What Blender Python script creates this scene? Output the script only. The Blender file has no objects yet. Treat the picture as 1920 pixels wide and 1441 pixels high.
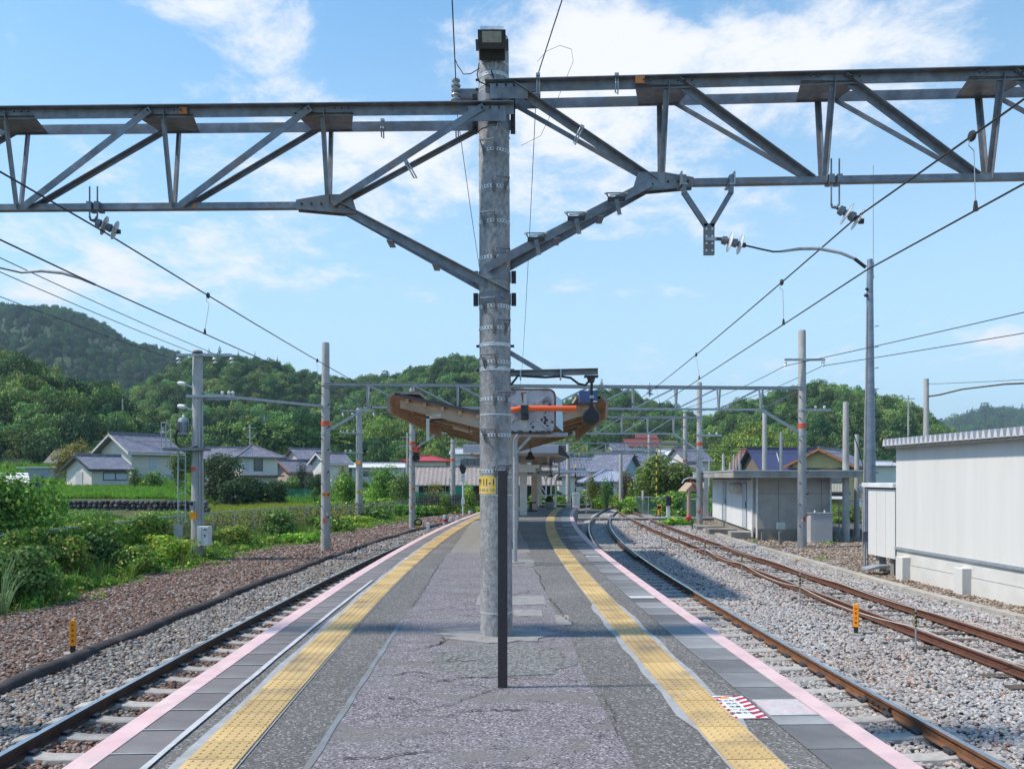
import bpy, math, random
import numpy as np
from mathutils import Vector, Matrix
R = math.radians
rnd = random.Random(7)
nrs = np.random.RandomState(11)
S = bpy.context.scene
COL = S.collection

# ------------------------------------------------------------------ camera
EYE = 1.62
cam = bpy.data.objects.new('camera', bpy.data.cameras.new('camera'))
COL.objects.link(cam)
cam.location = (0, 0, EYE)
cam.rotation_euler = (R(90), 0, 0)
cam.data.lens = 28; cam.data.sensor_width = 36
cam.data.shift_y = 0.0909
cam.data.clip_start = 0.1; cam.data.clip_end = 9000
S.camera = cam
S.view_settings.view_transform = 'Standard'
S.view_settings.look = 'None'
S.view_settings.gamma = 1
S.view_settings.exposure = 0.92
S.view_settings.use_curve_mapping = False

# ------------------------------------------------------------------ light
SUN_EL, SUN_AZ = 54, 184          # azimuth: direction the light comes from, degrees in the XY plane
sd = Vector((math.cos(R(SUN_AZ))*math.cos(R(SUN_EL)), math.sin(R(SUN_AZ))*math.cos(R(SUN_EL)), math.sin(R(SUN_EL))))
sun = bpy.data.objects.new('sun', bpy.data.lights.new('sun', 'SUN'))
COL.objects.link(sun)
sun.rotation_euler = sd.to_track_quat('Z', 'Y').to_euler()
sun.data.energy = 2.75; sun.data.angle = R(3.2); sun.data.color = (1, .90, .76)

W = bpy.data.worlds.new('World'); S.world = W; W.use_nodes = True
nt = W.node_tree; nt.nodes.clear()
def wn(t, **k):
    n = nt.nodes.new(t)
    for a, b in k.items(): setattr(n, a, b)
    return n
def wmath(op, a, b=None, c=None, clamp=False):
    n = wn('ShaderNodeMath', operation=op, use_clamp=clamp)
    for i, x in enumerate((a, b, c)):
        if x is None: continue
        if isinstance(x, (int, float)): n.inputs[i].default_value = x
        else: nt.links.new(x, n.inputs[i])
    return n.outputs[0]
sky = wn('ShaderNodeTexSky', sky_type='NISHITA', sun_disc=False, sun_elevation=R(SUN_EL))
sky.sun_rotation = R(90 - SUN_AZ); sky.air_density = 1.0; sky.dust_density = .15; sky.ozone_density = 2.2; sky.altitude = 300
tc = wn('ShaderNodeTexCoord')
sep = wn('ShaderNodeSeparateXYZ'); nt.links.new(tc.outputs['Generated'], sep.inputs[0])
dx, dy, dz = sep.outputs
front = wmath('GREATER_THAN', dy, .15)
dys = wmath('MAXIMUM', dy, .15)
p = wmath('DIVIDE', dx, dys); q = wmath('DIVIDE', dz, dys)
# wispy noise laid on a cloud layer high over the place
dzs = wmath('ADD', wmath('MAXIMUM', dz, 0.0), .22)
comb = wn('ShaderNodeCombineXYZ')
nt.links.new(wmath('DIVIDE', dx, dzs), comb.inputs[0]); nt.links.new(wmath('DIVIDE', dy, dzs), comb.inputs[1])
n1 = wn('ShaderNodeTexNoise'); n1.inputs['Scale'].default_value = 5.5; n1.inputs['Detail'].default_value = 11; n1.inputs['Roughness'].default_value = .68; n1.inputs['Distortion'].default_value = .25
nt.links.new(comb.outputs[0], n1.inputs['Vector'])
n2 = wn('ShaderNodeTexNoise'); n2.inputs['Scale'].default_value = .9; n2.inputs['Detail'].default_value = 2
nt.links.new(comb.outputs[0], n2.inputs['Vector'])
blobs = [(1120,70,150,110,.30),(1420,110,260,60,.26),(1680,50,170,50,.20),(400,5,90,40,.24),(520,110,70,85,.25),(640,300,230,70,.24),(860,280,120,60,.14),
         (350,500,200,48,.23),(1290,405,200,48,.20),(1150,250,130,90,.15),(1470,215,170,50,.13),(1885,635,60,26,.27),(1290,545,400,11,.13),(90,545,130,30,.2),(1200,700,500,40,.10),(110,220,110,60,.03),(230,420,350,60,.12)]
acc = None
for (u, v, ru, rv, a) in blobs:
    P0, Q0 = (u-960)/1493, (895-v)/1493
    ddx = wmath('MULTIPLY', wmath('SUBTRACT', p, P0), 1493/ru)
    ddy = wmath('MULTIPLY', wmath('SUBTRACT', q, Q0), 1493/rv)
    r2 = wmath('ADD', wmath('MULTIPLY', ddx, ddx), wmath('MULTIPLY', ddy, ddy))
    g = wmath('MULTIPLY', wmath('EXPONENT', wmath('MULTIPLY', r2, -.5)), a*1.0+.015)
    acc = g if acc is None else wmath('ADD', acc, g)
acc = wmath('MULTIPLY', acc, front)
back = wmath('MULTIPLY', wmath('SUBTRACT', 1, front), .10)
dens = wmath('ADD', wmath('ADD', n1.outputs[0], acc), wmath('ADD', back, wmath('MULTIPLY', wmath('SUBTRACT', n2.outputs[0], .5), .18)))
mr = wn('ShaderNodeMapRange', interpolation_type='SMOOTHSTEP')
mr.inputs['From Min'].default_value = .59; mr.inputs['From Max'].default_value = .90
nt.links.new(dens, mr.inputs['Value'])
hz = wn('ShaderNodeMapRange'); hz.inputs['From Min'].default_value = 0; hz.inputs['From Max'].default_value = .62
hz.inputs['To Min'].default_value = .97; hz.inputs['To Max'].default_value = 0
nt.links.new(dz, hz.inputs['Value'])
tint = wn('ShaderNodeMix', data_type='RGBA', blend_type='MULTIPLY'); tint.inputs['Factor'].default_value = 1
nt.links.new(sky.outputs[0], tint.inputs[6]); tint.inputs[7].default_value = (.43, .77, .86, 1)
pale = wn('ShaderNodeMix', data_type='RGBA'); pale.inputs[7].default_value = (2.45, 3.2, 3.7, 1)
nt.links.new(wmath('POWER', hz.outputs[0], 1.0), pale.inputs['Factor']); nt.links.new(tint.outputs[2], pale.inputs[6])
cl = wn('ShaderNodeMix', data_type='RGBA'); cl.inputs[7].default_value = (3.75, 3.75, 3.85, 1)
nt.links.new(wmath('MULTIPLY', mr.outputs[0], .93), cl.inputs['Factor']); nt.links.new(pale.outputs[2], cl.inputs[6])
bg = wn('ShaderNodeBackground'); bg.inputs['Strength'].default_value = .15
nt.links.new(cl.outputs[2], bg.inputs[0])
wo = wn('ShaderNodeOutputWorld'); nt.links.new(bg.outputs[0], wo.inputs[0])

# ------------------------------------------------------------------ materials
MATS = {}
def mat(name, c1, c2=None, rough=.8, metal=0, scale=4, detail=6, bump=0, bscale=40, coord='Object', rand=0, stretch=(1,1,1), sheen=None, lo=.35, hi=.65, spec=.5, c3=None, s3=1.0, trans=0):
    if name in MATS: return MATS[name]
    m = bpy.data.materials.new(name); m.use_nodes = True; MATS[name] = m
    t = m.node_tree; N = t.nodes; L = t.links
    b = N['Principled BSDF']; b.inputs['Roughness'].default_value = rough; b.inputs['Metallic'].default_value = metal
    b.inputs['Specular IOR Level'].default_value = spec
    if c2 is None: c2 = tuple(x*.72 for x in c1)
    if coord == 'World':
        g = N.new('ShaderNodeNewGeometry'); vec = g.outputs['Position']
    else:
        g = N.new('ShaderNodeTexCoord'); vec = g.outputs['Object']
    mp = N.new('ShaderNodeMapping'); mp.inputs['Scale'].default_value = stretch; L.new(vec, mp.inputs[0]); vec = mp.outputs[0]
    n = N.new('ShaderNodeTexNoise'); n.inputs['Scale'].default_value = scale; n.inputs['Detail'].default_value = detail; n.inputs['Roughness'].default_value = .6
    L.new(vec, n.inputs['Vector'])
    r = N.new('ShaderNodeMapRange'); r.inputs['From Min'].default_value = lo; r.inputs['From Max'].default_value = hi; L.new(n.outputs[0], r.inputs['Value'])
    mx = N.new('ShaderNodeMix'); mx.data_type = 'RGBA'; mx.inputs[6].default_value = (*c1, 1); mx.inputs[7].default_value = (*c2, 1)
    L.new(r.outputs[0], mx.inputs['Factor']); out = mx.outputs[2]
    if c3:
        n3 = N.new('ShaderNodeTexNoise'); n3.inputs['Scale'].default_value = s3; n3.inputs['Detail'].default_value = 5; L.new(vec, n3.inputs['Vector'])
        r3 = N.new('ShaderNodeMapRange'); r3.inputs['From Min'].default_value = .5; r3.inputs['From Max'].default_value = .72; L.new(n3.outputs[0], r3.inputs['Value'])
        m3 = N.new('ShaderNodeMix'); m3.data_type = 'RGBA'; m3.inputs[7].default_value = (*c3, 1); L.new(r3.outputs[0], m3.inputs['Factor']); L.new(out, m3.inputs[6]); out = m3.outputs[2]
    if rand:
        oi = N.new('ShaderNodeObjectInfo'); rr = N.new('ShaderNodeMapRange'); rr.inputs['To Min'].default_value = 1-rand; rr.inputs['To Max'].default_value = 1+rand
        L.new(oi.outputs['Random'], rr.inputs['Value'])
        hs = N.new('ShaderNodeHueSaturation'); L.new(rr.outputs[0], hs.inputs['Value']); L.new(out, hs.inputs['Color']); out = hs.outputs[0]
    L.new(out, b.inputs['Base Color'])
    if bump:
        nb = N.new('ShaderNodeTexNoise'); nb.inputs['Scale'].default_value = bscale; nb.inputs['Detail'].default_value = 4; L.new(vec, nb.inputs['Vector'])
        bu = N.new('ShaderNodeBump'); bu.inputs['Strength'].default_value = bump; bu.inputs['Distance'].default_value = .02
        L.new(nb.outputs[0], bu.inputs['Height']); L.new(bu.outputs[0], b.inputs['Normal'])
    return m

def leafmat(name, c1, c2, c3=None, scale=.5, rand=.25, tr=.35, hue=.03):
    m = bpy.data.materials.new(name); m.use_nodes = True; MATS[name] = m
    t = m.node_tree; N = t.nodes; L = t.links; N.clear()
    g = N.new('ShaderNodeNewGeometry')
    n = N.new('ShaderNodeTexNoise'); n.inputs['Scale'].default_value = scale; n.inputs['Detail'].default_value = 3; L.new(g.outputs['Position'], n.inputs['Vector'])
    r = N.new('ShaderNodeMapRange'); r.inputs['From Min'].default_value = .35; r.inputs['From Max'].default_value = .65; L.new(n.outputs[0], r.inputs['Value'])
    mx = N.new('ShaderNodeMix'); mx.data_type = 'RGBA'; mx.inputs[6].default_value = (*c1, 1); mx.inputs[7].default_value = (*c2, 1); L.new(r.outputs[0], mx.inputs['Factor']); out = mx.outputs[2]
    isl = g.outputs['Random Per Island']
    if c3:
        th = N.new('ShaderNodeMath'); th.operation = 'GREATER_THAN'; th.inputs[1].default_value = .88; L.new(isl, th.inputs[0])
        m3 = N.new('ShaderNodeMix'); m3.data_type = 'RGBA'; m3.inputs[7].default_value = (*c3, 1); L.new(th.outputs[0], m3.inputs['Factor']); L.new(out, m3.inputs[6]); out = m3.outputs[2]
    oi = N.new('ShaderNodeObjectInfo')
    rr = N.new('ShaderNodeMapRange'); rr.inputs['To Min'].default_value = 1-rand; rr.inputs['To Max'].default_value = 1+rand; L.new(oi.outputs['Random'], rr.inputs['Value'])
    r4 = N.new('ShaderNodeMapRange'); r4.inputs['To Min'].default_value = .7; r4.inputs['To Max'].default_value = 1.35; L.new(isl, r4.inputs['Value'])
    ml = N.new('ShaderNodeMath'); ml.operation = 'MULTIPLY'; L.new(rr.outputs[0], ml.inputs[0]); L.new(r4.outputs[0], ml.inputs[1])
    wv = N.new('ShaderNodeTexWhiteNoise'); wv.noise_dimensions = '1D'; L.new(oi.outputs['Random'], wv.inputs['W'])
    rh = N.new('ShaderNodeMapRange'); rh.inputs['To Min'].default_value = .5-hue; rh.inputs['To Max'].default_value = .5+hue*.6; L.new(wv.outputs['Value'], rh.inputs['Value'])
    hs = N.new('ShaderNodeHueSaturation'); L.new(ml.outputs[0], hs.inputs['Value']); L.new(rh.outputs[0], hs.inputs['Hue']); L.new(out, hs.inputs['Color']); out = hs.outputs[0]
    d = N.new('ShaderNodeBsdfDiffuse'); tl = N.new('ShaderNodeBsdfTranslucent'); gl = N.new('ShaderNodeBsdfGlossy'); gl.inputs['Roughness'].default_value = .45
    L.new(out, d.inputs[0]); L.new(out, tl.inputs[0]); gl.inputs[0].default_value = (.8, .85, .8, 1)
    a = N.new('ShaderNodeMixShader'); a.inputs[0].default_value = tr; L.new(d.outputs[0], a.inputs[1]); L.new(tl.outputs[0], a.inputs[2])
    b = N.new('ShaderNodeMixShader'); b.inputs[0].default_value = .015; L.new(a.outputs[0], b.inputs[1]); L.new(gl.outputs[0], b.inputs[2])
    o = N.new('ShaderNodeOutputMaterial'); L.new(b.outputs[0], o.inputs[0])
    return m

steel = mat('galvanised_steel', (.23,.25,.285), (.14,.155,.185), rough=.55, metal=.35, scale=9, bump=.05, c3=(.17,.145,.125), s3=2.6)
steel_lt = mat('pale_galvanised_steel', (.40,.43,.46), (.28,.31,.34), rough=.5, metal=.35, scale=14, bump=.05)
steel_dk = mat('dark_steel', (.045,.045,.05), (.02,.02,.025), rough=.6, scale=12)
blackm = mat('black_rubber', (.012,.012,.014), (.02,.02,.02), rough=.6)
wirem = mat('dark_wire', (.03,.03,.035), (.02,.02,.02), rough=.5)
porcelain = mat('grey_porcelain', (.42,.44,.46), (.3,.32,.35), rough=.25, scale=20)
white_pc = mat('white_porcelain', (.75,.76,.77), (.6,.6,.62), rough=.3)
orange = mat('orange_paint', (1,.34,.012), (.92,.29,.01), rough=.45, scale=8)
orange_red = mat('orange_red_paint', (.72,.10,.04), (.6,.08,.03), rough=.5)
yellow = mat('yellow_paint', (.72,.44,.04), (.62,.35,.04), rough=.55, scale=14)
yellowb = mat('bright_yellow_paint', (.75,.55,.02), (.6,.42,.02), rough=.5)
white = mat('white_paint', (.74,.75,.76), (.62,.63,.64), rough=.6, scale=3)
redm = mat('red_paint', (.55,.02,.03), (.45,.02,.03), rough=.5)
concpole = mat('spun_concrete', (.42,.41,.415), (.20,.195,.20), rough=.85, scale=26, detail=12, bump=.6, bscale=90, stretch=(1,1,.62), c3=(.17,.165,.17), s3=4, lo=.32, hi=.68)
concpole2 = mat('pale_spun_concrete', (.42,.41,.40), (.31,.30,.29), rough=.85, scale=5, detail=8, bump=.2, bscale=50, stretch=(1,1,.4))
concrete = mat('concrete', (.36,.35,.33), (.27,.26,.245), rough=.85, scale=1.6, detail=9, bump=.2, bscale=60, c3=(.2,.195,.18), s3=.9)
concdark = mat('stained_concrete', (.22,.215,.20), (.13,.125,.12), rough=.9, scale=1.5, detail=9, bump=.25, bscale=40, c3=(.30,.29,.27), s3=.8)
sleeperm = mat('concrete_sleeper', (.44,.42,.395), (.32,.30,.28), rough=.85, scale=9, bump=.2, bscale=80, rand=.12)
woodm = mat('old_wood', (.13,.10,.08), (.07,.055,.045), rough=.9, scale=6, bump=.3, bscale=50, stretch=(1,5,1))
rustrail = mat('rusty_rail', (.15,.06,.036), (.10,.042,.028), rough=.75, scale=8, bump=.1)
brownrail = mat('brown_rail', (.21,.10,.05), (.14,.065,.035), rough=.7, scale=8, bump=.1)
railtop = mat('polished_rail_head', (.55,.58,.64), (.42,.45,.5), rough=.22, metal=.9, scale=10)
asphalt_r = None
glass = mat('window_glass', (.05,.065,.08), (.08,.10,.12), rough=.12, spec=.8)
# ------------------------------------------------------------------ mesh builder
KEEP = {'wire_mesh','netting','roof','wall','cross_beam','ridge','bargeboard','disc','fitting','cap','dropper','tie_plate','gusset','roof_sheet','hood','pressed_rib','front_frame','hook_bolt','figure','head','lamp_head','body','number_plate','mount','stem','lamp_bracket','box','case','cable','rim','orange_cover','bushing','yellow_stripe'}
class MB:
    def __init__(s): s.v = []; s.f = []; s.mi = []; s.cur = 0
    def add(s, vs, fs):
        o = len(s.v); s.v += [tuple(v) for v in vs]; s.f += [tuple(i+o for i in f) for f in fs]; s.mi += [s.cur]*len(fs); return s
    def box(s, c, d, rz=0, rx=0, ry=0):
        a, b, e = d[0]/2, d[1]/2, d[2]/2
        M_ = Matrix.Translation(c) @ Matrix.Rotation(rz, 4, 'Z') @ Matrix.Rotation(ry, 4, 'Y') @ Matrix.Rotation(rx, 4, 'X')
        vs = [M_ @ Vector((x, y, z)) for x in (-a, a) for y in (-b, b) for z in (-e, e)]
        return s.add(vs, [(0,1,3,2),(4,6,7,5),(0,4,5,1),(2,3,7,6),(0,2,6,4),(1,5,7,3)])
    def bx(s, x0, x1, y0, y1, z0, z1):
        return s.box(((x0+x1)/2, (y0+y1)/2, (z0+z1)/2), (x1-x0, y1-y0, z1-z0))
    def bar(s, p0, p1, w, h, up=(0,0,1), off=(0,0)):
        p0 = Vector(p0); p1 = Vector(p1); d = (p1-p0).normalized(); up = Vector(up)
        if abs(d.dot(up)) > .99: up = Vector((0,1,0))
        x = d.cross(up).normalized(); z = x.cross(d).normalized()
        vs = []
        for p_ in (p0, p1):
            for a, b in ((-1,-1),(1,-1),(1,1),(-1,1)): vs.append(p_ + x*(a*w/2+off[0]) + z*(b*h/2+off[1]))
        return s.add(vs, [(3,2,1,0),(4,5,6,7),(0,1,5,4),(1,2,6,5),(2,3,7,6),(3,0,4,7)])
    def ang(s, p0, p1, w, h, t=.008, up=(0,0,1), sx=1, sz=1):
        # steel angle section swept from p0 to p1: one upright leg, one flat leg
        p0 = Vector(p0); p1 = Vector(p1); d = (p1-p0).normalized(); up = Vector(up)
        if abs(d.dot(up)) > .99: up = Vector((0,1,0))
        x = d.cross(up).normalized()*sx; z = x.cross(d).normalized()
        if z.dot(up) < 0: z = -z
        z = z*sz
        pr = [(w/2,-h/2),(w/2,h/2),(-w/2,h/2),(-w/2,h/2-t),(w/2-t,h/2-t),(w/2-t,-h/2)]
        vs = [p_+x*a+z*b for p_ in (p0, p1) for a, b in pr]
        return s.add(vs, [(0,1,2,3,4,5),(11,10,9,8,7,6)]+[(i,(i+1)%6,6+(i+1)%6,6+i) for i in range(6)])
    def cyl(s, p0, p1, r0, r1=None, n=12, caps=True):
        r1 = r0 if r1 is None else r1
        p0 = Vector(p0); p1 = Vector(p1); d = (p1-p0).normalized()
        a = Vector((0,0,1)) if abs(d.z) < .9 else Vector((1,0,0))
        x = d.cross(a).normalized(); y = d.cross(x)
        vs = []
        for p_, r in ((p0, r0), (p1, r1)):
            for i in range(n):
                t = 2*math.pi*i/n; vs.append(p_ + (x*math.cos(t)+y*math.sin(t))*r)
        fs = [(i, (i+1) % n, n+(i+1) % n, n+i) for i in range(n)]
        if caps: fs += [tuple(range(n))[::-1], tuple(range(n, 2*n))]
        return s.add(vs, fs)
    def tube(s, pts, r, n=8, caps=True):
        pts = [Vector(p_) for p_ in pts]; m = len(pts); vs = []
        prev = None
        for k, p_ in enumerate(pts):
            d = (pts[min(k+1, m-1)]-pts[max(k-1, 0)]).normalized()
            if prev is None:
                a = Vector((0,0,1)) if abs(d.z) < .9 else Vector((1,0,0)); x = d.cross(a).normalized()
            else:
                x = (prev - d*prev.dot(d)).normalized()
            prev = x; y = d.cross(x); rr = r[k] if isinstance(r, (list, tuple)) else r
            for i in range(n):
                t = 2*math.pi*i/n; vs.append(p_ + (x*math.cos(t)+y*math.sin(t))*rr)
        fs = [(k*n+i, k*n+(i+1) % n, (k+1)*n+(i+1) % n, (k+1)*n+i) for k in range(m-1) for i in range(n)]
        if caps: fs += [tuple(range(n))[::-1], tuple(range((m-1)*n, m*n))]
        return s.add(vs, fs)
    def lathe(s, prof, c=(0,0,0), axis=(0,0,1), n=16):
        c = Vector(c); d = Vector(axis).normalized(); a = Vector((0,0,1)) if abs(d.z) < .9 else Vector((1,0,0))
        x = d.cross(a).normalized(); y = d.cross(x); vs = []; m = len(prof)
        for r, h in prof:
            for i in range(n):
                t = 2*math.pi*i/n; vs.append(c + d*h + (x*math.cos(t)+y*math.sin(t))*r)
        fs = [(k*n+i, k*n+(i+1) % n, (k+1)*n+(i+1) % n, (k+1)*n+i) for k in range(m-1) for i in range(n)]
        fs += [tuple(range(n))[::-1], tuple(range((m-1)*n, m*n))]
        return s.add(vs, fs)
    def poly(s, pts, th, axis='z'):
        # extrude a flat outline (list of 3d points) by vector th
        th = Vector(th); n = len(pts); a = [Vector(p_) for p_ in pts]; b = [p_+th for p_ in a]
        return s.add(a+b, [tuple(range(n))[::-1], tuple(range(n, 2*n))]+[(i, (i+1) % n, n+(i+1) % n, n+i) for i in range(n)])
    def mesh(s, name, smooth=False):
        me = bpy.data.meshes.new(name); me.from_pydata(s.v, [], s.f); me.update()
        if smooth:
            me.polygons.foreach_set('use_smooth', [True]*len(me.polygons))
            try: me.set_sharp_from_angle(angle=R(40))
            except Exception: pass
        return me
    def islands(s):
        par = list(range(len(s.v)))
        def fd(a):
            while par[a] != a: par[a] = par[par[a]]; a = par[a]
            return a
        for f in s.f:
            r = fd(f[0])
            for q_ in f[1:]:
                k = fd(q_)
                if k != r: par[k] = r
        g = {}
        for i, f in enumerate(s.f): g.setdefault(fd(f[0]), []).append(i)
        return list(g.values())
    def obj(s, name, m, parent=None, smooth=False, loc=None, rz=0, bevel=0):
        if parent is not None and name not in KEEP:
            isl = s.islands()
            if 1 < len(isl) <= 90:
                first = None
                for fi in isl:
                    q_ = MB(); mp_ = {}
                    for i in fi:
                        for k in s.f[i]:
                            if k not in mp_: mp_[k] = len(q_.v); q_.v.append(s.v[k])
                        q_.f.append(tuple(mp_[k] for k in s.f[i])); q_.mi.append(s.mi[i])
                    o = q_._obj(name, m, parent, smooth, loc, rz, bevel); first = first or o
                return first
        return s._obj(name, m, parent, smooth, loc, rz, bevel)
    def _obj(s, name, m, parent=None, smooth=False, loc=None, rz=0, bevel=0):
        me = s.mesh(name, smooth)
        ms = m if isinstance(m, (list, tuple)) else [m]
        for q_ in ms: me.materials.append(q_)
        if len(ms) > 1: me.polygons.foreach_set('material_index', s.mi)
        bm_fix(me)
        o = bpy.data.objects.new(name, me); COL.objects.link(o)
        if parent is not None: o.parent = parent
        if loc is not None: o.location = loc
        if rz: o.rotation_euler = (0, 0, rz)
        if bevel:
            b = o.modifiers.new('bevel', 'BEVEL'); b.width = bevel; b.segments = 2; b.limit_method = 'ANGLE'; b.angle_limit = R(40)
        return o
import bmesh
def bm_fix(me):
    bm = bmesh.new(); bm.from_mesh(me); bmesh.ops.recalc_face_normals(bm, faces=bm.faces); bm.to_mesh(me); bm.free()

def tag(o, label=None, cat=None, group=None, kind=None):
    if label: o['label'] = label
    if cat: o['category'] = cat
    if group: o['group'] = group
    if kind: o['kind'] = kind
    return o
def thing(name, label, cat, loc=(0,0,0), rz=0, group=None):
    o = bpy.data.objects.new(name, None); COL.objects.link(o); o.location = loc; o.rotation_euler = (0,0,rz); o.empty_display_size = .2
    return tag(o, label, cat, group)
def copy_tree(o, parent=None):
    c = o.copy(); COL.objects.link(c)
    if parent is not None: c.parent = parent
    for ch in list(o.children): copy_tree(ch, c)
    return c
def inst(o, loc, rz=0, parent=None, scale=None):
    c = o.copy(); COL.objects.link(c); c.location = loc; c.rotation_euler = (0,0,rz)
    if scale: c.scale = scale
    if parent is not None: c.parent = parent
    return c
def textmesh(name, s, size, m, parent, loc, rot=(R(90),0,0), align='CENTER', bold=0, sx=1):
    cu = bpy.data.curves.new(name, 'FONT'); cu.body = s; cu.size = size; cu.align_x = align; cu.align_y = 'CENTER'; cu.resolution_u = 3; cu.offset = bold
    to = bpy.data.objects.new(name+'_src', cu); COL.objects.link(to)
    dg = bpy.context.evaluated_depsgraph_get(); me = bpy.data.meshes.new_from_object(to.evaluated_get(dg)); me.name = name
    bpy.data.objects.remove(to)
    me.materials.clear(); me.materials.append(m)
    o = bpy.data.objects.new(name, me); COL.objects.link(o); o.location = loc; o.rotation_euler = rot; o.scale = (sx,1,1)
    if parent is not None: o.parent = parent
    return o
def sst(a, b, x):
    t = min(1, max(0, (x-a)/(b-a))); return t*t*(3-2*t)
def scatter(name, pts, rots, scls, sources, kind='stuff', label=None, cat=None, parent=None):
    """points + instances through geometry nodes; sources live in a collection of their own, outside the scene"""
    me = bpy.data.meshes.new(name); me.vertices.add(len(pts)); me.vertices.foreach_set('co', np.asarray(pts, np.float32).ravel())
    a = me.attributes.new('rot', 'FLOAT_VECTOR', 'POINT'); a.data.foreach_set('vector', np.asarray(rots, np.float32).ravel())
    a = me.attributes.new('scl', 'FLOAT_VECTOR', 'POINT'); a.data.foreach_set('vector', np.asarray(scls, np.float32).ravel())
    o = bpy.data.objects.new(name, me); COL.objects.link(o)
    c = bpy.data.collections.new(name+'_pieces')
    sources = list(dict.fromkeys(sources))
    for q_ in sources: c.objects.link(q_)
    g = bpy.data.node_groups.new(name, 'GeometryNodeTree')
    g.interface.new_socket('Geometry', in_out='INPUT', socket_type='NodeSocketGeometry'); g.interface.new_socket('Geometry', in_out='OUTPUT', socket_type='NodeSocketGeometry')
    N = g.nodes; L = g.links
    i = N.new('NodeGroupInput'); ou = N.new('NodeGroupOutput'); ci = N.new('GeometryNodeCollectionInfo'); ci.inputs['Collection'].default_value = c
    ci.inputs['Separate Children'].default_value = True; ci.inputs['Reset Children'].default_value = True
    ip = N.new('GeometryNodeInstanceOnPoints'); ip.inputs['Pick Instance'].default_value = True
    r = N.new('GeometryNodeInputNamedAttribute'); r.data_type = 'FLOAT_VECTOR'; r.inputs['Name'].default_value = 'rot'
    s = N.new('GeometryNodeInputNamedAttribute'); s.data_type = 'FLOAT_VECTOR'; s.inputs['Name'].default_value = 'scl'
    ri = N.new('FunctionNodeRandomValue'); ri.data_type = 'INT'; ri.inputs[4].default_value = 0; ri.inputs[5].default_value = len(sources)-1
    L.new(i.outputs[0], ip.inputs['Points']); L.new(ci.outputs[0], ip.inputs['Instance']); L.new(r.outputs['Attribute'], ip.inputs['Rotation']); L.new(s.outputs['Attribute'], ip.inputs['Scale'])
    L.new(ri.outputs[2], ip.inputs['Instance Index']); L.new(ip.outputs[0], ou.inputs[0])
    md = o.modifiers.new('scatter', 'NODES'); md.node_group = g
    if parent is not None: o.parent = parent
    tag(o, label, cat, kind=kind)
    return o
def piece(name, me, m):
    me.materials.clear(); me.materials.append(m)
    return bpy.data.objects.new(name, me)     # not linked to the scene: only instanced by scatter()

# ------------------------------------------------------------------ the lines of the place (metres, y = away from camera)
def ctrR(y): return 3.55 + (y-21)**2/(2*(205 if y > 21 else 330))
def ctrL(y): return -4.24 + (y-12.5)**2/550 + max(0, y-35)**2*.0032
def ctrS(y): return 7.42 + (y-22)**2/(2*(600 if y > 22 else 900))
def edgeR(y): return 2.0 + (y-18)**2/(2*(210 if y > 18 else 330))
def edgeL(y): return ctrL(y) + 1.6 + (max(0, 12-y)*.004)
def tacR(y): return edgeR(y) - .90
def tacL(y): return edgeL(y) + .80 - .010*min(30, max(0, y-4))
def oldL(y): return -1.02 - .028*y + .0004*y*y
def oldR(y): return .80 - .028*y + .02*math.sin(y*1.7)
def slope(f, y): return math.atan2(f(y+.1)-f(y-.1), .2)
ZR, ZSL, ZB = -.95, -1.08, -1.12        # rail top, sleeper top, ballast
YEND = 43.5
def arange(a, b, s):
    n = int(round((b-a)/s)); return [a+(b-a)*i/n for i in range(n+1)]
def strip(name, fa, fb, y0, y1, z, m, parent=None, step=.5, kind=None, th=None):
    b = MB(); ys = arange(y0, y1, step)
    vs = []
    for y in ys: vs += [(fa(y), y, z), (fb(y), y, z)]
    if th:
        for y in ys: vs += [(fa(y), y, z-th), (fb(y), y, z-th)]
    n = len(ys); fs = [(2*i, 2*i+1, 2*i+3, 2*i+2) for i in range(n-1)]
    if th:
        o = 2*n; fs += [(2*i, 2*i+2, o+2*i+2, o+2*i) for i in range(n-1)] + [(2*i+1, 2*i+3, o+2*i+3, o+2*i+1) for i in range(n-1)] + [(0,1,o+1,o), (2*n-2,2*n-1,o+2*n-1,o+2*n-2)]
    b.add(vs, fs); o_ = b.obj(name, m, parent)
    if kind: o_['kind'] = kind
    return o_
# ------------------------------------------------------------------ terrain
def tz(x, y):
    w1 = sst(-.38*y, -.43*y, x) if y > 20 else 0
    z = -1.22 + .28*sst(-9.5, -12, x)*(1-sst(60, 75, y)*.5)
    z += w1*(1.25*sst(47.6, 48.4, y) + .55*sst(50, 75, y) + 2.2*sst(80, 112, y))
    z += (1-w1)*sst(-8, -14, x-(max(0, y-60))*.5)*1.9*sst(88, 120, y)
    z += 15*sst(118, 300, y) - 1.0*sst(15.5, 19, x)*sst(38, 50, y)*(1-sst(92, 112, y))
    return z
def axis_vals(lo, hi, near, far):
    out = [0.0]; 
    while out[-1] < hi: out.append(out[-1] + near + abs(out[-1])*far)
    neg = [0.0]
    while neg[-1] > lo: neg.append(neg[-1] - near - abs(neg[-1])*far)
    return sorted(set(neg[1:] + out))
xs = axis_vals(-2600, 2600, .9, .05); ys = axis_vals(-60, 4200, .9, .035)
vs = [(x, y, tz(x, y)) for y in ys for x in xs]; nx = len(xs)
fs = [(j*nx+i, j*nx+i+1, (j+1)*nx+i+1, (j+1)*nx+i) for j in range(len(ys)-1) for i in range(nx-1)]
me = bpy.data.meshes.new('ground'); me.from_pydata(vs, [], fs); me.materials.append(mat('meadow_soil', (.06,.10,.025), (.10,.095,.05), rough=1, scale=.35, bump=.4, bscale=8, coord='World', c3=(.045,.075,.02), s3=.9))
ground = bpy.data.objects.new('ground', me); COL.objects.link(ground); ground['kind'] = 'structure'

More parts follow.
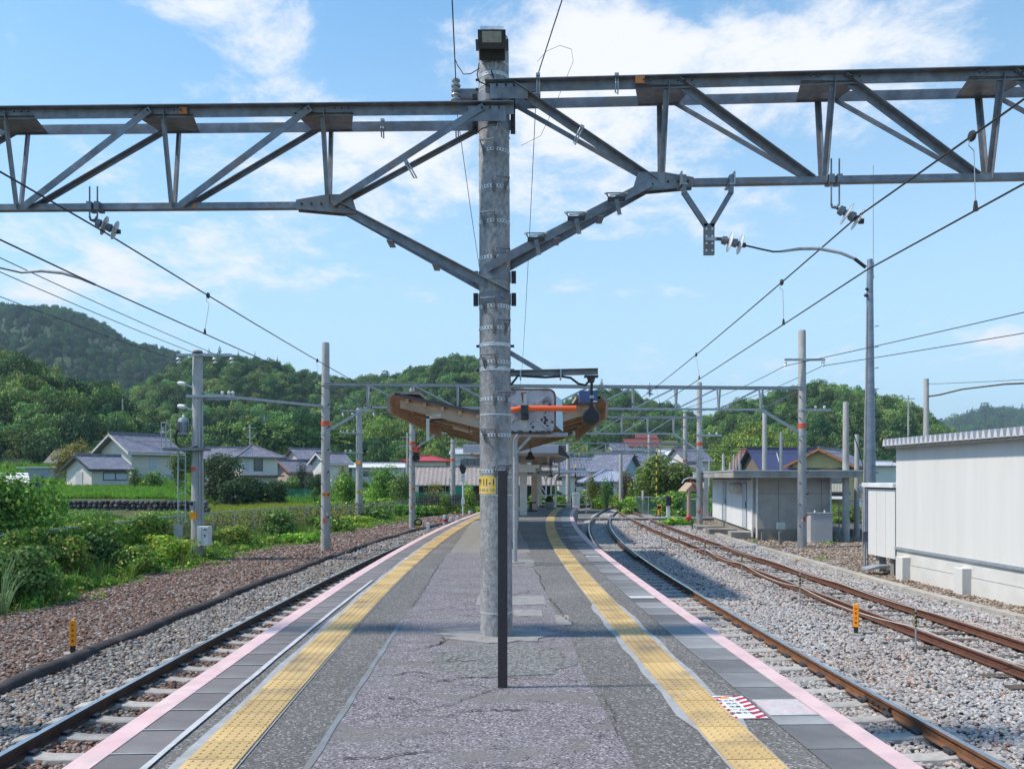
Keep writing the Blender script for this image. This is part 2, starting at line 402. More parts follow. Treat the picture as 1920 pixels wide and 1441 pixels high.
def stonebed(name, c1, c2, c3):
    m = bpy.data.materials.new(name); m.use_nodes = True; t = m.node_tree; N = t.nodes; L = t.links; b = N['Principled BSDF']; b.inputs['Roughness'].default_value = .9
    g = N.new('ShaderNodeNewGeometry')
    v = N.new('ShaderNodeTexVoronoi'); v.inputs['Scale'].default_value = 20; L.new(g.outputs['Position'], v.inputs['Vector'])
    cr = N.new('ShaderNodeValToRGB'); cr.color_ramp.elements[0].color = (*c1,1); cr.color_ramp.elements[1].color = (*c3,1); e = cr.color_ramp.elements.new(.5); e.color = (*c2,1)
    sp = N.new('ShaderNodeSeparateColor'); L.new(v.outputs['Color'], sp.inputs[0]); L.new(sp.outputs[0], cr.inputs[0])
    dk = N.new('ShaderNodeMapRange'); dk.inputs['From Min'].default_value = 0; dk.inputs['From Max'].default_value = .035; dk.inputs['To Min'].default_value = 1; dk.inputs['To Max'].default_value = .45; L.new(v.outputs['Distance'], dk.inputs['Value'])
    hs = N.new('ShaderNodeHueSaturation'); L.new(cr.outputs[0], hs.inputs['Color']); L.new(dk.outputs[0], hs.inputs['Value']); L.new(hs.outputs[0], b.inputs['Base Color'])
    bu = N.new('ShaderNodeBump'); bu.inputs['Strength'].default_value = 1; bu.inputs['Distance'].default_value = .03; bu.invert = True; L.new(v.outputs['Distance'], bu.inputs['Height']); L.new(bu.outputs[0], b.inputs['Normal'])
    return m
def stonemat(name, cols, region=None):
    m = bpy.data.materials.new(name); m.use_nodes = True; t = m.node_tree; N = t.nodes; L = t.links; b = N['Principled BSDF']; b.inputs['Roughness'].default_value = .85
    oi = N.new('ShaderNodeObjectInfo'); cr = N.new('ShaderNodeValToRGB'); cr.color_ramp.interpolation = 'CONSTANT'
    E = cr.color_ramp.elements
    E[0].position = 0; E[0].color = (*cols[0][1], 1); E[1].position = cols[1][0]; E[1].color = (*cols[1][1], 1)
    for p_, c in cols[2:]: e = E.new(p_); e.color = (*c, 1)
    L.new(oi.outputs['Random'], cr.inputs[0])
    g = N.new('ShaderNodeTexCoord'); n = N.new('ShaderNodeTexNoise'); n.inputs['Scale'].default_value = 1.5; n.inputs['Detail'].default_value = 5; L.new(g.outputs['Object'], n.inputs['Vector'])
    r = N.new('ShaderNodeMapRange'); r.inputs['To Min'].default_value = .6; r.inputs['To Max'].default_value = 1.4; L.new(n.outputs[0], r.inputs['Value'])
    hs = N.new('ShaderNodeHueSaturation'); L.new(cr.outputs[0], hs.inputs['Color']); L.new(r.outputs[0], hs.inputs['Value']); out = hs.outputs[0]
    if region:
        gp = N.new('ShaderNodeNewGeometry'); rn = N.new('ShaderNodeTexNoise'); rn.inputs['Scale'].default_value = region[1]; rn.inputs['Detail'].default_value = 3; L.new(gp.outputs['Position'], rn.inputs['Vector'])
        rm = N.new('ShaderNodeMapRange'); rm.inputs['From Min'].default_value = .42; rm.inputs['From Max'].default_value = .62; rm.inputs['To Max'].default_value = region[2]; L.new(rn.outputs[0], rm.inputs['Value'])
        mx = N.new('ShaderNodeMix'); mx.data_type = 'RGBA'; mx.blend_type = 'MULTIPLY'; mx.inputs[7].default_value = (*region[0], 1); L.new(rm.outputs[0], mx.inputs['Factor']); L.new(out, mx.inputs[6]); out = mx.outputs[2]
    L.new(out, b.inputs['Base Color'])
    return m
def stone_piece(k, m, r=1.0):
    bm = bmesh.new(); bmesh.ops.create_icosphere(bm, subdivisions=1, radius=r); rr = random.Random(k)
    for v in bm.verts:
        v.co *= rr.uniform(.72, 1.2); v.co.z *= .62; v.co.x *= 1.15
    me = bpy.data.meshes.new('stone'); bm.to_mesh(me); bm.free()
    return piece('stone', me, m)
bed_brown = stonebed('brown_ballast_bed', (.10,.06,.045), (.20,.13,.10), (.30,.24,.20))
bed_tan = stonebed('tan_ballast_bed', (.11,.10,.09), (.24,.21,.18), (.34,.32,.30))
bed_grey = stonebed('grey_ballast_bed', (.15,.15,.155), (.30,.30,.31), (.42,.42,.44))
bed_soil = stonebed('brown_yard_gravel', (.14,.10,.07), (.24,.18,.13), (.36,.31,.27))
def trough(y): return ctrL(y) - 2.31 + .03*math.sin(y*.9)+.018*math.sin(y*2.3)
def vegL(y): return ctrL(y) - 6.25 + .18*math.sin(y*.8)
def kerbX(y): return 9.62 + max(0, 20-y)**2*.012 + max(0, y-30)**2*.0035
def wallL(y): return edgeL(y) - .0
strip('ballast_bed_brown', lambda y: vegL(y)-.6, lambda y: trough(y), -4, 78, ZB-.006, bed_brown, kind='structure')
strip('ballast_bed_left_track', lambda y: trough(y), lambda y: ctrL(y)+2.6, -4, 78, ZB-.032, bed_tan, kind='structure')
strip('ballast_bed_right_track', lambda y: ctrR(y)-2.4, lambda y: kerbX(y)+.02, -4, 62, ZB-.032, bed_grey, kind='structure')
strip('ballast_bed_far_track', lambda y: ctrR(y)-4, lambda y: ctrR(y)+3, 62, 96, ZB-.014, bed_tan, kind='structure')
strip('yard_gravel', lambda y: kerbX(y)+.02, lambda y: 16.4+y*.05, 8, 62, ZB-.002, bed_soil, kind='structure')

red = (.20,.075,.045); brown = (.17,.105,.08)
st_brown = stonemat('brown_stone', [(0,(.14,.08,.06)),(.22,(.22,.115,.08)),(.42,(.085,.058,.047)),(.58,(.26,.165,.125)),(.74,(.30,.27,.25)),(.86,(.20,.17,.155)),(.95,(.38,.35,.33))])
st_tan = stonemat('tan_stone', [(0,(.24,.21,.18)),(.2,(.16,.145,.135)),(.4,(.34,.31,.27)),(.58,(.21,.215,.235)),(.74,(.28,.18,.12)),(.84,(.42,.40,.37)),(.94,(.09,.08,.08))])
st_grey = stonemat('grey_stone', [(0,(.37,.36,.365)),(.22,(.28,.27,.28)),(.42,(.44,.43,.42)),(.6,(.31,.31,.32)),(.76,(.42,.39,.35)),(.88,(.20,.20,.21)),(.94,(.30,.15,.10)),(.97,(.55,.54,.53))], region=((.92,.80,.72), .35, .6))
st_soil = stonemat('yard_stone', [(0,(.28,.21,.16)),(.25,(.20,.14,.10)),(.45,(.34,.29,.25)),(.65,(.26,.17,.11)),(.82,(.40,.38,.36)),(.93,(.14,.10,.08))])
def ballast(name, fa, fb, y0, y1, m, rng, label, dens=(620,430,260,110,60), avoid=None, size=1.0, dz=0.0):
    P = []; Rr = []; Sc = []
    bands = [(y0, 11), (11, 17), (17, 27), (27, 42), (42, y1)]; sc = (1, 1.08, 1.25, 1.6, 2.0)
    for (a, b), d, s in zip(bands, dens, sc):
        a = max(a, y0); b = min(b, y1)
        if b <= a: continue
        w = max(abs(fb(y)-fa(y)) for y in (a, (a+b)/2, b)) + 1
        n = int(d*(b-a)*w)
        yy = rng.uniform(a, b, n); 
        fa_ = np.array([fa(y) for y in yy]); fb_ = np.array([fb(y) for y in yy])
        xx = fa_ + (rng.uniform(0, 1, n)*w)
        ok = (xx < fb_) & (np.abs(xx) < yy*.67+.9)
        xx = xx[ok]; yy = yy[ok]
        if avoid is not None:
            k = avoid(xx, yy); xx = xx[k]; yy = yy[k]
        zz = ZB + dz + rng.uniform(-.006, .016, len(xx)) + .012*np.sin(xx*3.1)*np.cos(yy*2.7)
        P.append(np.stack([xx, yy, zz], 1)); q = rng.uniform(-.5, .5, (len(xx), 3)); q[:,2] = rng.uniform(0, 6.28, len(xx)); Rr.append(q)
        k = (.0215 + .0135*rng.uniform(0, 1, len(xx))**1.5)*s*size; Sc.append(np.stack([k*rng.uniform(.8,1.3,len(k)), k*rng.uniform(.8,1.2,len(k)), k*rng.uniform(.8,1.3,len(k))], 1))
    P = np.concatenate(P); Rr = np.concatenate(Rr); Sc = np.concatenate(Sc)
    return scatter(name, P, Rr, Sc, [stone_piece(i+len(name), m) for i in range(6)], label=label, cat='gravel')
SP = .6
def avoid_sl(ctr, y0=0.0, hl=1.0, hw=.118):
    def f(xx, yy):
        c = np.array([ctr(y) for y in yy]); off = np.abs(((yy-y0+SP/2) % SP) - SP/2)
        t = (np.abs(xx-c) < hl) & (off < hw); rail = (np.abs(np.abs(xx-c)-.566) < .075)
        return ~(t | rail)
    return f
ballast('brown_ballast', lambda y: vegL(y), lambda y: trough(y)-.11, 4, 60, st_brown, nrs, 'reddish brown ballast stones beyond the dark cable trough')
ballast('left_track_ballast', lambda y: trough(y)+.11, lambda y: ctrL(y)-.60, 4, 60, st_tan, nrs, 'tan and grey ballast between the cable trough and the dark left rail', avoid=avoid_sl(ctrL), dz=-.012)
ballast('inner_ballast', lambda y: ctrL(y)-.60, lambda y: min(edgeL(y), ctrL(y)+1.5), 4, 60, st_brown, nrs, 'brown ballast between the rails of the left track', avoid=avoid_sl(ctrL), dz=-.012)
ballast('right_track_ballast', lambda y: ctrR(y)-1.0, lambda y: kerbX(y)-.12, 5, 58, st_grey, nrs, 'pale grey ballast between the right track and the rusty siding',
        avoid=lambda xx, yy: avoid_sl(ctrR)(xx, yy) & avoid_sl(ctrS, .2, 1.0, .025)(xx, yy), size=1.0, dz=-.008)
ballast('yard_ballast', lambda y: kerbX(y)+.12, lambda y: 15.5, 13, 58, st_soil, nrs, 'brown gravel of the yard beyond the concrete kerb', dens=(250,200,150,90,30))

# ------------------------------------------------------------------ platform
YP0 = -3
aggr = mat('platform_asphalt', (.160,.152,.148), (.106,.10,.096), rough=.95, scale=45, detail=3, bump=.5, bscale=140, coord='World', c3=(.19,.182,.175), s3=.7, lo=.3, hi=.7)
def speckle(m, sc=75, a=.55):
    t = m.node_tree; N = t.nodes; L = t.links; b = N['Principled BSDF']; src = b.inputs['Base Color'].links[0].from_socket
    g = N.new('ShaderNodeNewGeometry'); v = N.new('ShaderNodeTexVoronoi'); v.inputs['Scale'].default_value = sc; L.new(g.outputs['Position'], v.inputs['Vector']); sp = N.new('ShaderNodeSeparateColor'); L.new(v.outputs['Color'], sp.inputs[0])
    def rp(o, lo, hi, d):
        r = N.new('ShaderNodeMapRange'); r.inputs['From Min'].default_value = lo; r.inputs['From Max'].default_value = hi; r.inputs['To Max'].default_value = d; L.new(o, r.inputs['Value']); return r.outputs[0]
    for o, lo, hi, d, c in ((sp.outputs[0], .72, .95, a, (.48,.48,.47)), (sp.outputs[1], .62, .9, a, (.035,.035,.036))):
        x = N.new('ShaderNodeMix'); x.data_type = 'RGBA'; L.new(rp(o, lo, hi, d), x.inputs['Factor']); L.new(src, x.inputs[6]); x.inputs[7].default_value = (*c, 1); src = x.outputs[2]
    L.new(src, b.inputs['Base Color'])
speckle(aggr)
def old_asphalt():
    m = bpy.data.materials.new('old_cracked_asphalt'); m.use_nodes = True; t = m.node_tree; N = t.nodes; L = t.links; b = N['Principled BSDF']; b.inputs['Roughness'].default_value = .92
    g = N.new('ShaderNodeNewGeometry'); P_ = g.outputs['Position']
    def noise(s, d=4, vec=P_):
        n = N.new('ShaderNodeTexNoise'); n.inputs['Scale'].default_value = s; n.inputs['Detail'].default_value = d; L.new(vec, n.inputs['Vector']); return n
    def ramp(o, a, b_, c=0, d=1):
        r = N.new('ShaderNodeMapRange'); r.inputs['From Min'].default_value = a; r.inputs['From Max'].default_value = b_; r.inputs['To Min'].default_value = c; r.inputs['To Max'].default_value = d; L.new(o, r.inputs['Value']); return r.outputs[0]
    def mix(f, a, b_, bt='MIX'):
        x = N.new('ShaderNodeMix'); x.data_type = 'RGBA'; x.blend_type = bt
        L.new(f, x.inputs['Factor'])
        for s_, v in ((6, a), (7, b_)):
            if isinstance(v, tuple): x.inputs[s_].default_value = (*v, 1)
            else: L.new(v, x.inputs[s_])
        return x.outputs[2]
    fine = noise(55, 3); c = mix(ramp(fine.outputs[0], .35, .65), (.225,.197,.222), (.138,.121,.137))
    spk = N.new('ShaderNodeTexVoronoi'); spk.inputs['Scale'].default_value = 85; L.new(P_, spk.inputs['Vector'])
    sc_ = N.new('ShaderNodeSeparateColor'); L.new(spk.outputs['Color'], sc_.inputs[0]); c = mix(ramp(sc_.outputs[0], .76, .95, 0, .75), c, (.46,.45,.47)); c = mix(ramp(sc_.outputs[1], .70, .9, 0, .85), c, (.03,.028,.03))
    # worn-through layer: brown patches with a ragged edge, stretched across the platform
    mp = N.new('ShaderNodeMapping'); mp.inputs['Scale'].default_value = (.75, 2.3, 1); L.new(P_, mp.inputs[0])
    wn_ = noise(1.15, 9, mp.outputs[0]); wn_.inputs['Distortion'].default_value = .6
    wear = ramp(wn_.outputs[0], .575, .60, 0, .7); c = mix(wear, c, mix(ramp(fine.outputs[0], .3, .7), (.19,.175,.165), (.105,.095,.09)))
    edge = N.new('ShaderNodeMath'); edge.operation = 'ABSOLUTE'; sb = N.new('ShaderNodeMath'); sb.operation = 'SUBTRACT'; sb.inputs[1].default_value = .578; L.new(wn_.outputs[0], sb.inputs[0]); L.new(sb.outputs[0], edge.inputs[0])
    brk = noise(2.2, 3); lip = N.new('ShaderNodeMath'); lip.operation = 'MULTIPLY'; L.new(ramp(edge.outputs[0], .0045, .0, 0, 1), lip.inputs[0]); L.new(ramp(brk.outputs[0], .46, .56), lip.inputs[1])
    c = mix(lip.outputs[0], c, (.018,.017,.018))
    big = noise(.8, 4); c = mix(ramp(big.outputs[0], .4, .7, 0, .35), c, (.20,.20,.205))
    L.new(c, b.inputs['Base Color'])
    bu = N.new('ShaderNodeBump'); bu.inputs['Strength'].default_value = .6; bu.inputs['Distance'].default_value = .012
    h = N.new('ShaderNodeMath'); h.operation = 'MULTIPLY_ADD'; L.new(fine.outputs[0], h.inputs[0]); h.inputs[1].default_value = .6; L.new(ramp(wear, 0, 1, .9, 0), h.inputs[2]); L.new(h.outputs[0], bu.inputs['Height']); L.new(bu.outputs[0], b.inputs['Normal'])
    return m
plat = strip('platform', lambda y: edgeL(y)+.015, lambda y: edgeR(y)-.015, YP0, YEND, 0, aggr, kind='structure', th=1.3)
wallm = mat('platform_wall_concrete', (.20,.20,.20), (.12,.12,.125), rough=.9, scale=2, bump=.3, bscale=30)
for nm, e, s_ in (('platform_wall', edgeL, 1), ('platform_wall', edgeR, -1)):
    strip(nm, lambda y: e(y)+s_*.02-.012, lambda y: e(y)+s_*.02+.012, YP0, YEND, -.14, wallm, plat, th=1.1)
strip('worn_asphalt', oldL, oldR, YP0, 17.2, .004, old_asphalt(), plat, step=.25)
strip('grey_asphalt_patch', lambda y: oldL(y)+.05, lambda y: oldR(y)+.1, 17.2, 30, .004, mat('pale_asphalt', (.26,.25,.23), (.19,.185,.17), rough=.95, scale=30, bump=.3, bscale=120, coord='World'), plat)
bluegrey = mat('faded_blue_line', (.20,.235,.265), (.175,.18,.185), rough=.9, scale=4, coord='World', c3=(.19,.185,.18), s3=2.5, lo=.4, hi=.6)
strip('faded_line', lambda y: oldL(y)-.025, lambda y: oldL(y)+.018+.006*math.sin(y*7), YP0, 9, .008, bluegrey, plat, step=.25)
# raised slabs along both edges
slabm = mat('edge_slab_concrete', (.20,.205,.215), (.12,.125,.135), rough=.85, scale=1.4, detail=8, bump=.2, bscale=90, rand=.48, c3=(.29,.30,.31), s3=1.1)
slabml = mat('left_edge_slab_concrete', (.175,.165,.17), (.13,.125,.13), rough=.9, scale=2.4, detail=8, bump=.3, bscale=110, rand=.14, c3=(.22,.21,.21), s3=1.5)
pinkm = mat('faded_pink_paint', (.66,.49,.495), (.60,.39,.41), rough=.75, scale=3, detail=9, coord='World', c3=(.52,.42,.42), s3=6, rand=0)
sl = MB().bx(-.25, .25, -.226, .226, -.04, .004).obj('edge_slab', slabm, plat)
sl_me = sl.data; first = True
def run_slabs(e, side, sp, w, m, name):
    global first
    y = 2.2; proto = None; k = 0
    while y < YEND-.3:
        a = slope(e, y)
        if proto is None:
            me = MB().bx(-w/2, w/2, -sp/2+(.006 if side < 0 else .011), sp/2-(.006 if side < 0 else .011), -.04, .004).mesh(name); me.materials.append(m); bm_fix(me)
            proto = bpy.data.objects.new(name, me)
        o = proto.copy(); COL.objects.link(o); o.parent = plat
        o.location = (e(y)+side*(w/2), y, rnd.uniform(0, .002)); o.rotation_euler = (0, 0, -a)
        y += sp*math.cos(a); k += 1
bpy.data.objects.remove(sl)
gapm = mat('slab_joint_dirt', (.03,.03,.03), (.05,.045,.04), rough=1)
strip('slab_joint_bed', lambda y: edgeR(y)-.505, lambda y: edgeR(y)-.02, YP0, YEND, .0015, gapm, plat)
run_slabs(edgeR, -1, .465, .50, slabm, 'edge_slab')
whjoint = mat('pale_mortar', (.42,.42,.43), (.32,.32,.33), rough=.9)
strip('slab_joint_mortar', lambda y: edgeL(y)+.02, lambda y: edgeL(y)+.45, YP0, YEND, .0015, whjoint, plat)
run_slabs(edgeL, 1, .445, .44, slabml, 'edge_slab')
jlm = mat('slab_joint_line', (.38,.37,.38), (.24,.235,.24), rough=.9)
y = 2.2+.2225
while y < 24:
    a = slope(edgeL, y); MB().bx(.14, .43, -.006-.0005*y, .006+.0005*y, 0, .0025).obj('joint_line', jlm, plat, loc=(edgeL(y), y, .0068), rz=-a+rnd.uniform(-.01,.01)); y += .445*math.cos(a)
strip('edge_line', lambda y: edgeR(y)-.14, lambda y: edgeR(y)+.004, YP0, YEND, .010, pinkm, plat, th=.07)
strip('edge_line', lambda y: edgeL(y)-.004, lambda y: edgeL(y)+.15, YP0, YEND, .010, pinkm, plat, th=.07)
chalk = mat('worn_white_line', (.50,.52,.55), (.38,.39,.41), rough=.9, scale=8, coord='World')
strip('white_line', lambda y: edgeL(y)+.43+.002*math.sin(y*7), lambda y: edgeL(y)+.472+.003*math.sin(y*5), YP0, 12.5, .012, chalk, plat, step=.2)
grout = mat('tile_grout', (.36,.375,.39), (.27,.28,.29), rough=.9, scale=6, coord='World')
strip('tile_mortar', lambda y: tacL(y)-.21-.012*math.sin(y*3), lambda y: tacL(y)+.165, YP0, YEND, .006, grout, plat, step=.3)
strip('tile_mortar', lambda y: tacR(y)-.165-(.045 if 5.3 < y < 10 else 0)*(1+.3*math.sin(y*6)), lambda y: tacR(y)+.165+(.04 if 5.3 < y < 10 else 0)*(1+.3*math.sin(y*5)), YP0, YEND, .006, grout, plat, step=.3)
# tactile tiles, each with 25 raised dots
def tile_mesh(near):
    b = MB().bx(-.149, .149, -.1465, .1465, 0, .018)
    for i in range(5):
        for j in range(5):
            cx, cy = (i-2)*.058, (j-2)*.058
            if near: b.lathe([(.014,.018),(.0115,.0225),(.006,.0235)], (cx, cy, 0), n=7)
            else: b.lathe([(.014,.018),(.009,.023)], (cx, cy, 0), n=4)
    me = b.mesh('tactile_tile'); bm_fix(me); return me
tilem = mat('tactile_tile_yellow', (.56,.40,.18), (.48,.33,.14), rough=.7, scale=2.2, detail=9, coord='World', c3=(.25,.19,.12), s3=1.9, rand=.16, bump=.1, bscale=60)
tn, tf = tile_mesh(True), tile_mesh(False)
for me_ in (tn, tf): me_.materials.append(tilem)
# dots wear to a darker tone on the older tiles
for e in (tacL, tacR):
    y = 2.0
    while y < YEND-.4:
        a = slope(e, y); o = bpy.data.objects.new('tactile_tile', tn if y < 12 else tf); COL.objects.link(o); o.parent = plat
        o.location = (e(y), y, -.004+rnd.uniform(0, .0015)); o.rotation_euler = (0, 0, -a+rnd.uniform(-.004, .004))
        y += .300*math.cos(a)
# white marks across the slabs
markm = mat('white_platform_mark', (.62,.62,.63), (.5,.5,.51), rough=.8, scale=6, coord='World')
for (e, s0, s1, yy, ln) in ((edgeR,-.49,-.16,10.75,.16),(edgeR,-.49,-.2,16.4,.12),(edgeR,-.49,-.15,21.5,.14),(edgeR,-.72,-.5,25.3,.14),(edgeR,-.72,-.52,21.5,.14),(edgeL,.47,.67,15.9,.2),(edgeL,.35,.65,28.5,.25),(edgeR,-.49,-.15,27,.15)):
    a = slope(e, yy); MB().bx(s0, s1, -ln/2, ln/2, 0, .0025).obj('white_mark', markm, plat, loc=(e(yy), yy, .0085), rz=-a)
# concrete pads near the pole foot
for x0, x1, y0, y1 in ((-.46,-.06,10.1,10.9),(-.02,.44,10.1,10.9),(.02,.36,9.25,9.75),(.50,.66,8.75,9.35),(-.02,.42,14.6,15.6)):
    MB().bx(x0, x1, y0, y1, 0, .010).obj('concrete_patch', mat('worn_patch', (.30,.29,.28), (.22,.21,.21), rough=.95, scale=9, detail=8, bump=.3, bscale=90), plat, bevel=.003)
b = MB(); n = 22
pts = [(-.16+.55*math.cos(2*math.pi*i/n)*(1+.22*math.sin(3*i)+.1*math.cos(7*i)), 8.2+.42*math.sin(2*math.pi*i/n)*(1+.15*math.cos(4*i)), 0) for i in range(n)]
b.poly(pts, (0,0,.014)); b.obj('pole_footing', mat('worn_patch', (.30,.29,.28), (.22,.21,.21)), plat)
b = MB(); pts = [(-.10+.62*math.cos(2*math.pi*i/n)*(1+.12*math.sin(3*i+1)), 7.05+.62*math.sin(2*math.pi*i/n)*(1+.1*math.cos(5*i)), 0) for i in range(n)]
b.poly(pts, (0,0,.009)); b.obj('gravelly_patch', mat('exposed_aggregate', (.25,.25,.25), (.10,.10,.10), rough=.95, scale=38, detail=2, bump=1, bscale=45, coord='World', lo=.4, hi=.6), plat)
# cracks: shallow dark grooves laid as thin raised ragged edges of the top layer
crackm = mat('crack_dirt', (.035,.033,.03), (.055,.05,.045), rough=1)
def crack(pts, w, nm='crack'):
    b = MB(); vs = []; P = []
    for (a, c) in zip(pts[:-1], pts[1:]):
        n = max(2, int((Vector(c)-Vector(a)).length/.035))
        for i in range(n): P.append(Vector(a).lerp(Vector(c), i/n) + Vector((rnd.gauss(0, .012), rnd.gauss(0, .014))))
    for i, q_ in enumerate(P):
        d = (P[min(i+1, len(P)-1)]-P[max(0, i-1)]).normalized(); nn = Vector((-d.y, d.x)); ww = w*.62*rnd.uniform(.1, 1.4)*(1 if 2 < i < len(P)-3 else .3)
        vs += [(*(q_-nn*ww), .0125), (*(q_+nn*ww), .0125)]
    b.add(vs, [(2*i, 2*i+1, 2*i+3, 2*i+2) for i in range(len(P)-1)]); return b.obj(nm, crackm, plat)
crack([(-1.12,5.25),(-.8,5.42),(-.45,5.65),(-.2,6.0),(.1,6.25)], .008)
crack([(-.75,6.25),(-.35,6.42),(.2,6.4),(.62,6.3),(.7,6.32)], .008)
crack([(.70,8.7),(.60,9.3),(.55,10.0),(.49,10.8)], .010); crack([(.48,11.3),(.44,12.3),(.46,13.1),(.38,14)], .012); crack([(.64,5.9),(.70,5.4),(.66,5.1),(.72,4.8)], .005)
crack([(-.95,7.4),(-.7,7.75),(-.62,8.0),(-.4,8.05)], .012); crack([(-1.2,9.6),(-.95,9.75),(-.6,9.7),(-.35,9.9)], .010)
crack([(-1.24,9.9),(-1.27,11.5),(-1.33,13.6),(-1.36,16)], .010); crack([(.0,7.75),(.25,7.8),(.5,8.05),(.52,8.15)], .012); crack([(.36,7.1),(.62,7.22)], .008)
crack([(-.55,4.3),(-.2,4.45),(.1,4.4),(.4,4.6)], .007); crack([(.35,4.9),(.6,5.0),(.7,4.95)], .006); crack([(-.7,4.9),(-.45,5.05),(-.3,4.95)], .006)
crack([(-1.25,12.6),(-.7,12.5),(-.3,12.7)], .010); crack([(-1.2,11.2),(-.8,11.05),(-.5,11.2)], .010); crack([(.1,11.5),(.45,11.4)], .009)
rc = random.Random(41)
for k in range(46):
    y0_ = 4.2+12*rc.random()**1.3; x0_ = rc.uniform(oldL(y0_)+.05, oldR(y0_)-.3); a = rc.gauss(0, .25); P_ = [(x0_, y0_)]
    for q_ in range(rc.randint(2, 6)):
        a += rc.gauss(0, .45); a *= .8; x1_ = P_[-1][0]+math.cos(a)*rc.uniform(.07,.2); y1_ = P_[-1][1]+math.sin(a)*rc.uniform(.07,.2)
        if x1_ < oldR(y1_)-.03 and not (y1_ > 7.7 and abs(x1_+.16) < .5 and y1_ < 8.8): P_.append((x1_, y1_))
    if len(P_) > 1: crack(P_, rc.uniform(.006,.015))
# warning sticker on the asphalt, beside a faded one on the slab
yy = 5.62; a = slope(edgeR, yy)
stk = thing('floor_sticker', 'red and white striped warning sticker on the asphalt beside the right yellow tiles', 'sticker', (edgeR(yy)-.66, yy, .0), -a)
MB().bx(-.145, .145, -.28, .28, .004, .0065).obj('sheet', white, stk)
cr = mat('sticker_red', (.50,.01,.05), (.42,.01,.05), rough=.5)
b = MB()
def clip_par(x0, x1, c, w, ya, yb):
    # slanted band clipped to the sheet
    sl_ = .62; out = []
    for x in (x0, x1): out.append((x, max(ya, min(yb, c+sl_*x))))
    for x in (x1, x0): out.append((x, max(ya, min(yb, c+w+sl_*x))))
    return out
for k in range(9):
    c = -.40+k*.085
    for (x0, x1) in ((-.145,-.062),(.062,.145)) if 0 < k < 8 else ((-.145,.145),):
        q_ = clip_par(x0, x1, c, .04, -.28, .28)
        if abs(q_[1][1]-q_[2][1]) > .005 or abs(q_[0][1]-q_[3][1]) > .005: b.add([(x, y, .0085) for x, y in q_], [(0,1,2,3)])
b.obj('stripe', cr, stk)
MB().add([(-.05,.20,.0087),(.03,.20,.0087),(-.01,.255,.0087)], [(0,1,2)]).obj('warning_triangle', orange, stk)
for k, s_ in enumerate(('あぶない', '足元', '注意', 'ホームの', '段差です')):
    textmesh('lettering', s_, .042, steel_dk, stk, (0, .145-k*.075, .0090), rot=(0,0,0), bold=.0008)
MB().bx(-.165, .165, -.19, .19, .004, .008).obj('floor_sticker', mat('faded_sticker', (.55,.50,.52), (.42,.40,.41), rough=.8, scale=14, c3=(.62,.42,.44), s3=9), None, loc=(edgeR(5.6)-.32, 5.6, .003), rz=-a)
tag(bpy.data.objects['floor_sticker.001'] if 'floor_sticker.001' in bpy.data.objects else stk, 'faded pale sticker worn almost blank on the edge slab beside the pink line', 'sticker')

# ------------------------------------------------------------------ tracks
PROF = [(-.033,0),(.033,0),(.033,-.03),(.009,-.045),(.009,-.115),(.06,-.125),(.06,-.135),(-.06,-.135),(-.06,-.125),(-.009,-.115),(-.009,-.045),(-.033,-.03)]
def rail(name, f, off, y0, y1, side_m, parent, top_m=railtop, step=.8, prof=PROF, z=ZR):
    b = MB(); ys_ = arange(y0, y1, step); n = len(prof)
    for y in ys_:
        a = slope(f, y); cx = f(y)+off*math.cos(a); cy = y-off*math.sin(a)
        b.v += [(cx+px*math.cos(a), cy-px*math.sin(a), z+pz) for px, pz in prof]
    for k in range(len(ys_)-1):
        for i in range(n):
            b.f.append((k*n+i, k*n+(i+1) % n, (k+1)*n+(i+1) % n, (k+1)*n+i)); b.mi.append(1 if i == 0 else 0)
    b.f += [tuple(range(n)), tuple(range((len(ys_)-1)*n, len(ys_)*n))]; b.mi += [0, 0]
    return b.obj(name, [side_m, top_m], parent)
SPROF = [(-1.0,-.24/2),(1.0,.24/2)]
def sleeper_mesh():
    b = MB(); sec = [(-1.0,.105,.0),(-.78,.105,.0),(-.5,.105,-.0),(-.3,.095,-.022),(.3,.095,-.022),(.5,.105,0),(.78,.105,0),(1.0,.105,0)]
    for x, hw, dz_ in sec:
        h = -.035 if abs(x) == 1.0 else 0
        b.v += [(x, -hw-.025, -.15), (x, -hw, dz_+h-.012), (x, -hw+.02, dz_+h), (x, hw-.02, dz_+h), (x, hw, dz_+h-.012), (x, hw+.025, -.15)]
    n = 6
    for k in range(len(sec)-1):
        for i in range(n): b.f.append((k*n+i, k*n+(i+1) % n, (k+1)*n+(i+1) % n, (k+1)*n+i)); b.mi.append(0)
    b.f += [tuple(range(n)), tuple(range((len(sec)-1)*n, len(sec)*n))]; b.mi += [0, 0]
    me = b.mesh('sleeper'); bm_fix(me); me.materials.append(sleeperm); return me
slm = sleeper_mesh()
b = MB()
b.poly([(-.035,-.055,0),(.035,-.055,0),(.035,-.055,.034),(.012,-.03,.046),(-.02,-.03,.040),(-.035,-.055,.03)], (0,.11,0))
clipme = b.mesh('rail_clip'); bm_fix(clipme); clipme.materials.append(steel_dk)
wsl = MB().bx(-1.02, 1.02, -.1, .1, -.15, -.005).mesh('sleeper'); wsl.materials.append(woodm)
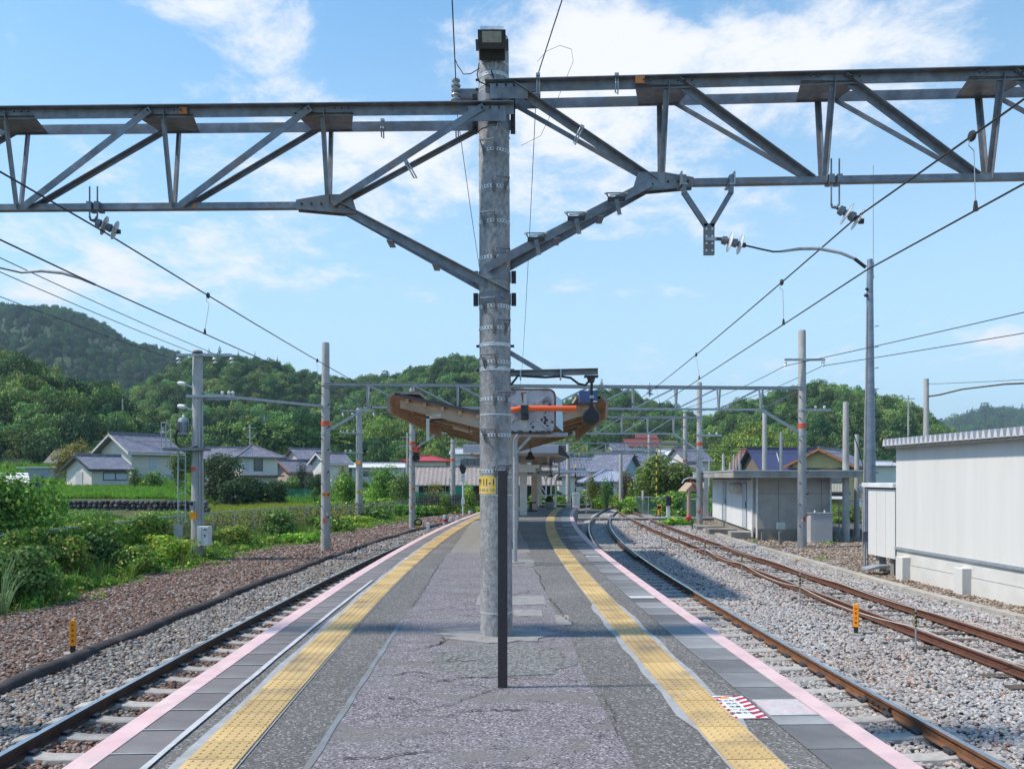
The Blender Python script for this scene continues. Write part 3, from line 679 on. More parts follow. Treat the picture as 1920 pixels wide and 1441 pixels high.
def track(label, f, y0, y1, me, ph, dz_, clips, side_m, top_m):
    t = thing('railway_track', label, 'railway track')
    rail('rail', f, -.566, y0-3, y1, side_m, t, top_m); rail('rail', f, .566, y0-3, y1, side_m, t, top_m)
    y = math.ceil((y0-ph)/SP)*SP + ph
    while y < y1-.3:
        a = slope(f, y); o = bpy.data.objects.new('sleeper', me); COL.objects.link(o); o.parent = t
        o.location = (f(y), y, dz_+rnd.uniform(-.004, .004)); o.rotation_euler = (0, 0, -a+rnd.uniform(-.006, .006))
        if y < clips:
            for s_ in (-1, 1):
                for q_ in (-1, 1):
                    c = bpy.data.objects.new('rail_clip', clipme); COL.objects.link(c); c.parent = o; c.location = (s_*.566+q_*.085, 0, 0); c.rotation_euler = (0,0,0 if q_ < 0 else math.pi)
        y += SP
    return t
darkrail = mat('dark_brown_rail', (.085,.05,.035), (.05,.032,.026), rough=.6, scale=8, bump=.1)
tL = track('railway track with dark rails along the left edge of the platform', ctrL, 1, 84, slm, 0, ZSL, 34, darkrail, railtop)
tR = track('railway track with brown rails curving along the right edge of the platform', ctrR, 3, 90, slm, 0, ZSL, 40, brownrail, railtop)
tS = track('rusty siding track with red brown rails beyond the grey ballast', ctrS, 5, 61, wsl, .2, ZSL-.02, 0, rustrail, mat('rusty_rail_top', (.36,.27,.24), (.26,.17,.14), rough=.5, scale=8))
for off in (-.566+.105, .566-.105):
    rail('guard_rail', ctrR, off, 26, 56, darkrail, tR, darkrail, z=ZR-.01)
# fishplate joint of the near right rail
yy = 9.35; a = slope(ctrR, yy); cx = ctrR(yy)+.566
b = MB(); b.bx(-.05, -.012, -.28, .28, -.105, -.05)
for k in range(4): b.cyl((-.075, -.2+k*.133, -.078), (-.012, -.2+k*.133, -.078), .016, n=8)
b.obj('fishplate', darkrail, tR, loc=(cx, yy, ZR), rz=-a)
# dark rubber-covered cable trough winding through the ballast
b = MB(); P = []
ys_ = arange(-2, 76, .35)
prof = [(-.11,-.03),(-.105,.06),(-.07,.10),(0,.115),(.07,.10),(.105,.06),(.11,-.03)]; n = len(prof)
for y in ys_:
    j = .012*math.sin(y*3.3)+rnd.uniform(-.006, .006); hh = 1+.12*math.sin(y*1.3)+rnd.uniform(-.05, .05)
    b.v += [(trough(y)+px+j, y, ZB+pz*hh) for px, pz in prof]
for k in range(len(ys_)-1):
    for i in range(n-1): b.f.append((k*n+i, k*n+i+1, (k+1)*n+i+1, (k+1)*n+i)); b.mi.append(0)
tag(b.obj('cable_trough', mat('dark_trough', (.055,.045,.045), (.03,.026,.028), rough=.9, scale=3, bump=.5, bscale=25, c3=(.09,.08,.075), s3=2), smooth=True), 'dark brown cable trough winding through the ballast beyond the left track', 'cable trough')
# concrete kerb beyond the siding, in lengths
kerb = thing('concrete_kerb', 'long low concrete kerb between the siding and the yard gravel', 'kerb')
y = 9.0; kme = MB().bx(-.13, .13, -.49, .49, -.12, .085).mesh('kerb_stone'); bm_fix(kme); kme.materials.append(mat('kerb_concrete', (.42,.40,.36), (.32,.30,.27), rough=.9, scale=3, bump=.3, rand=.1))
while y < 46:
    a = slope(kerbX, y); o = bpy.data.objects.new('kerb_stone', kme); COL.objects.link(o); o.parent = kerb; o.location = (kerbX(y), y, ZB+rnd.uniform(-.006,.006)); o.rotation_euler = (0,0,-a); y += .985
# board crossing over both right hand tracks
xb = thing('board_crossing', 'grey boarded foot crossing over the tracks at the platform end', 'foot crossing')
for k, (x0, x1) in enumerate(((3.2, 4.7), (5.6, 6.9), (7.0, 7.5), (8.9, 13.5), (-1.5, 3.0))):
    MB().bx(x0, x1, 50.6, 52.2, -1.15, -.955).obj('board', concdark, xb)
MB().bx(4.75, 5.5, 50.6, 52.2, -1.15, -.962).obj('board', concdark, xb); MB().bx(7.6, 8.8, 50.6, 52.2, -1.15, -.965).obj('board', concdark, xb)
# ------------------------------------------------------------------ main pole
PX, PY = -.16, 8.2
pole = thing('concrete_pole', 'big mottled concrete pole in the middle of the platform with a yellow number plate', 'pole', (PX, PY, 0))
pole.rotation_euler = (0, R(-.28), 0)
b = MB(); b.lathe([(.168,-.2),(.166,0),(.160,3),(.155,6.05),(.150,6.13),(.12,6.17)], n=40); b.obj('shaft', concpole, pole, smooth=True)
bandm = mat('perforated_band_steel', (.62,.65,.68), (.50,.52,.55), rough=.45, metal=.3, scale=20)
def pr(z): return .1665-.0020*z
def zv(v, d=8.04): return EYE+(895-v)*d/1493
b = MB(); b.lathe([(.1665,-.016),(.1695,-.016),(.1695,.016),(.1665,.016)], n=36); bme = b.mesh('step_band'); bm_fix(bme); bme.materials.append(bandm)
b = MB()
for k in range(30):
    t = 2*math.pi*k/30; b.cyl((math.cos(t)*.165, math.sin(t)*.165, 0), (math.cos(t)*.1705, math.sin(t)*.1705, 0), .0085, n=8)
hme = b.mesh('band_hole'); hme.materials.append(blackm)
b = MB(); w = .085
b.tube([(-w,-.165,-.055),(-w,-.215,.0),(-w-.01,-.29,.058),(w+.01,-.29,.058),(w,-.215,.0),(w,-.165,-.055)], .0105, n=6)
b.bar((-w+.02,-.176,-.07), (-w-.006,-.19,.05), .034, .008, up=(0,1,0)); b.bar((w-.02,-.176,-.07), (w+.006,-.19,.05), .034, .008, up=(0,1,0)); b.bar((-w*.55,-.172,-.03), (-w,-.20,.02), .012, .02, up=(0,1,0))
ime = b.mesh('step_iron'); bm_fix(ime); ime.materials.append(steel)
for k, (v, s_) in enumerate(((278,-1),(347,1),(412,-1),(480,1),(572,-1),(613,1),(677,-1),(747,1),(815,-1),(883,1))):
    z = zv(v)
    o = bpy.data.objects.new('step_band', bme); COL.objects.link(o); o.parent = pole; o.location = (0,0,z); q_ = pr(z)/.1665; o.scale = (q_,q_,1)
    h = bpy.data.objects.new('band_hole', hme); COL.objects.link(h); h.parent = o; h['kind'] = 'stuff'
    i = bpy.data.objects.new('step_iron', ime); COL.objects.link(i); i.parent = o; i.rotation_euler = (0,0,R(s_*21 if s_ > 0 else -16)); i.scale = (.82,.9,1)
thin = MB(); thin.lathe([(.166,-.006),(.1685,-.006),(.1685,.006),(.166,.006)], n=32); tme = thin.mesh('thin_band'); bm_fix(tme); tme.materials.append(bandm)
slot = MB(); slot.lathe([(.166,-.018),(.1700,-.018),(.1700,-.008),(.1675,-.008),(.1675,.008),(.1700,.008),(.1700,.018),(.166,.018)], n=32)
for t in range(10):
    a = t*.628; slot.cyl((math.cos(a)*.166, math.sin(a)*.166, 0), (math.cos(a)*.1715, math.sin(a)*.1715, 0), .007, n=6)
slme = slot.mesh('slotted_band'); bm_fix(slme); slme.materials.append(bandm)
for v, m_ in ((776,tme),(112,tme),(1150,tme),(135,slme),(153,slme),(644,slme),(690,slme),(894,tme),(928,tme)):
    o = bpy.data.objects.new(m_.name, m_); COL.objects.link(o); o.parent = pole; z = zv(v); o.location = (0,0,z); q_ = pr(z)/.1665; o.scale = (q_,q_,1)
    if m_ is slme:
        MB().cyl((-.20,0,0),(-.165,0,0),.014,n=8).cyl((.165,0,0),(.205,0,0),.014,n=8).obj('bolt', steel_dk, o)
def clamp(v0, v1):
    z0, z1 = zv(v1), zv(v0); c = MB(); c.lathe([(pr(z0)-.002,z0),(pr(z0)+.007,z0),(pr(z1)+.007,z1),(pr(z1)-.002,z1)], n=36); o = c.obj('clamp_band', steel, pole, smooth=True)
    c = MB(); h = (z0+z1)/2
    for s_ in (-1,1):
        c.box((s_*.195, -.012, h), (.05,.012,z1-z0+.02)).box((s_*.195, .012, h), (.05,.012,z1-z0+.02)); 
        for q_ in (-.3,.3): c.cyl((s_*.198,-.035,h+q_*(z1-z0)), (s_*.198,.035,h+q_*(z1-z0)), .013, n=6)
    c.obj('clamp_bolt', steel_dk, o)
clamp(185, 236);
clamp(165, 200); clamp(503, 522); clamp(545, 565)
# yellow number plate wrapped round the front of the shaft
b = MB(); z0, z1 = zv(926, 8.03), zv(892, 8.03); n = 14; r_ = .1705
for k in range(n+1):
    t = R(180+6+k*(86/n)); b.v += [(math.cos(t)*r_, math.sin(t)*r_, z0), (math.cos(t)*r_, math.sin(t)*r_, z1)]
b.f = [(2*k, 2*k+1, 2*k+3, 2*k+2) for k in range(n)]; b.mi = [0]*n
pl = b.obj('number_plate', mat('aged_yellow_plate', (.72,.50,.10), (.62,.42,.09), rough=.5, scale=12, c3=(.60,.50,.30), s3=9), pole)
def wraptext(s_, size, zc, a0, m, sx=1, da=0):
    # letters laid round the shaft one by one
    a = a0
    for ch in s_:
        if ch != ' ':
            x, y = math.cos(R(a))*(r_+.0015), math.sin(R(a))*(r_+.0015)
            textmesh('lettering', ch, size, m, pl, (x, y, zc), rot=(R(90),0,R(a+90)), bold=.0015, sx=sx)
        a += da
inkm = mat('dark_brown_ink', (.05,.03,.02), (.08,.05,.03), rough=.7)
wraptext('四', .075, z0+.117, 201, inkm, sx=1.0, da=0); wraptext('11-1', .10, z0+.117, 226, inkm, sx=.8, da=12.5)
wraptext('92 IN5.0 118', .036, z0+.04, 199, mat('faded_ink', (.30,.20,.06), (.4,.26,.08)), sx=.8, da=6.0)

# floodlight at the pole top
fl = thing('floodlight', 'black finned floodlight tilted down on top of the big concrete pole', 'floodlight', (PX-.04, PY-.27, 5.98))
fl.rotation_euler = (R(28), 0, 0)
b = MB(); b.box((0,0,0), (.275,.09,.17)); b.obj('housing', steel_dk, fl, bevel=.008)
MB().poly([(-.1375,-.046,-.085),(.1375,-.046,-.085),(.1375,-.046,.085),(-.1375,-.046,.085)], (0,-.03,0)).obj('front_frame', steel_dk, fl, bevel=.005)
MB().bx(-.095,.095,-.082,-.077,-.028,.070).obj('lens', mat('led_lens', (.34,.34,.29), (.24,.24,.2), rough=.3, scale=30), fl)
b = MB()
for k in range(20): b.bx(-.11+k*.0116,-.107+k*.0116,-.03,.05,.085,.115)
b.obj('cooling_fin', steel, fl)
flb = MB(); flb.box((.0,.05,-.13), (.26,.10,.11)); flb.obj('driver_box', blackm, fl, bevel=.006)
MB().bar((-.15,.0,-.0),(-.15,.12,-.10),.03,.006).bar((.15,.0,-.0),(.15,.12,-.10),.03,.006).obj('bracket', steel, fl)
cb = MB().tube([(-.17,-.2,5.78),(-.19,-.2,5.66),(-.17,-.19,5.6),(-.06,-.19,5.55),(-.02,-.18,5.62),(-.05,-.18,5.72)], .007, n=6)
tag(cb.obj('power_cable', blackm, None, loc=(PX, PY, 0)), 'black cable looping below the floodlight on the big pole', 'cable')
cb = MB().tube([(.0,-.19,5.80),(-.01,-.185,5.62),(.0,-.18,5.4),(.02,-.178,5.2),(.0,-.178,5.12),(-.05,-.18,5.06)], .005, n=6).tube([(.02,-.178,5.2),(.08,-.165,5.12),(.14,-.13,5.05)], .005, n=6)
tag(cb.obj('thin_conduit', steel_lt, None, loc=(PX, PY, 0)), 'thin pale conduit running down the pole front from the floodlight', 'cable')

# brown post standing in front of the pole
bp = thing('square_post', 'slim dark brown square post standing right in front of the concrete pole', 'post', (-.072, 6.14, 0))
MB().bx(-.037,.037,-.02,.02,-.1,1.672).obj('shaft', mat('dark_brown_paint', (.040,.028,.032), (.028,.02,.024), rough=.55, scale=30, bump=.1), bp, bevel=.003)
MB().bx(-.034,.034,-.018,.018,1.672,1.676).obj('cap', steel_dk, bp)

# ------------------------------------------------------------------ big overhead beams
def xbeam(label, side, yf, zt, zb, nodes, end_x, pole_x, brace_z, brace_x, stub):
    t = thing('overhead_beam', label, 'lattice beam')
    hy = .22
    yF = lambda x: yf(x)-hy; yB = lambda x: yf(x)+hy
    s = side; tw = .009
    for nm, yy_, w in (('top_chord', yF, .085), ('top_chord', yB, .085)):
        MB().ang((stub*(1 if yy_ is yF else 1), yy_(stub), zt), (end_x, yy_(end_x), zt), .08, .105, tw, sx=-s if yy_ is yF else s, sz=1).obj(nm, steel, t)
    MB().ang((nodes[0]-s*.02, yf(nodes[0]), zb), (end_x, yf(end_x), zb), .075, .065, tw, sz=-1).ang((nodes[0]-s*.02, yf(nodes[0])+.001, zb+.002), (end_x, yf(end_x)+.001, zb+.002), .075, .060, tw, sx=-1, sz=-1).obj('bottom_chord', steel, t)
    prev = pole_x
    for i, x in enumerate(nodes):
        for k, yy_ in enumerate((yF, yB)):
            sg = -1 if k == 0 else 1
            MB().ang((x, yf(x)+sg*.03, zb-.02), (x+s*.02, yy_(x)-sg*.02, zt+.02), .05, .05, .007, up=(1,0,0)).obj('vertical', steel, t)
            # diagonal from the previous top node down to this bottom node
            xa = prev + s*(.12 if i else .0); xb_ = x - s*.12
            if i == 0: xa = pole_x; xb_ = x - s*.06
            MB().ang((xa, yy_(xa)-sg*.015, zt+.01), (xb_, yf(xb_)+sg*.035, zb+.0), .072 if sg < 0 else .048, .072 if sg < 0 else .048, .008, sx=sg).obj('diagonal', steel, t)
        MB().add([(x-.30, yF(x)+.01, zt-.035), (x+.30, yF(x)+.01, zt-.035), (x+.20, yB(x)-.01, zt-.035), (x-.20, yB(x)-.01, zt-.035)], [(0,1,2,3)]).add([(x-.30, yF(x)+.01, zt-.028), (x+.30, yF(x)+.01, zt-.028), (x+.20, yB(x)-.01, zt-.028), (x-.20, yB(x)-.01, zt-.028)], [(3,2,1,0)]).obj('tie_plate', steel, t)
        b = MB()
        for q_ in (-.22,-.15,.12,.19,.26): b.cyl((x+q_, yF(x)-.022, zt), (x+q_, yF(x)+.0-.045, zt), .011, n=6)
        b.obj('rivet', steel_dk, t)
        prev = x
    # gusset and braces down to the pole
    x = nodes[0]
    for sg in (-1, 1):
        MB().poly([(x+s*.32, yf(x)+sg*.045, zb+.045), (x+s*.32, yf(x)+sg*.045, zb-.05), (x-s*.12, yf(x)+sg*.045, zb-.09), (x-s*.30, yf(x)+sg*.045, zb-.10), (x-s*.24, yf(x)+sg*.045, zb+.10), (x, yf(x)+sg*.045, zb+.10)], (0, sg*.008, 0)).obj('gusset', steel, t)
        b = MB(); 
        for q_ in (-.2,-.1,.06,.16,.26): b.cyl((x+s*q_, yf(x)+sg*.05, zb+.0-.03*(q_ < 0)), (x+s*q_, yf(x)+sg*.072, zb-.03*(q_ < 0)), .011, n=6)
        b.obj('rivet', steel_dk, t)
        yy0 = yf(x)+sg*.05; 
        MB().ang((x-s*.12, yy0, zb-.02), (brace_x, PY+sg*.19, brace_z), .07, .085, .009, sx=sg).obj('brace', steel, t)
    for q_ in (.35,.6) :
        xx = x+(brace_x-x)*q_; zz = zb+(brace_z-zb)*q_; MB().bx(xx-.03, xx+.03, yf(x)-.12, yf(x)+.12, zz-.06, zz-.045).obj('spacer', steel, t)
    for z_, xx in ((zt, pole_x),):
        b = MB()
        for q_ in (-.05,.04,.12): b.cyl((xx-s*.1+s*q_, yF(xx)-.022, z_-.01), (xx-s*.1+s*q_, yF(xx)-.05, z_-.01), .012, n=6)
        b.obj('rivet', steel_dk, t)
        MB().bx(xx-.16 if s < 0 else xx-.22, xx+.22 if s < 0 else xx+.16, yF(xx)+.004, yF(xx)+.014, z_-.13, z_+.02).obj('joint_plate', steel, t)
    return t
yfL = lambda x: 8.2-.022*(x-PX); yfR = lambda x: 8.2-.05*(x-PX)
bL = xbeam('grey lattice beam reaching from the big pole over the left track', -1, yfL, 5.325, 4.43, [-1.90,-3.53,-5.16,-6.8], -8.4, -.28, 3.46, -.04, .02)
bR = xbeam('grey lattice beam reaching from the big pole over the right track', 1, yfR, 5.545, 4.615, [1.52,3.14,4.75,6.36,7.97], 9.3, -.0, 3.72, -.26, -.27)
def chips(par, lst):
    for (x0, x1, y, z, h) in lst: MB().bx(x0, x1, y-.003, y+.003, z-h/2, z+h/2).obj('orange_mark', mat('worn_orange', (.62,.20,.04), (.35,.14,.05), rough=.7, scale=30), par)
chips(bL, [(-3.36,-3.28,8.045,5.325,.07),(-3.42,-3.33,8.5,5.325,.05),(-3.30,-3.18,8.235,4.43,.035)])
chips(bR, [(1.22,1.31,7.86,5.545,.07),(1.25,1.33,8.33,5.545,.05)])
endp = thing('concrete_pole', 'plain concrete pole carrying the outer end of the left lattice beam', 'pole', (-8.5, yfL(-8.5), 0)); MB().lathe([(.17,-1.3),(.155,5.9)], n=20).obj('shaft', concpole2, endp, smooth=True)
endp = thing('concrete_pole', 'plain concrete pole carrying the outer end of the right lattice beam', 'pole', (9.2, yfR(9.2), 0)); MB().lathe([(.17,-1.3),(.155,6.1)], n=20).obj('shaft', concpole2, endp, smooth=True)
# small hooks and stirrup steps on the right brace
def stirrup(p):
    t = thing('step_stirrup', '', 'step', p)
    MB().tube([(-.07,-.05,.10),(.09,-.05,.11),(.115,-.03,.125),(.09,.0,.14),(-.09,.0,.14),(-.115,-.03,.125),(-.09,-.05,.11)], .007, n=6).obj('loop', steel, t)
    MB().bx(-.085,.085,-.045,-.005,.055,.09).bar((-.08,-.03,.09),(-.1,-.03,.12),.01,.01).bar((.08,-.03,.09),(.1,-.03,.12),.01,.01).obj('saddle', steel_dk, t)
    MB().bar((.0,-.04,.06),(.03,-.045,-.09),.04,.012,up=(0,1,0)).obj('strap', steel, t)
    return t
for k, (u, v) in enumerate(((1005,452),(1080,413),(1155,377))):
    x = (u-960)/1493*7.95; z = EYE+(895-v)*7.95/1493
    t = stirrup((x, 7.95, z-.06)); tag(t, ('lowest', 'middle', 'topmost')[k]+' of three looped step stirrups on the right slanting brace', 'step stirrup', 'step stirrups on the slanting brace')
def hook(p, rot, label):
    o = MB().tube([(-.012,-.06,.10),(-.012,-.09,.0),(-.012,-.06,-.08),(.012,-.06,-.10),(.012,-.09,.0),(.012,-.06,.08)], .008, n=6).box((0,-.06,.09),(.04,.05,.025)).obj('hook_bolt', steel_lt, None, loc=p)
    o.rotation_euler = (0, rot, 0); tag(o, label, 'hook bolt', 'hook bolts on the beams')
hook((-1.37,8.5,5.31), 0, 'pale hook bolt hanging on the rear top chord left of the pole')
hook((-1.02,8.1,4.72), R(-30), 'pale hook bolt on the left diagonal beside the pole')
hook((-.58,8.5,5.30), 0, 'pale hook bolt on the rear chord close to the left of the pole')
hook((1.04,7.98,5.53), 0, 'hook bolt clipped over the right top chord')
hook((.26,8.02,5.55), 0, 'hook bolt over the right top chord close beside the pole')
hook((.66,8.0,5.03), R(25), 'hook bolt on the first right diagonal beside the pole')
# cross arm with two upright insulators and the feeder wires
ca = thing('cross_arm', 'short steel cross arm through the pole top with an insulator at each end', 'cross arm', (0, 8.42, 5.66))
MB().bx(-.63,.30,-.04,.04,-.05,.05).obj('arm', steel, ca)
INS = [(.02,0),(.045,.01),(.05,.025),(.03,.03),(.028,.055),(.05,.06),(.052,.075),(.028,.085),(.026,.11),(.045,.115),(.045,.13),(.02,.14)]
for x in (-.59, .25):
    i = MB().lathe(INS, (x,-.06,.0)).obj('insulator', porcelain, ca, smooth=True); MB().lathe(INS, (x,-.06,-.01), axis=(0,0,-1)).obj('insulator', porcelain, ca, smooth=True)
def wire(name, pts, r, label, cat='wire', group=None, m=None, n=6):
    o = MB().tube(pts, r, n=n).obj(name, m or wirem, None, smooth=True); return tag(o, label, cat, group)
def sag(p0, p1, s, n=10):
    p0 = Vector(p0); p1 = Vector(p1); return [p0.lerp(p1, i/n)-Vector((0,0,s*4*(i/n)*(1-i/n))) for i in range(n+1)]
wire('feeder_wire', sag((-.59,8.36,5.78),(.5,-14,6.6),.3)+[], .006, 'thin feeder wire running up and overhead from the left insulator on the pole top')
wire('feeder_wire', sag((.25,8.36,5.78),(3.2,-14,6.9),.3), .006, 'thin feeder wire running up and overhead from the right insulator on the pole top')
wire('guy_wire', sag((-.59,8.42,5.55),(-.2,30,5.2),.9), .004, 'thin dark wire sloping down behind the pole on its left side')
wire('guy_wire', sag((.25,8.42,5.55),(.3,32,5.2),.7), .004, 'thin dark wire dropping behind the pole on its right side')
wire('jumper_wire', [(-.585,8.2,5.92),(-.56,8.2,5.86),(-.5,8.2,5.77),(-.42,8.15,5.75),(-.33,8.1,5.78)], .005, 'short curved jumper wire from the left insulator to the pole')
wire('jumper_wire', [(.262,8.2,5.90),(.36,8.3,6.06),(.5,8.3,6.12),(.62,8.3,6.08),(.63,8.2,5.9),(.45,8.3,5.5),(.3,8.35,5.2),(.1,8.4,5.12)], .0022, 'thin looping jumper wire from the right insulator down past the beam')

# ------------------------------------------------------------------ catenary over both tracks
def insul(name, p, axis, s=1.0, parent=None, m=None, two=2):
    o = thing(name, '', '', p) if parent is None else None
    b = MB(); ax = Vector(axis).normalized()
    return b, ax
DISC = [(.018,0),(.045,.01),(.052,.06),(.03,.07),(.035,.085),(.115,.098),(.122,.104),(.115,.112),(.04,.116),(.028,.128)]
def disc_string(parent, p, axis, s=1.0, m=porcelain):
    p = Vector(p); ax = Vector(axis).normalized()
    for k in range(2):
        q_ = p+ax*(.125*k*s)
        MB().lathe([(r*s, h*s) for r, h in DISC[:5]], q_, ax, n=16).obj('cap', steel, parent, smooth=True)
        MB().lathe([(r*s, h*s) for r, h in DISC[4:]], q_, ax, n=20).obj('disc', m, parent, smooth=True)
    e = p+ax*(.27*s); MB().box(e, (.05*s,.03*s,.05*s)).cyl(p-ax*.05, p+ax*.28*s, .012).obj('fitting', steel_dk, parent)
    return e
def cat_support(x, yb, zb, zm, label):
    t = thing('messenger_insulator', label, 'insulator')
    for q_ in (-.04,.04):
        MB().cyl((x+q_, yb-.05, zm+.16), (x+q_, yb-.05, zb+.20), .008, n=6).obj('rod', steel, t)
        MB().bx(x+q_-.025, x+q_+.025, yb-.075, yb+.06, zb-.045, zb+.04).obj('clip', steel, t)
    MB().tube([(x-.04, yb-.05, zm+.16),(x-.03, yb-.05, zm+.125),(x+.01, yb-.05, zm+.12),(x+.04, yb-.05, zm+.16)], .012, n=6).obj('yoke', steel, t)
    return t
# right track
MR = [(3.60,-14,4.22),(3.42,7.9,4.20),(4.20,30.3,4.15),(5.05,44,4.1),(10.2,72,4.1),(18,96,4.1)]
CR = [(3.95,-14,3.63),(3.42,7.7,3.62),(4.35,30.3,3.6),(5.1,44,3.6),(10.3,72,3.6),(18,96,3.6)]
ML = [(-4.15,-14,4.2),(-4.22,8.2,4.16),(-3.72,30.4,4.1),(-2.6,44,4.05),(2.4,70,4.0),(8.5,86,4)]
CL_ = [(-3.9,-14,3.6),(-4.28,8.2,3.60),(-3.65,30.4,3.55),(-2.55,44,3.5),(2.4,70,3.5),(8.5,86,3.5)]
def polyw(P, sags):
    out = []
    for (a, b_), s_ in zip(zip(P[:-1], P[1:]), sags): out += sag(a, b_, s_, 10)[:-1]
    return out+[Vector(P[-1])]
def at_y(P, y):
    for a, b_ in zip(P[:-1], P[1:]):
        if a.y <= y <= b_.y: return a.lerp(b_, (y-a.y)/(b_.y-a.y))
    return P[-1]
ballm = mat('black_hanger', (.02,.02,.022), (.03,.03,.03), rough=.5)
for side, Mp, Cp, dys in (('right', MR, CR, [2.2,5.95,10.35,16.0,21.5,27,35,40]), ('left', ML, CL_, [3,6.4,10.9,16.5,22,27,35,40])):
    mp_ = polyw(Mp, [.10,.10,.08,.15,.1]); cp_ = polyw(Cp, [.02,.02,.02,.03,.0])
    wire('messenger_wire', mp_, .0085, 'upper catenary wire above the %s track' % side, group='overhead catenary wires')
    wire('contact_wire', cp_, .0075, 'lower contact wire above the %s track' % side, group='overhead catenary wires')
    for k, y in enumerate(dys):
        a = at_y(mp_, y); c = at_y(cp_, y)
        d = thing('wire_hanger', '%s ball hanger from the camera on the overhead wires of the %s track' % (('first','second','third','fourth','fifth','sixth','seventh','eighth')[k], side), 'wire hanger', (a.x, a.y, a.z), group='ball hangers on the catenary')
        MB().lathe([(.015,-.02),(.035,-.015),(.042,0),(.035,.015),(.015,.02)], (0,0,0), axis=(1,0,0), n=14).obj('ball', ballm, d, smooth=True)
        MB().tube([(-.02,0,-.03),(-.025,0,-.07),(.015,0,-.11),(c.x-a.x,0,c.z-a.z+.05)], .0035, n=5).obj('dropper', steel_lt, d)
        MB().cyl((c.x-a.x,0,c.z-a.z+.07),(c.x-a.x,0,c.z-a.z-.005),.011,.02,n=7).obj('clamp', ballm, d)
t = cat_support(3.24, yfR(3.2), 4.615, 4.20, 'two grey disc insulators holding the upper wire under the right beam')
disc_string(t, (3.27, yfR(3.2)-.05, 4.31), (.83,-.1,-.50), .95, white_pc)
t = cat_support(-4.33, yfL(-4.3), 4.43, 4.16, 'two grey disc insulators holding the upper wire under the left beam')
disc_string(t, (-4.31, yfL(-4.3)-.05, 4.265), (.75,.25,-.30), .85)
# Y shaped drop bracket with insulators and steady arm, right track
xa, xb2 = 1.73, 2.205; yq = 8.02
yb_ = thing('drop_bracket', 'grey Y shaped drop bracket hanging under the right beam with bolt holes', 'bracket')
MB().bar((xa,yq,4.66),(xa,yq,4.47),.04,.06).bar((xa,yq,4.49),(1.955,yq,4.15),.04,.05).bar((xb2,yq,4.66),(xb2,yq,4.47),.04,.06).bar((xb2,yq,4.49),(2.005,yq,4.15),.04,.05).obj('arm', steel, yb_)
MB().bx(1.93,2.035,yq-.02,yq+.02,3.86,4.17).obj('plate', steel, yb_)
b = MB()
for q_ in range(4):
    for xx in (1.953,2.012): b.cyl((xx,yq-.024,3.90+q_*.072),(xx,yq-.019,3.90+q_*.072),.011,n=10)
b.obj('bolt_hole', mat('sky_seen_hole', (.62,.68,.72), (.6,.66,.7), rough=.4), yb_)
MB().bx(xa-.03,xa+.03,yq-.035,yq+.14,4.56,4.575).bx(xb2-.03,xb2+.03,yq-.035,yq+.14,4.56,4.575).bx(xa-.035,xa-.02,yq-.04,yq+.14,4.56,4.69).bx(xb2+.02,xb2+.035,yq-.04,yq+.14,4.56,4.69).obj('clip', steel_lt, yb_)
sa = thing('steady_arm', 'pale curved steady arm with two disc insulators pulling the right contact wire', 'steady arm')
MB().bx(1.94,2.12,yq-.032,yq-.024,3.995,4.03).obj('link', steel_lt, sa)
disc_string(sa, (2.10,yq-.03,4.005), (.97,0,-.24), .85, white_pc)
MB().tube([(2.33,yq-.03,3.95),(2.5,yq-.03,3.91),(2.62,yq-.03,3.885),(2.72,yq-.04,3.885)], .009, n=7).obj('rod', steel_dk, sa)
MB().tube([(2.70,yq-.04,3.885),(2.88,yq-.06,3.905),(3.05,yq-.12,3.89),(3.22,yq-.22,3.82),(3.33,yq-.28,3.745),(3.43,yq-.30,3.655)], [.012,.016,.017,.016,.014,.012], n=8).obj('arm', steel_lt, sa, smooth=True)
MB().tube([(3.33,yq-.28,3.745),(3.43,yq-.30,3.655)], .017, n=8).obj('clamp', blackm, sa)
sa = thing('steady_arm', 'curved steady arm reaching in from the left to the left contact wire', 'steady arm')
MB().tube([(-5.6,8.1,3.86),(-5.2,8.1,3.75),(-4.98,8.1,3.70)], .009, n=7).obj('rod', steel_dk, sa)
MB().tube([(-4.98,8.1,3.705),(-4.80,8.12,3.725),(-4.60,8.14,3.71),(-4.42,8.15,3.66),(-4.28,8.18,3.60)], [.012,.015,.016,.015,.012], n=8).obj('arm', steel_lt, sa, smooth=True)
wire('span_wire', [(-5.2,8.1,3.75),(-7,8.15,4.0),(-8.4,8.3,4.2)], .006, 'thin stay wire behind the left steady arm')

# signal arm on the pole with hanging round lamp
sg = thing('signal_bracket', 'steel bracket arm on the pole with a round black departure indicator hanging from it', 'signal arm', (PX, PY, 0))
z0 = 2.69; 
MB().ang((.14,-.02,z0),(1.04,-.06,z0+.015),.05,.062,.007,sx=-1).obj('arm', steel, sg)
MB().bar((.13,-.0,z0+.22),(.46,-.03,z0+.02),.006,.05).obj('stay', steel, sg)
MB().tube([(.15,-.03,z0-.12),(.22,-.05,z0-.03),(.32,-.05,z0-.035),(.5,-.05,z0-.045),(.66,-.05,z0-.035),(.76,-.05,z0-.05),(.84,-.05,z0-.11),(.91,-.05,z0-.125),(.97,-.05,z0-.06),(.975,-.05,z0-.03)], .012, n=8).obj('cable', blackm, sg, smooth=True)
MB().bx(.24,.255,-.075,.0,z0-.07,z0+.03).bx(.65,.665,-.075,.0,z0-.07,z0+.04).obj('cable_tie', steel_lt, sg)
MB().bx(.90,1.04,-.10,.0,z0-.045,z0-.028).cyl((.97,-.05,z0-.1),(.97,-.05,z0-.03),.03,.05,n=10).obj('mount', steel_dk, sg)
MB().cyl((.975,-.05,z0-.10),(.975,-.05,z0-.36),.014,n=10).obj('stem', blackm, sg)
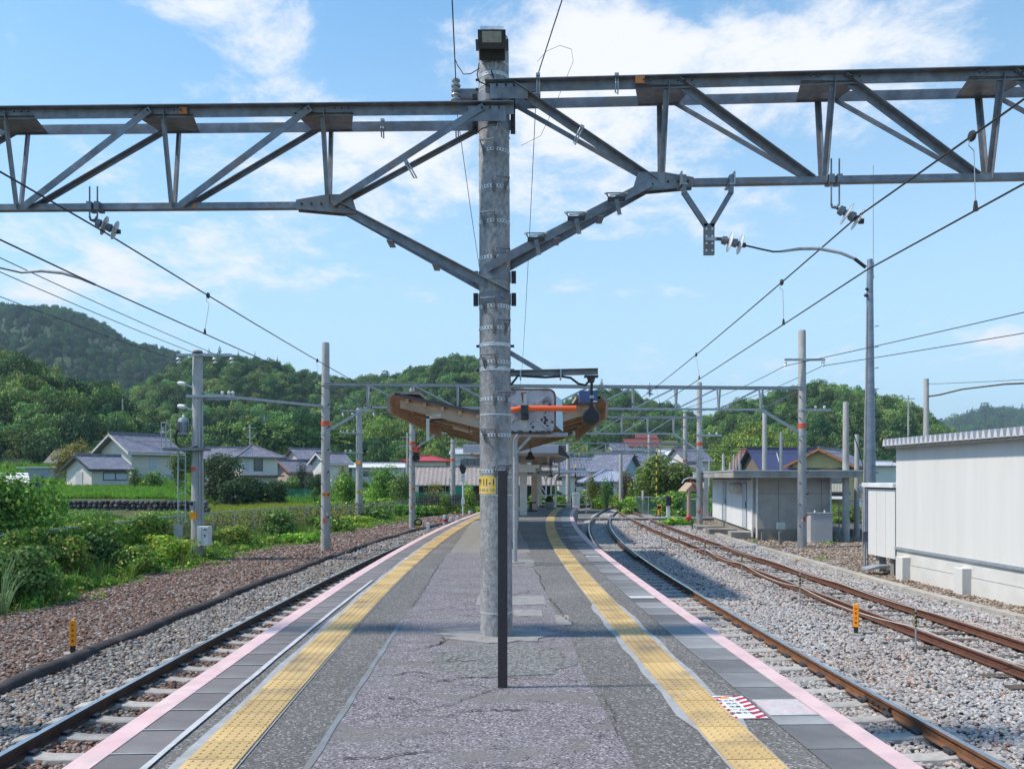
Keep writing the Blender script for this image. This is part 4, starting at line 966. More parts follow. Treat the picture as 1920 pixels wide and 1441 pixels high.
MB().cyl((.975,-.05,z0-.23),(.975,-.05,z0-.26),.024,n=8).obj('collar', steel_lt, sg)
MB().lathe([(.02,-.05),(.075,-.045),(.088,-.01),(.09,.02),(.084,.03)], (.975,-.02,z0-.445), axis=(0,1,0), n=28).obj('lamp_back', blackm, sg, smooth=True)
MB().bx(.945,1.005,-.06,-.03,z0-.37,z0-.34).obj('lamp_bracket', steel_dk, sg)

# ------------------------------------------------------------------ convex mirror on orange post and the pipe frame
mz0, mz1 = 2.46, 3.28; my = 15.0
mir = thing('platform_mirror', 'large boxy platform mirror seen from its chipped grey back with pale blue hood', 'mirror')
b = MB(); W0, W1 = -.36, .81; n = 6; rr = .13; pts = []
for cx, cz, a0 in ((W1-rr, mz0+rr, -90), (W1-rr, mz1-rr, 0), (W0+rr, mz1-rr, 90), (W0+rr, mz0+rr, 180)):
    for k in range(n+1): t = R(a0+90*k/n); pts.append((cx+rr*math.cos(t), my, cz+rr*math.sin(t)))
MB().poly(pts, (0,.05,0)).obj('back_panel', mat('chipped_grey_enamel', (.42,.46,.50), (.36,.39,.43), rough=.45, scale=3, c3=(.05,.04,.035), s3=6.5, stretch=(1,1,1)), mir)
MB().tube([Vector(p_)+Vector((0,.01,0)) for p_ in pts]+[Vector(pts[0])+Vector((0,.01,0))], .02, n=6).obj('rim', mat('rusty_rim', (.05,.035,.03), (.16,.07,.04), rough=.8, scale=8), mir)
b = MB(); b.add([(W1-.02,my+.05,mz1-.08),(W1+.16,my+.45,mz1-.16),(W1+.18,my+.45,mz0+.06),(W1-.0,my+.05,mz0+.16),(W1-.03,my+.06,mz1-.08),(W1+.15,my+.46,mz1-.16),(W1+.17,my+.46,mz0+.06),(W1-.01,my+.06,mz0+.16)], [(0,1,2,3),(7,6,5,4),(0,4,5,1),(1,5,6,2),(2,6,7,3)])
b.obj('hood', mat('pale_blue_hood', (.42,.62,.74), (.36,.56,.68), rough=.35), mir)
b = MB()
for sx_ in (1,-1):
    for sz_ in (1,-1):
        cx, cz = .25, 2.87; b.bar((cx+sx_*.20, my-.006, cz+sz_*.14), (cx+sx_*.42, my-.006, cz+sz_*.32), .03, .02, up=(0,1,0))
b.bar((.25,my-.005,3.2),(.25,my-.005,2.55),.07,.015,up=(0,1,0)); b.obj('pressed_rib', mat('grey_enamel', (.45,.49,.53), (.40,.43,.47), rough=.45), mir)
MB().poly([(.17,my-.004,3.22),(.27,my-.004,3.22),(.25,my-.004,3.08),(.2,my-.004,3.02)], (0,-.004,0)).obj('rust_stain', mat('rust', (.25,.09,.04), (.18,.06,.03), rough=.9), mir)
b = MB()
for _ in range(26):
    cx, cz = rnd.choice([(.6,2.72),(.68,2.62),(.45,2.62),(.3,2.56),(.75,2.95),(.5,2.75)]); cx += rnd.gauss(0,.06); cz += rnd.gauss(0,.05); b.cyl((cx,my-.007,cz),(cx,my-.001,cz),rnd.uniform(.008,.03),n=6)
for k in range(24): cx = -.2+k*.042; b.cyl((cx,my-.007,mz0+.02),(cx,my-.001,mz0+.02),rnd.uniform(.01,.03),n=6)
b._obj('paint_chip', steel_dk, mir)['kind'] = 'stuff'
op = thing('mirror_post', 'bright orange tubular post bending over to hold the platform mirror', 'post')
MB().tube([(-.30,my-.25,0),(-.30,my-.25,2.0),(-.29,my-.25,2.5),(-.22,my-.25,2.72),(-.05,my-.25,2.86),(.16,my-.25,2.90),(1.19,my-.25,2.90)], .053, n=16).obj('tube', mat('orange_post', (.82,.13,.03), (.75,.11,.02), rough=.4), op, smooth=True)
MB().bx(.16,.30,my-.32,my-.18,2.78,2.96).bx(.17,.31,my-.30,my-.02,2.70,2.80).obj('clamp', steel_dk, op, bevel=.01)
pf = thing('pipe_frame', 'galvanised pipe frame with a rounded corner standing under the mirror', 'pipe frame')
MB().tube([(.06,15.1,0),(.06,15.1,2.28),(.075,15.1,2.36),(.12,15.1,2.415),(.18,15.1,2.43),(1.06,15.1,2.43)], .042, n=14).obj('pipe', steel_lt, pf, smooth=True)
MB().bar((.08,15.1,2.1),(.36,15.1,2.41),.05,.03,up=(0,1,0)).obj('strut', steel_lt, pf)
MB().bx(-.10,.22,14.95,15.25,0,.03).obj('foot', concrete, pf)
# ------------------------------------------------------------------ canopies
tinm = mat('dark_roof_sheet', (.045,.045,.055), (.07,.065,.07), rough=.6, scale=2, bump=.05)
brownceil = mat('brown_ceiling', (.56,.39,.26), (.44,.29,.19), rough=.8, scale=1.5, c3=(.50,.36,.25), s3=1)
brownbeam = mat('faded_brown_steel', (.50,.36,.25), (.38,.26,.17), rough=.7, scale=2.5, c3=(.45,.36,.28), s3=2)
fasc = mat('weathered_gutter', (.29,.24,.215), (.17,.14,.13), rough=.8, scale=8, bump=.2)
can = thing('platform_canopy', 'butterfly platform canopy with brown ribbed underside and dark rounded gutters', 'canopy')
CY0, CY1 = 17.8, 29.5
def cxl(y): return -2.62 + max(0, y-18)*.012
def cxr(y): return 1.98 + max(0, y-18)*.02
def cxc(y): return 0.02 + max(0, y-18)*.012
ys_ = arange(CY0, CY1, 1.17)
b = MB()
for nm, fa, fb, za, zb_, m in (('roof_sheet', cxl, cxc, 3.50, 2.93, tinm), ('roof_sheet', cxc, cxr, 2.93, 3.42, tinm)):
    b = MB()
    for y in ys_: b.v += [(fa(y), y, za+.02), (fb(y), y, zb_+.02), (fa(y), y, za-.05), (fb(y), y, zb_-.05)]
    for k in range(len(ys_)-1):
        o = 4*k; b.f += [(o, o+1, o+5, o+4), (o+2, o+6, o+7, o+3)]; b.mi += [0, 1]
    b.f += [(0,2,3,1), (4*len(ys_)-4, 4*len(ys_)-3, 4*len(ys_)-1, 4*len(ys_)-2)]; b.mi += [0,0]
    b.obj(nm, [m, brownceil], can)
# rounded gutters at both eaves
for f, s_, zt_ in ((cxl, -1, 3.50), (cxr, 1, 3.40)):
    b = MB(); pr_ = []
    for k in range(9):
        t = R(90+s_*0-0) ; a = R(95 + k*105/8) if s_ < 0 else R(85 - k*105/8)
        pr_.append((math.cos(a)*.20 + s_*-.02, math.sin(a)*.22 + zt_-.17))
    inn = [(x*.72+s_*.0, (z-(zt_-.17))*.72+zt_-.17) for x, z in pr_[::-1]]
    pr_ = [(s_*.30*-1 + (0), zt_+.06)] * 0 + pr_
    low = [(pr_[-1][0], zt_-.42), (inn[0][0], zt_-.42)]
    outl = [(-s_*.55, zt_+.045)] + pr_ + low + inn + [(-s_*.55, zt_-.02)]
    n = len(outl)
    for y in ys_: b.v += [(f(y)+x, y, z) for x, z in outl]
    for k in range(len(ys_)-1):
        for i in range(n): b.f.append((k*n+i, k*n+(i+1) % n, (k+1)*n+(i+1) % n, (k+1)*n+i)); b.mi.append(1 if i >= len(pr_)+1 else 0)
    b.f += [tuple(range(n)), tuple(range((len(ys_)-1)*n, len(ys_)*n))]; b.mi += [0,0]
    b._obj('gutter', [fasc, brownceil], can)
# ribs: tapering cross beams, lengthwise purlins and ceiling boards
for k, y in enumerate(arange(CY0+.12, CY1-.2, 2.3)):
    for f, z_e, s_ in ((cxl, 3.36, -1), (cxr, 3.28, 1)):
        x0 = cxc(y); x1 = f(y); 
        MB().poly([(x0, y, 2.86), (x1-s_*.1, y, z_e), (x1-s_*.1, y, z_e-.16), (x0, y, 2.56)], (0,.06,0)).poly([(x0, y-.05, 2.57), (x1-s_*.1, y-.05, z_e-.15), (x1-s_*.1, y-.05, z_e-.17), (x0, y-.05, 2.545)], (0,.16,0)).obj('cross_beam', brownbeam, can)
for q_ in (.15,.3,.45,.6,.75,.9):
    for f, z_e in ((cxl, 3.45), (cxr, 3.37)):
        zc = 2.88+(z_e-2.88)*q_-.06
        MB().bar((cxc(CY0)+(f(CY0)-cxc(CY0))*q_, CY0+.05, zc), (cxc(CY1)+(f(CY1)-cxc(CY1))*q_, CY1-.05, zc), .07, .10).obj('purlin', brownbeam, can)
for y in (20.1, 24.7, 29.3):
    MB().bx(cxc(y)-.09, cxc(y)+.09, y-.09, y+.09, 0, 2.7).obj('column', mat('cream_column', (.55,.50,.44), (.47,.42,.36), rough=.6, scale=3), can)
MB().bx(-1.93,-1.86,17.9,17.96,2.45,3.0).bx(-1.93,-1.6,17.9,17.96,2.95,3.04).obj('white_bracket', mat('ivory_paint', (.62,.60,.55), (.55,.52,.46)), can)
pt = [(-1.88,17.98,2.86),(-1.75,17.98,2.93),(-.8,17.98,2.93),(.2,17.98,2.90)]; MB().tube(pt, .018, n=6).obj('conduit', blackm, can)
for k, (x, y, z) in enumerate(((-1.5,21,3.0),(-1.25,24.5,3.05))):
    t = MB().bar((x, y, z-.05), (x+.35, y+1.0, z-.10), .14, .07).obj('light_fitting', mat('ivory_paint', (.6,.6,.6)), None); tag(t, ('nearer','farther')[k]+' slanted fluorescent fitting under the left canopy wing', 'light fitting', 'fluorescent fittings under the canopy')
for k, (x, y) in enumerate(((-1.05,19.5),(-.85,20.8),(-.68,22.2),(-.5,23),(-.35,24.2))):
    wire('hanging_rod', [(x, y, 3.1),(x, y, 2.72)], .010, ('leftmost','second','middle','fourth','rightmost')[k]+' thin rod hanging under the left canopy wing, one of a row', 'rod', 'thin rods hanging under the canopy')
for k, (x, y, z) in enumerate(((-.75,27.5,2.66),(-.42,29.0,2.66),(.62,27,2.3),(-.40,22.5,2.85))):
    t = thing('bell_speaker', ('dark bell loudspeaker hanging left of the pole under the canopy end','dark loudspeaker half hidden behind the left edge of the pole','dark oval loudspeaker hanging right of the pole below the mirror','small dark loudspeaker on the brown canopy underside')[k], 'loudspeaker', (x, y, z))
    MB().lathe([(.03,.20),(.06,.18),(.09,.08),(.17,-.02),(.18,-.06),(.10,-.07)], n=16).obj('horn', mat('olive_black', (.05,.045,.035), (.035,.03,.025)), t, smooth=True); MB().cyl((0,0,.2),(0,0,.5),.012).obj('stem', blackm, t)
t = thing('platform_number_box', 'dark blue box sign seen end on under the right canopy tip', 'sign', (1.68, 17.6, 3.27)); MB().bx(-.20,.20,-.1,.1,-.0,.26).obj('case', mat('navy_paint', (.05,.09,.22), (.04,.07,.18), rough=.4), t); MB().bx(.05,.19,-.106,-.10,0.01,.035).obj('label_strip', white, t)
MB().bx(-1.9,-1.0,17.75,17.79,2.79,2.86)
can2 = thing('platform_canopy', 'farther flat platform canopy with pale fascia over cream columns', 'canopy')
greyroof = mat('pale_roof_sheet', (.46,.47,.52), (.38,.39,.43), rough=.5, scale=.8)
MB().poly([(-2.0,32.6,2.93),(2.2,32.6,2.93),(2.95,47,2.98),(-1.0,47,2.98)], (0,0,.05)).obj('roof_sheet', greyroof, can2)
MB().poly([(-2.0,32.55,2.62),(1.9,32.55,2.62),(1.9,32.55,2.93),(-2.0,32.55,2.93)], (0,.05,0)).obj('fascia', greyroof, can2)
MB().poly([(-2.0,32.6,2.60),(1.8,32.6,2.60),(2.3,33,2.45),(2.9,47,2.55),(-1.0,47,2.55)], (0,0,-.03)).obj('ceiling', mat('cream_board', (.46,.42,.36), (.38,.34,.29), scale=1), can2)
for q_ in (-.9, .2, 1.5): MB().bar((q_,32.9,2.42),(q_+.6,46.8,2.48),.12,.28).obj('beam', brownbeam, can2)
MB().poly([(1.9,32.5,2.62),(1.95,32.5,2.95),(2.4,33.2,2.50),(2.35,33.2,2.40)], (0,.3,0)).obj('eave_board', steel_dk, can2)
for k, (x, y, w, c) in enumerate(((.53,34.4,.20,(.62,.58,.54)),(1.18,40.8,.19,(.50,.36,.26)),(-.6,40.8,.19,(.50,.36,.26)),(1.6,46.3,.18,(.55,.5,.45)))):
    MB().bx(x-w,x+w*.0+.12,y-.12,y+.12,0,2.5).obj('column', mat('column_%d' % k, c, tuple(v*.85 for v in c), rough=.6), can2)
MB().bx(-.9,1.15,33.4,33.75,2.02,2.16).bx(-.9,.98,33.45,33.7,1.85,2.02).obj('cable_duct', mat('ivory_paint', (.6,.6,.6)), can2)
hs_ = thing('direction_sign', 'hanging white platform direction sign with small black lettering and a number one', 'sign', (1.32, 37.5, 1.82))
MB().bx(-1.05,.62,-.04,.04,-.13,.13).obj('board', mat('sign_grey', (.50,.50,.46), (.45,.45,.42)), hs_)
textmesh('lettering', '寄居・高麗川方面', .15, steel_dk, hs_, (-.02,-.045,.02), bold=.002); textmesh('lettering', '1', .22, steel_dk, hs_, (.48,-.045,0), bold=.003)
MB().bx(-.9,-.86,-.02,.02,.13,.6).bx(.5,.54,-.02,.02,.13,.6).obj('hanger', steel_dk, hs_)
for x, y, z, l in ((1.86,31.5,2.22,'black signal lamp hanging at the right end of the farther canopy'),(1.50,31.5,2.35,'grey round clock seen side on below the farther canopy')):
    t = thing('hanging_lamp', l, 'lamp', (x, y, z)); MB().cyl((0,0,.0),(0,0,-.55),.02).cyl((-.2,0,0),(0,0,0),.015).obj('stem', blackm, t); MB().lathe([(.05,-.72),(.13,-.70),(.10,-.6),(.04,-.55)], n=12).obj('head', blackm, t)
be = thing('platform_bench', 'dark bench with a spreading pedestal under the farther canopy', 'bench', (.90, 38.2, 0)); MB().bx(-.3,.25,-.25,.25,.40,.46).obj('seat', steel_dk, be); MB().cyl((0,0,.05),(0,0,.42),.09,.05).obj('pedestal', steel_dk, be); MB().bar((-.3,0,.03),(.3,0,.03),.06,.05).bar((0,-.3,.03),(0,.3,.03),.06,.05).obj('foot', steel_dk, be)
plm = leafmat('planter_leaf', (.05,.12,.03), (.09,.16,.04), (.25,.05,.03))
pp = thing('flower_planter', 'round grey planter full of plants beside the tan column', 'planter', (1.95, 41.3, 0)); MB().lathe([(.14,0),(.20,.05),(.28,.32),(.25,.36),(.22,.30)], n=20).obj('pot', concrete, pp, smooth=True)
# white footbridge rail and curved shelter at the platform end
sh = thing('curved_shelter', 'white shelter beyond the platform end on curved white pipe frames', 'shelter', (3.6, 62, -.9))
wp = mat('white_pipe', (.66,.66,.62), (.58,.58,.54), rough=.5)
for k in range(3):
    x = -.95+k*.45; MB().tube([(x,k*1.2,0),(x,k*1.2,2.2),(x+.1,k*1.2,2.6),(x+.4,k*1.2,2.85),(x+1.6,k*1.2,2.95)], .06, n=8).obj('frame', wp, sh, smooth=True)
MB().tube([(-.95,.1,0),(-.95,.1,2.2),(-1.1,.1,2.6),(-1.5,.1,2.8)], .05, n=8).obj('frame', wp, sh, smooth=True)
MB().bx(-3.5,2.2,-1,4,2.9,3.1).obj('roof', greyroof, sh)
rl = thing('white_rail_fence', 'low white pipe fence across the platform end', 'fence'); 
for z in (.1,.62): MB().bar((1.5,45,z),(4.2,45.2,z),.05,.05).obj('rail', wp, rl)
for x in (1.5,2.4,3.3,4.2): MB().bx(x-.03,x+.03,45.0,45.1,-.4,.7).obj('post', wp, rl)
MB().bar((1.2,44.5,1.5),(2.1,44.9,.1),.05,.05).bar((1.4,44.5,1.5),(2.3,44.9,.1),.05,.05).obj('stair_rail', wp, rl)
# fence panels along the curved platform end (right edge)
pf_ = thing('edge_fence', 'grey fence panels hanging along the curved right platform end', 'fence')
for y in arange(29, 43, 1.0): MB().bx(-.02,.02,-.48,.48,-.60,-.05).obj('panel', steel, pf_, loc=(edgeR(y)+.04, y, 0), rz=-slope(edgeR, y))

# ------------------------------------------------------------------ portals farther along the line
def portal(y0, xl, xr, zt, zb, n, kl, kr, dy, labels, hl=6.7, hr=7.4, r=.16, brace=True):
    t = thing('overhead_beam', labels[0], 'lattice beam')
    Y = lambda x: y0 + dy*(x-xl)/(xr-xl)
    for sg in (-1, 1): MB().ang((xl, Y(xl)+sg*.22, zt), (xr, Y(xr)+sg*.22, zt), .07, .09, .012, sx=sg).obj('top_chord', steel_lt if sg < 0 else steel, t)
    MB().ang((kl, Y(kl), zb), (kr, Y(kr), zb), .08, .08, .012, sz=-1).obj('bottom_chord', steel_lt, t)
    xs_ = arange(kl, kr, (kr-kl)/n); mid = n//2
    for i, x in enumerate(xs_):
        for sg in (-1, 1): MB().bar((x, Y(x)+sg*.03, zb), (x, Y(x)+sg*.22, zt), .06, .05).obj('vertical', steel_lt, t)
        if i < n:
            a, c = (xs_[i], xs_[i+1]) if i < mid else (xs_[i+1], xs_[i])
            for sg in (-1, 1): MB().bar((a, Y(a)+sg*.22, zt), (c, Y(c)+sg*.04, zb), .05, .05).obj('diagonal', steel_lt if sg < 0 else steel, t)
    for (x0, x1) in ((kl, xl), (kr, xr)):
        MB().bar((x0, Y(x0), zb), (x1, Y(x1), zb-.95), .10, .10).obj('brace', steel_lt, t)
        MB().bar((x0, Y(x0), zb), (x1, Y(x1), zt-.02), .05, .05).obj('diagonal', steel, t)
    out = [t]
    for k, (x, h) in enumerate(((xl, hl), (xr, hr))):
        p_ = thing('concrete_pole', labels[1+k], 'pole', (x, Y(x), 0))
        MB().lathe([(r*1.12,-1.4),(r*1.0,3),(r*.88,h-.05),(r*.8,h)], n=20).obj('shaft', concpole2, p_, smooth=True)
        MB().lathe([(r*.97,zt-1.55),(r*1.0+.01,zt-1.55),(r*1.0+.01,zt-1.38),(r*.97,zt-1.38)], n=20).obj('orange_band', orange_red, p_, smooth=True)
        b = MB()
        z = -.3
        kk = 0
        while z < h-1.9:
            a = R(-90+(38 if kk % 2 else -38)); b.tube([(math.cos(a)*r*.95, math.sin(a)*r*.95, z), (math.cos(a)*(r+.10), math.sin(a)*(r+.10), z+.03), (math.cos(a)*(r+.12), math.sin(a)*(r+.12), z+.07)], .019, n=5); z += .42; kk += 1
        b.obj('step_peg', steel_dk, p_)
        b = MB()
        for zz in (zb-1.0, zb+.0, zt): b.lathe([(r*.9,zz-.05),(r*1.0+.012,zz-.05),(r*1.0+.012,zz+.05),(r*.9,zz+.05)], n=18)
        b.obj('clamp_band', steel_lt, p_, smooth=True)
        out.append(p_)
    return out
P2 = portal(30, -7.02, 11.4, 5.12, 4.28, 9, -5.45, 9.75, 1.3, ('lattice beam of the second gantry crossing above the canopy', 'tall concrete pole of the second gantry on the brown ballast left of the platform', 'tall concrete pole of the second gantry in front of the grey concrete hut'))
P3 = portal(43.5, -5.45, 10.4, 4.95, 4.05, 9, -4.05, 8.95, .7, ('lattice beam of the third gantry behind the canopies', 'pale concrete pole of the third gantry by the dark wooden fence', 'concrete pole of the third gantry at the left end of the concrete hut'), hl=6.5, hr=6.9)
P4 = portal(66, -4.9, 15.0, 4.55, 3.7, 10, -3.2, 12.8, 3, ('lattice beam of the fourth gantry above the track curve', 'concrete pole of the fourth gantry with a yellow plate beyond the wooden fence', 'concrete pole of the fourth gantry with a white box beside the round tree'), hl=4.8, hr=7.2, r=.20)
P5 = portal(92, 0, 16.2, 4.6, 3.7, 9, 1.5, 14.6, 2, ('small distant lattice beam of the fifth gantry over the houses', 'far concrete pole at the left end of the fifth gantry', 'far concrete pole rising out of the round tree'), hl=5, hr=7.0, r=.2)
def plate_on(p_, z, w, h, m, txt=None, a=-90, r=.17, tcol=None):
    o = MB().bx(-w/2, w/2, -.006, .006, -h/2, h/2).obj('number_plate', m, p_, loc=(math.cos(R(a))*r, math.sin(R(a))*r, z), rz=R(a+90))
    if txt: textmesh('lettering', txt, h*.8, tcol or inkm, o, (0,-.009,0), bold=.002)
    return o
plate_on(P2[1], .98, .2, .16, orange, '四 12', -72); plate_on(P2[1], .02, .10, .17, orange_red, None, -95)
MB().poly([(-.07,-.17,.15),(.07,-.17,.15),(0,-.17,.29)], (0,-.006,0)).obj('triangle_mark', white, P2[1], loc=(.08,.02,.05)); MB().poly([(-.08,-.175,.15),(.06,-.175,.15),(-.01,-.175,.29)], (0,-.006,0)).obj('triangle_mark', white, P2[2], loc=(-.06,.0,-.26))
plate_on(P2[2], .0, .10, .19, orange_red, '1', -80)
plate_on(P3[1], 1.0, .18, .16, orange, '12', -70); plate_on(P3[1], .0, .10, .17, orange_red, None, -95); plate_on(P3[2], -.25, .11, .2, orange_red, None, -100)
plate_on(P4[1], .75, .22, .2, yellowb, None, -90, .2)
bx_ = thing('meter_box', 'white box strapped to the pole beside the round tree', 'box', P4[2].location+Vector((0,-.35,0))); MB().bx(-.38,.38,-.15,.15,-.9,.0).obj('case', white, bx_, bevel=.02); MB().bx(-.30,-.27,-.16,-.15,-.5,-.4).obj('handle', steel_dk, bx_)
def arm_with_pins(p_, z, x0, x1, pins, down=False, yy=-.2):
    MB().bx(x0, x1, yy-.04, yy+.04, z-.04, z+.04).obj('cross_arm', steel_lt, p_)
    for x in pins:
        if down: MB().lathe([(.02,0),(.06,.03),(.07,.08),(.03,.1),(.06,.15),(.07,.2),(.03,.23)], (x, yy, z-.04), axis=(0,0,-1), n=10).obj('insulator', white_pc, p_, smooth=True)
        else: MB().lathe([(.02,0),(.05,.03),(.055,.09),(.03,.12)], (x, yy, z+.04), n=10).obj('insulator', white_pc, p_, smooth=True)
p2 = P2[2]; arm_with_pins(p2, 6.22, -.76, .82, (-.72, .75), True); arm_with_pins(p2, 4.26, -.1, 1.05, (.45,.8))
arm_with_pins(P3[2], 3.95, -.1, 1.2, (.5,.9)); 
px, py = p2.location.x, p2.location.y
wire('feeder_line', sag((px+.75, py-.2, 5.98), (15.6, 20.5, 5.75), .02)+sag((15.6,20.5,5.75),(25,0,6.2),.2)[1:], .014, 'upper feeder line sloping down from the right edge to the insulator pole')
wire('feeder_line', sag((px-.72, py-.2, 5.98), (14.6, 20.5, 5.95+.25), .02)+sag((14.6,20.5,6.2),(23,0,7.0),.2)[1:], .014, 'lower feeder line sloping down from the right edge to the insulator pole')
wire('feeder_line', sag((px-.72, py, 5.98), (px-3.0, 46, 5.3), .3), .012, 'feeder line going on from the insulator pole toward the hill'); wire('feeder_line', sag((px+.75, py, 5.98), (px-1.4, 46, 5.3), .3), .012, 'second feeder line going on from the insulator pole toward the hill')

# red plate and round lamps on the third left pole
q3 = P3[1]
so = thing('signal_lamp', 'round black signal lamp under a red plate on the third gantry pole', 'signal lamp', (q3.location.x, q3.location.y, 0))
MB().bx(.02,.47,-.26,-.22,3.0,3.32).obj('red_plate', orange_red, so); textmesh('lettering', '下 本', .2, steel_dk, so, (.245,-.27,3.16), bold=.003)
MB().lathe([(.10,-.1),(.21,-.08),(.21,.02),(.18,.02),(.12,-.04)], (.24,-.25,2.68), axis=(0,-1,0), n=20).bx(.1,.38,-.2,-.14,2.85,3.0).obj('lamp', blackm, so, smooth=True)

# telegraph and service poles
def tpole(x, y, top, r, label, base=-1.3, m=None, name='utility_pole'):
    p_ = thing(name, label, 'pole', (x, y, 0)); MB().lathe([(r*1.15,base),(r*.85,top-.03),(r*.8,top)], n=18).obj('shaft', m or concpole2, p_, smooth=True); return p_
t1 = tpole(-10.5, 26.6, 5.85, .19, 'stout concrete service pole with transformer, cross arms and white cabinet on the left embankment')
t1s = t1.location
MB().lathe([(.14,5.86),(.17,5.8),(.17,5.68),(.15,5.66)], n=14).obj('cap', woodm, t1)
arm_with_pins(t1, 5.68, -.62, 1.22, (), True, -.2)
def slant_ins(p_, p, ax):
    p = Vector(p); ax = Vector(ax).normalized()
    for k in range(2): MB().lathe([(.02,0),(.035,.04),(.08,.07),(.085,.085),(.03,.10)], p+ax*.12*k, ax, n=12).obj('insulator', white_pc, p_, smooth=True)
for x in (-.58, .62, 1.18): slant_ins(t1, (x,-.2,5.62), (.25,.0,-1))
arm_with_pins(t1, 4.32, -.30, 1.30, (.90,1.12,1.25), False, -.2); MB().bx(.1,1.3,.1,.18,4.22,4.29).obj('cross_arm', steel_lt, t1)
for z in (4.62, 3.86):
    MB().bar((-.12,-.1,z),(-.42,-.1,z+.12),.06,.05).obj('lamp_arm', steel_lt, t1); MB().lathe([(.03,0),(.07,.03),(.08,.2),(.05,.26)], (-.36,-.1,z+.11), (-1,0,.1), n=12).obj('lamp_head', white_pc, t1, smooth=True)
tf_ = thing('transformer', 'grey ribbed cylindrical transformer hung beside the service pole', 'transformer', (-10.93, 26.5, 3.05)); MB().lathe([(.14,-.0),(.17,.02),(.17,.48),(.14,.54),(.08,.56)], n=20).obj('tank', steel_lt, tf_, smooth=True)
b = MB()
for k in range(9): a = R(200+k*17); b.bar((math.cos(a)*.18, math.sin(a)*.18, .06),(math.cos(a)*.18, math.sin(a)*.18, .42),.012,.05,up=(math.cos(a),math.sin(a),0))
b.obj('cooling_rib', steel, tf_); MB().lathe([(.02,0),(.05,.05),(.02,.1),(.04,.16)], (0,0,.55), n=10).obj('bushing', white_pc, tf_)
pw = thing('service_platform', 'small grey work platform with railing and ladder left of the service pole', 'platform')
MB().bx(-11.45,-10.2,26.1,27.0,2.52,2.60).obj('deck', steel, pw)
for x in (-11.5,-11.35,-11.2): MB().bx(x-.012,x+.012,26.1,26.13,2.6,3.4).obj('railing', steel_lt, pw)
MB().tube([(-11.55,26.1,3.1),(-11.35,26.1,3.1)], .012).tube([(-11.5,26.1,3.42),(-11.3,26.1,3.42),(-11.2,26.1,3.3),(-11.15,26.1,2.6)], .014).obj('railing', steel_lt, pw)
b = MB(); b.cyl((-10.98,26.2,-1.0),(-10.98,26.2,2.5),.025).cyl((-10.74,26.2,.2),(-10.74,26.2,2.5),.018); b.obj('ladder_rail', steel_lt, pw)
b = MB()
for k in range(6): b.cyl((-10.98,26.2,.35+k*.38),(-10.74,26.2,.35+k*.38),.012)
b.obj('rung', steel_lt, pw)
MB().tube([(-11.05,26.3,3.2),(-11.12,26.3,2.95),(-11.08,26.3,2.75),(-10.95,26.3,2.64),(-10.6,26.3,2.6),(-10.4,26.3,2.66)], .035, n=8).obj('cable', blackm, t1, loc=(10.5,-26.6,0), smooth=True)
b = MB(); b.cyl((.20,-.1,-.9),(.20,-.1,4.2),.018).cyl((.13,-.17,-.3),(.13,-.17,3.3),.02).cyl((.07,-.2,.3),(.07,-.2,2.5),.015); b.obj('conduit', steel_lt, t1)
MB().bx(-.16,-.02,-.27,-.2,.55,.85).obj('switch_box', steel_lt, t1); MB().bx(-.14,-.04,-.285,-.27,.70,.82).obj('switch_window', blackm, t1)
MB().bx(-.17,.05,-.235,-.2,.25,.48).obj('orange_plate', orange, t1); MB().bx(-.14,-.0,-.225,-.2,1.85,1.98).obj('orange_mark', orange_red, t1)
cb_ = thing('equipment_cabinet', 'white equipment cabinet mounted on the right side of the service pole', 'cabinet', (-10.22, 26.3, -.28)); MB().bx(-.10,.26,-.2,.15,-.33,.30).obj('case', white, cb_, bevel=.01); MB().bx(.05,.055,-.206,-.2,-.32,.29).bx(.12,.22,-.21,-.2,.18,.22).bx(.14,.17,-.215,-.2,-.05,.05).obj('door_seam', steel_dk, cb_)
cb_ = thing('sign_board', 'plain grey backed board on a thin post left of the service pole', 'board', (-10.9, 26.0, -.31)); MB().bx(-.13,.14,-.02,.02,-.36,.40).obj('board', steel_lt, cb_)
t2 = tpole(-9.4, 49, 5.9, .2, 'slimmer concrete telegraph pole with three cross arms by the left fence')
arm_with_pins(t2, 5.72, -1.1, 1.0, ()); arm_with_pins(t2, 4.35, -1.2, .3, (-1.1,-.7,-.3)); arm_with_pins(t2, 3.15, -.9, .3, (-.8,-.5))
for x in (-1.0,-.4,.9): slant_ins(t2, (x,-.2,5.6), (.3,0,-1))
plate_on(t2, .75, .3, .2, yellowb, '2', -80, .22); plate_on(t2, 2.55, .3, .2, orange, None, -100, .22)
MB().bar((-10.3,26.6,4.40),(-7.05,30,4.40-.10),.09,.09).obj('tie_beam', steel_lt, None); tag(bpy.data.objects['tie_beam'], 'long grey tie beam between the service pole and the second gantry pole', 'beam')
for k, (x, z) in enumerate(((-.58,5.5),(.62,5.5),(1.18,5.5))):
    a = (t1s.x+x, 26.4, z); wire('power_line', sag(a, (-10.6+x*1.1, 0, 6.3), .25), .009, ('outer','middle','inner')[k]+' power line running in from the upper left to the service pole', group='power lines on the left')
    wire('power_line', sag(a, (-9.4+x*.8, 49, 5.45), .3), .009, ('outer','middle','inner')[k]+' power line from the service pole on to the telegraph pole', group='power lines on the left')
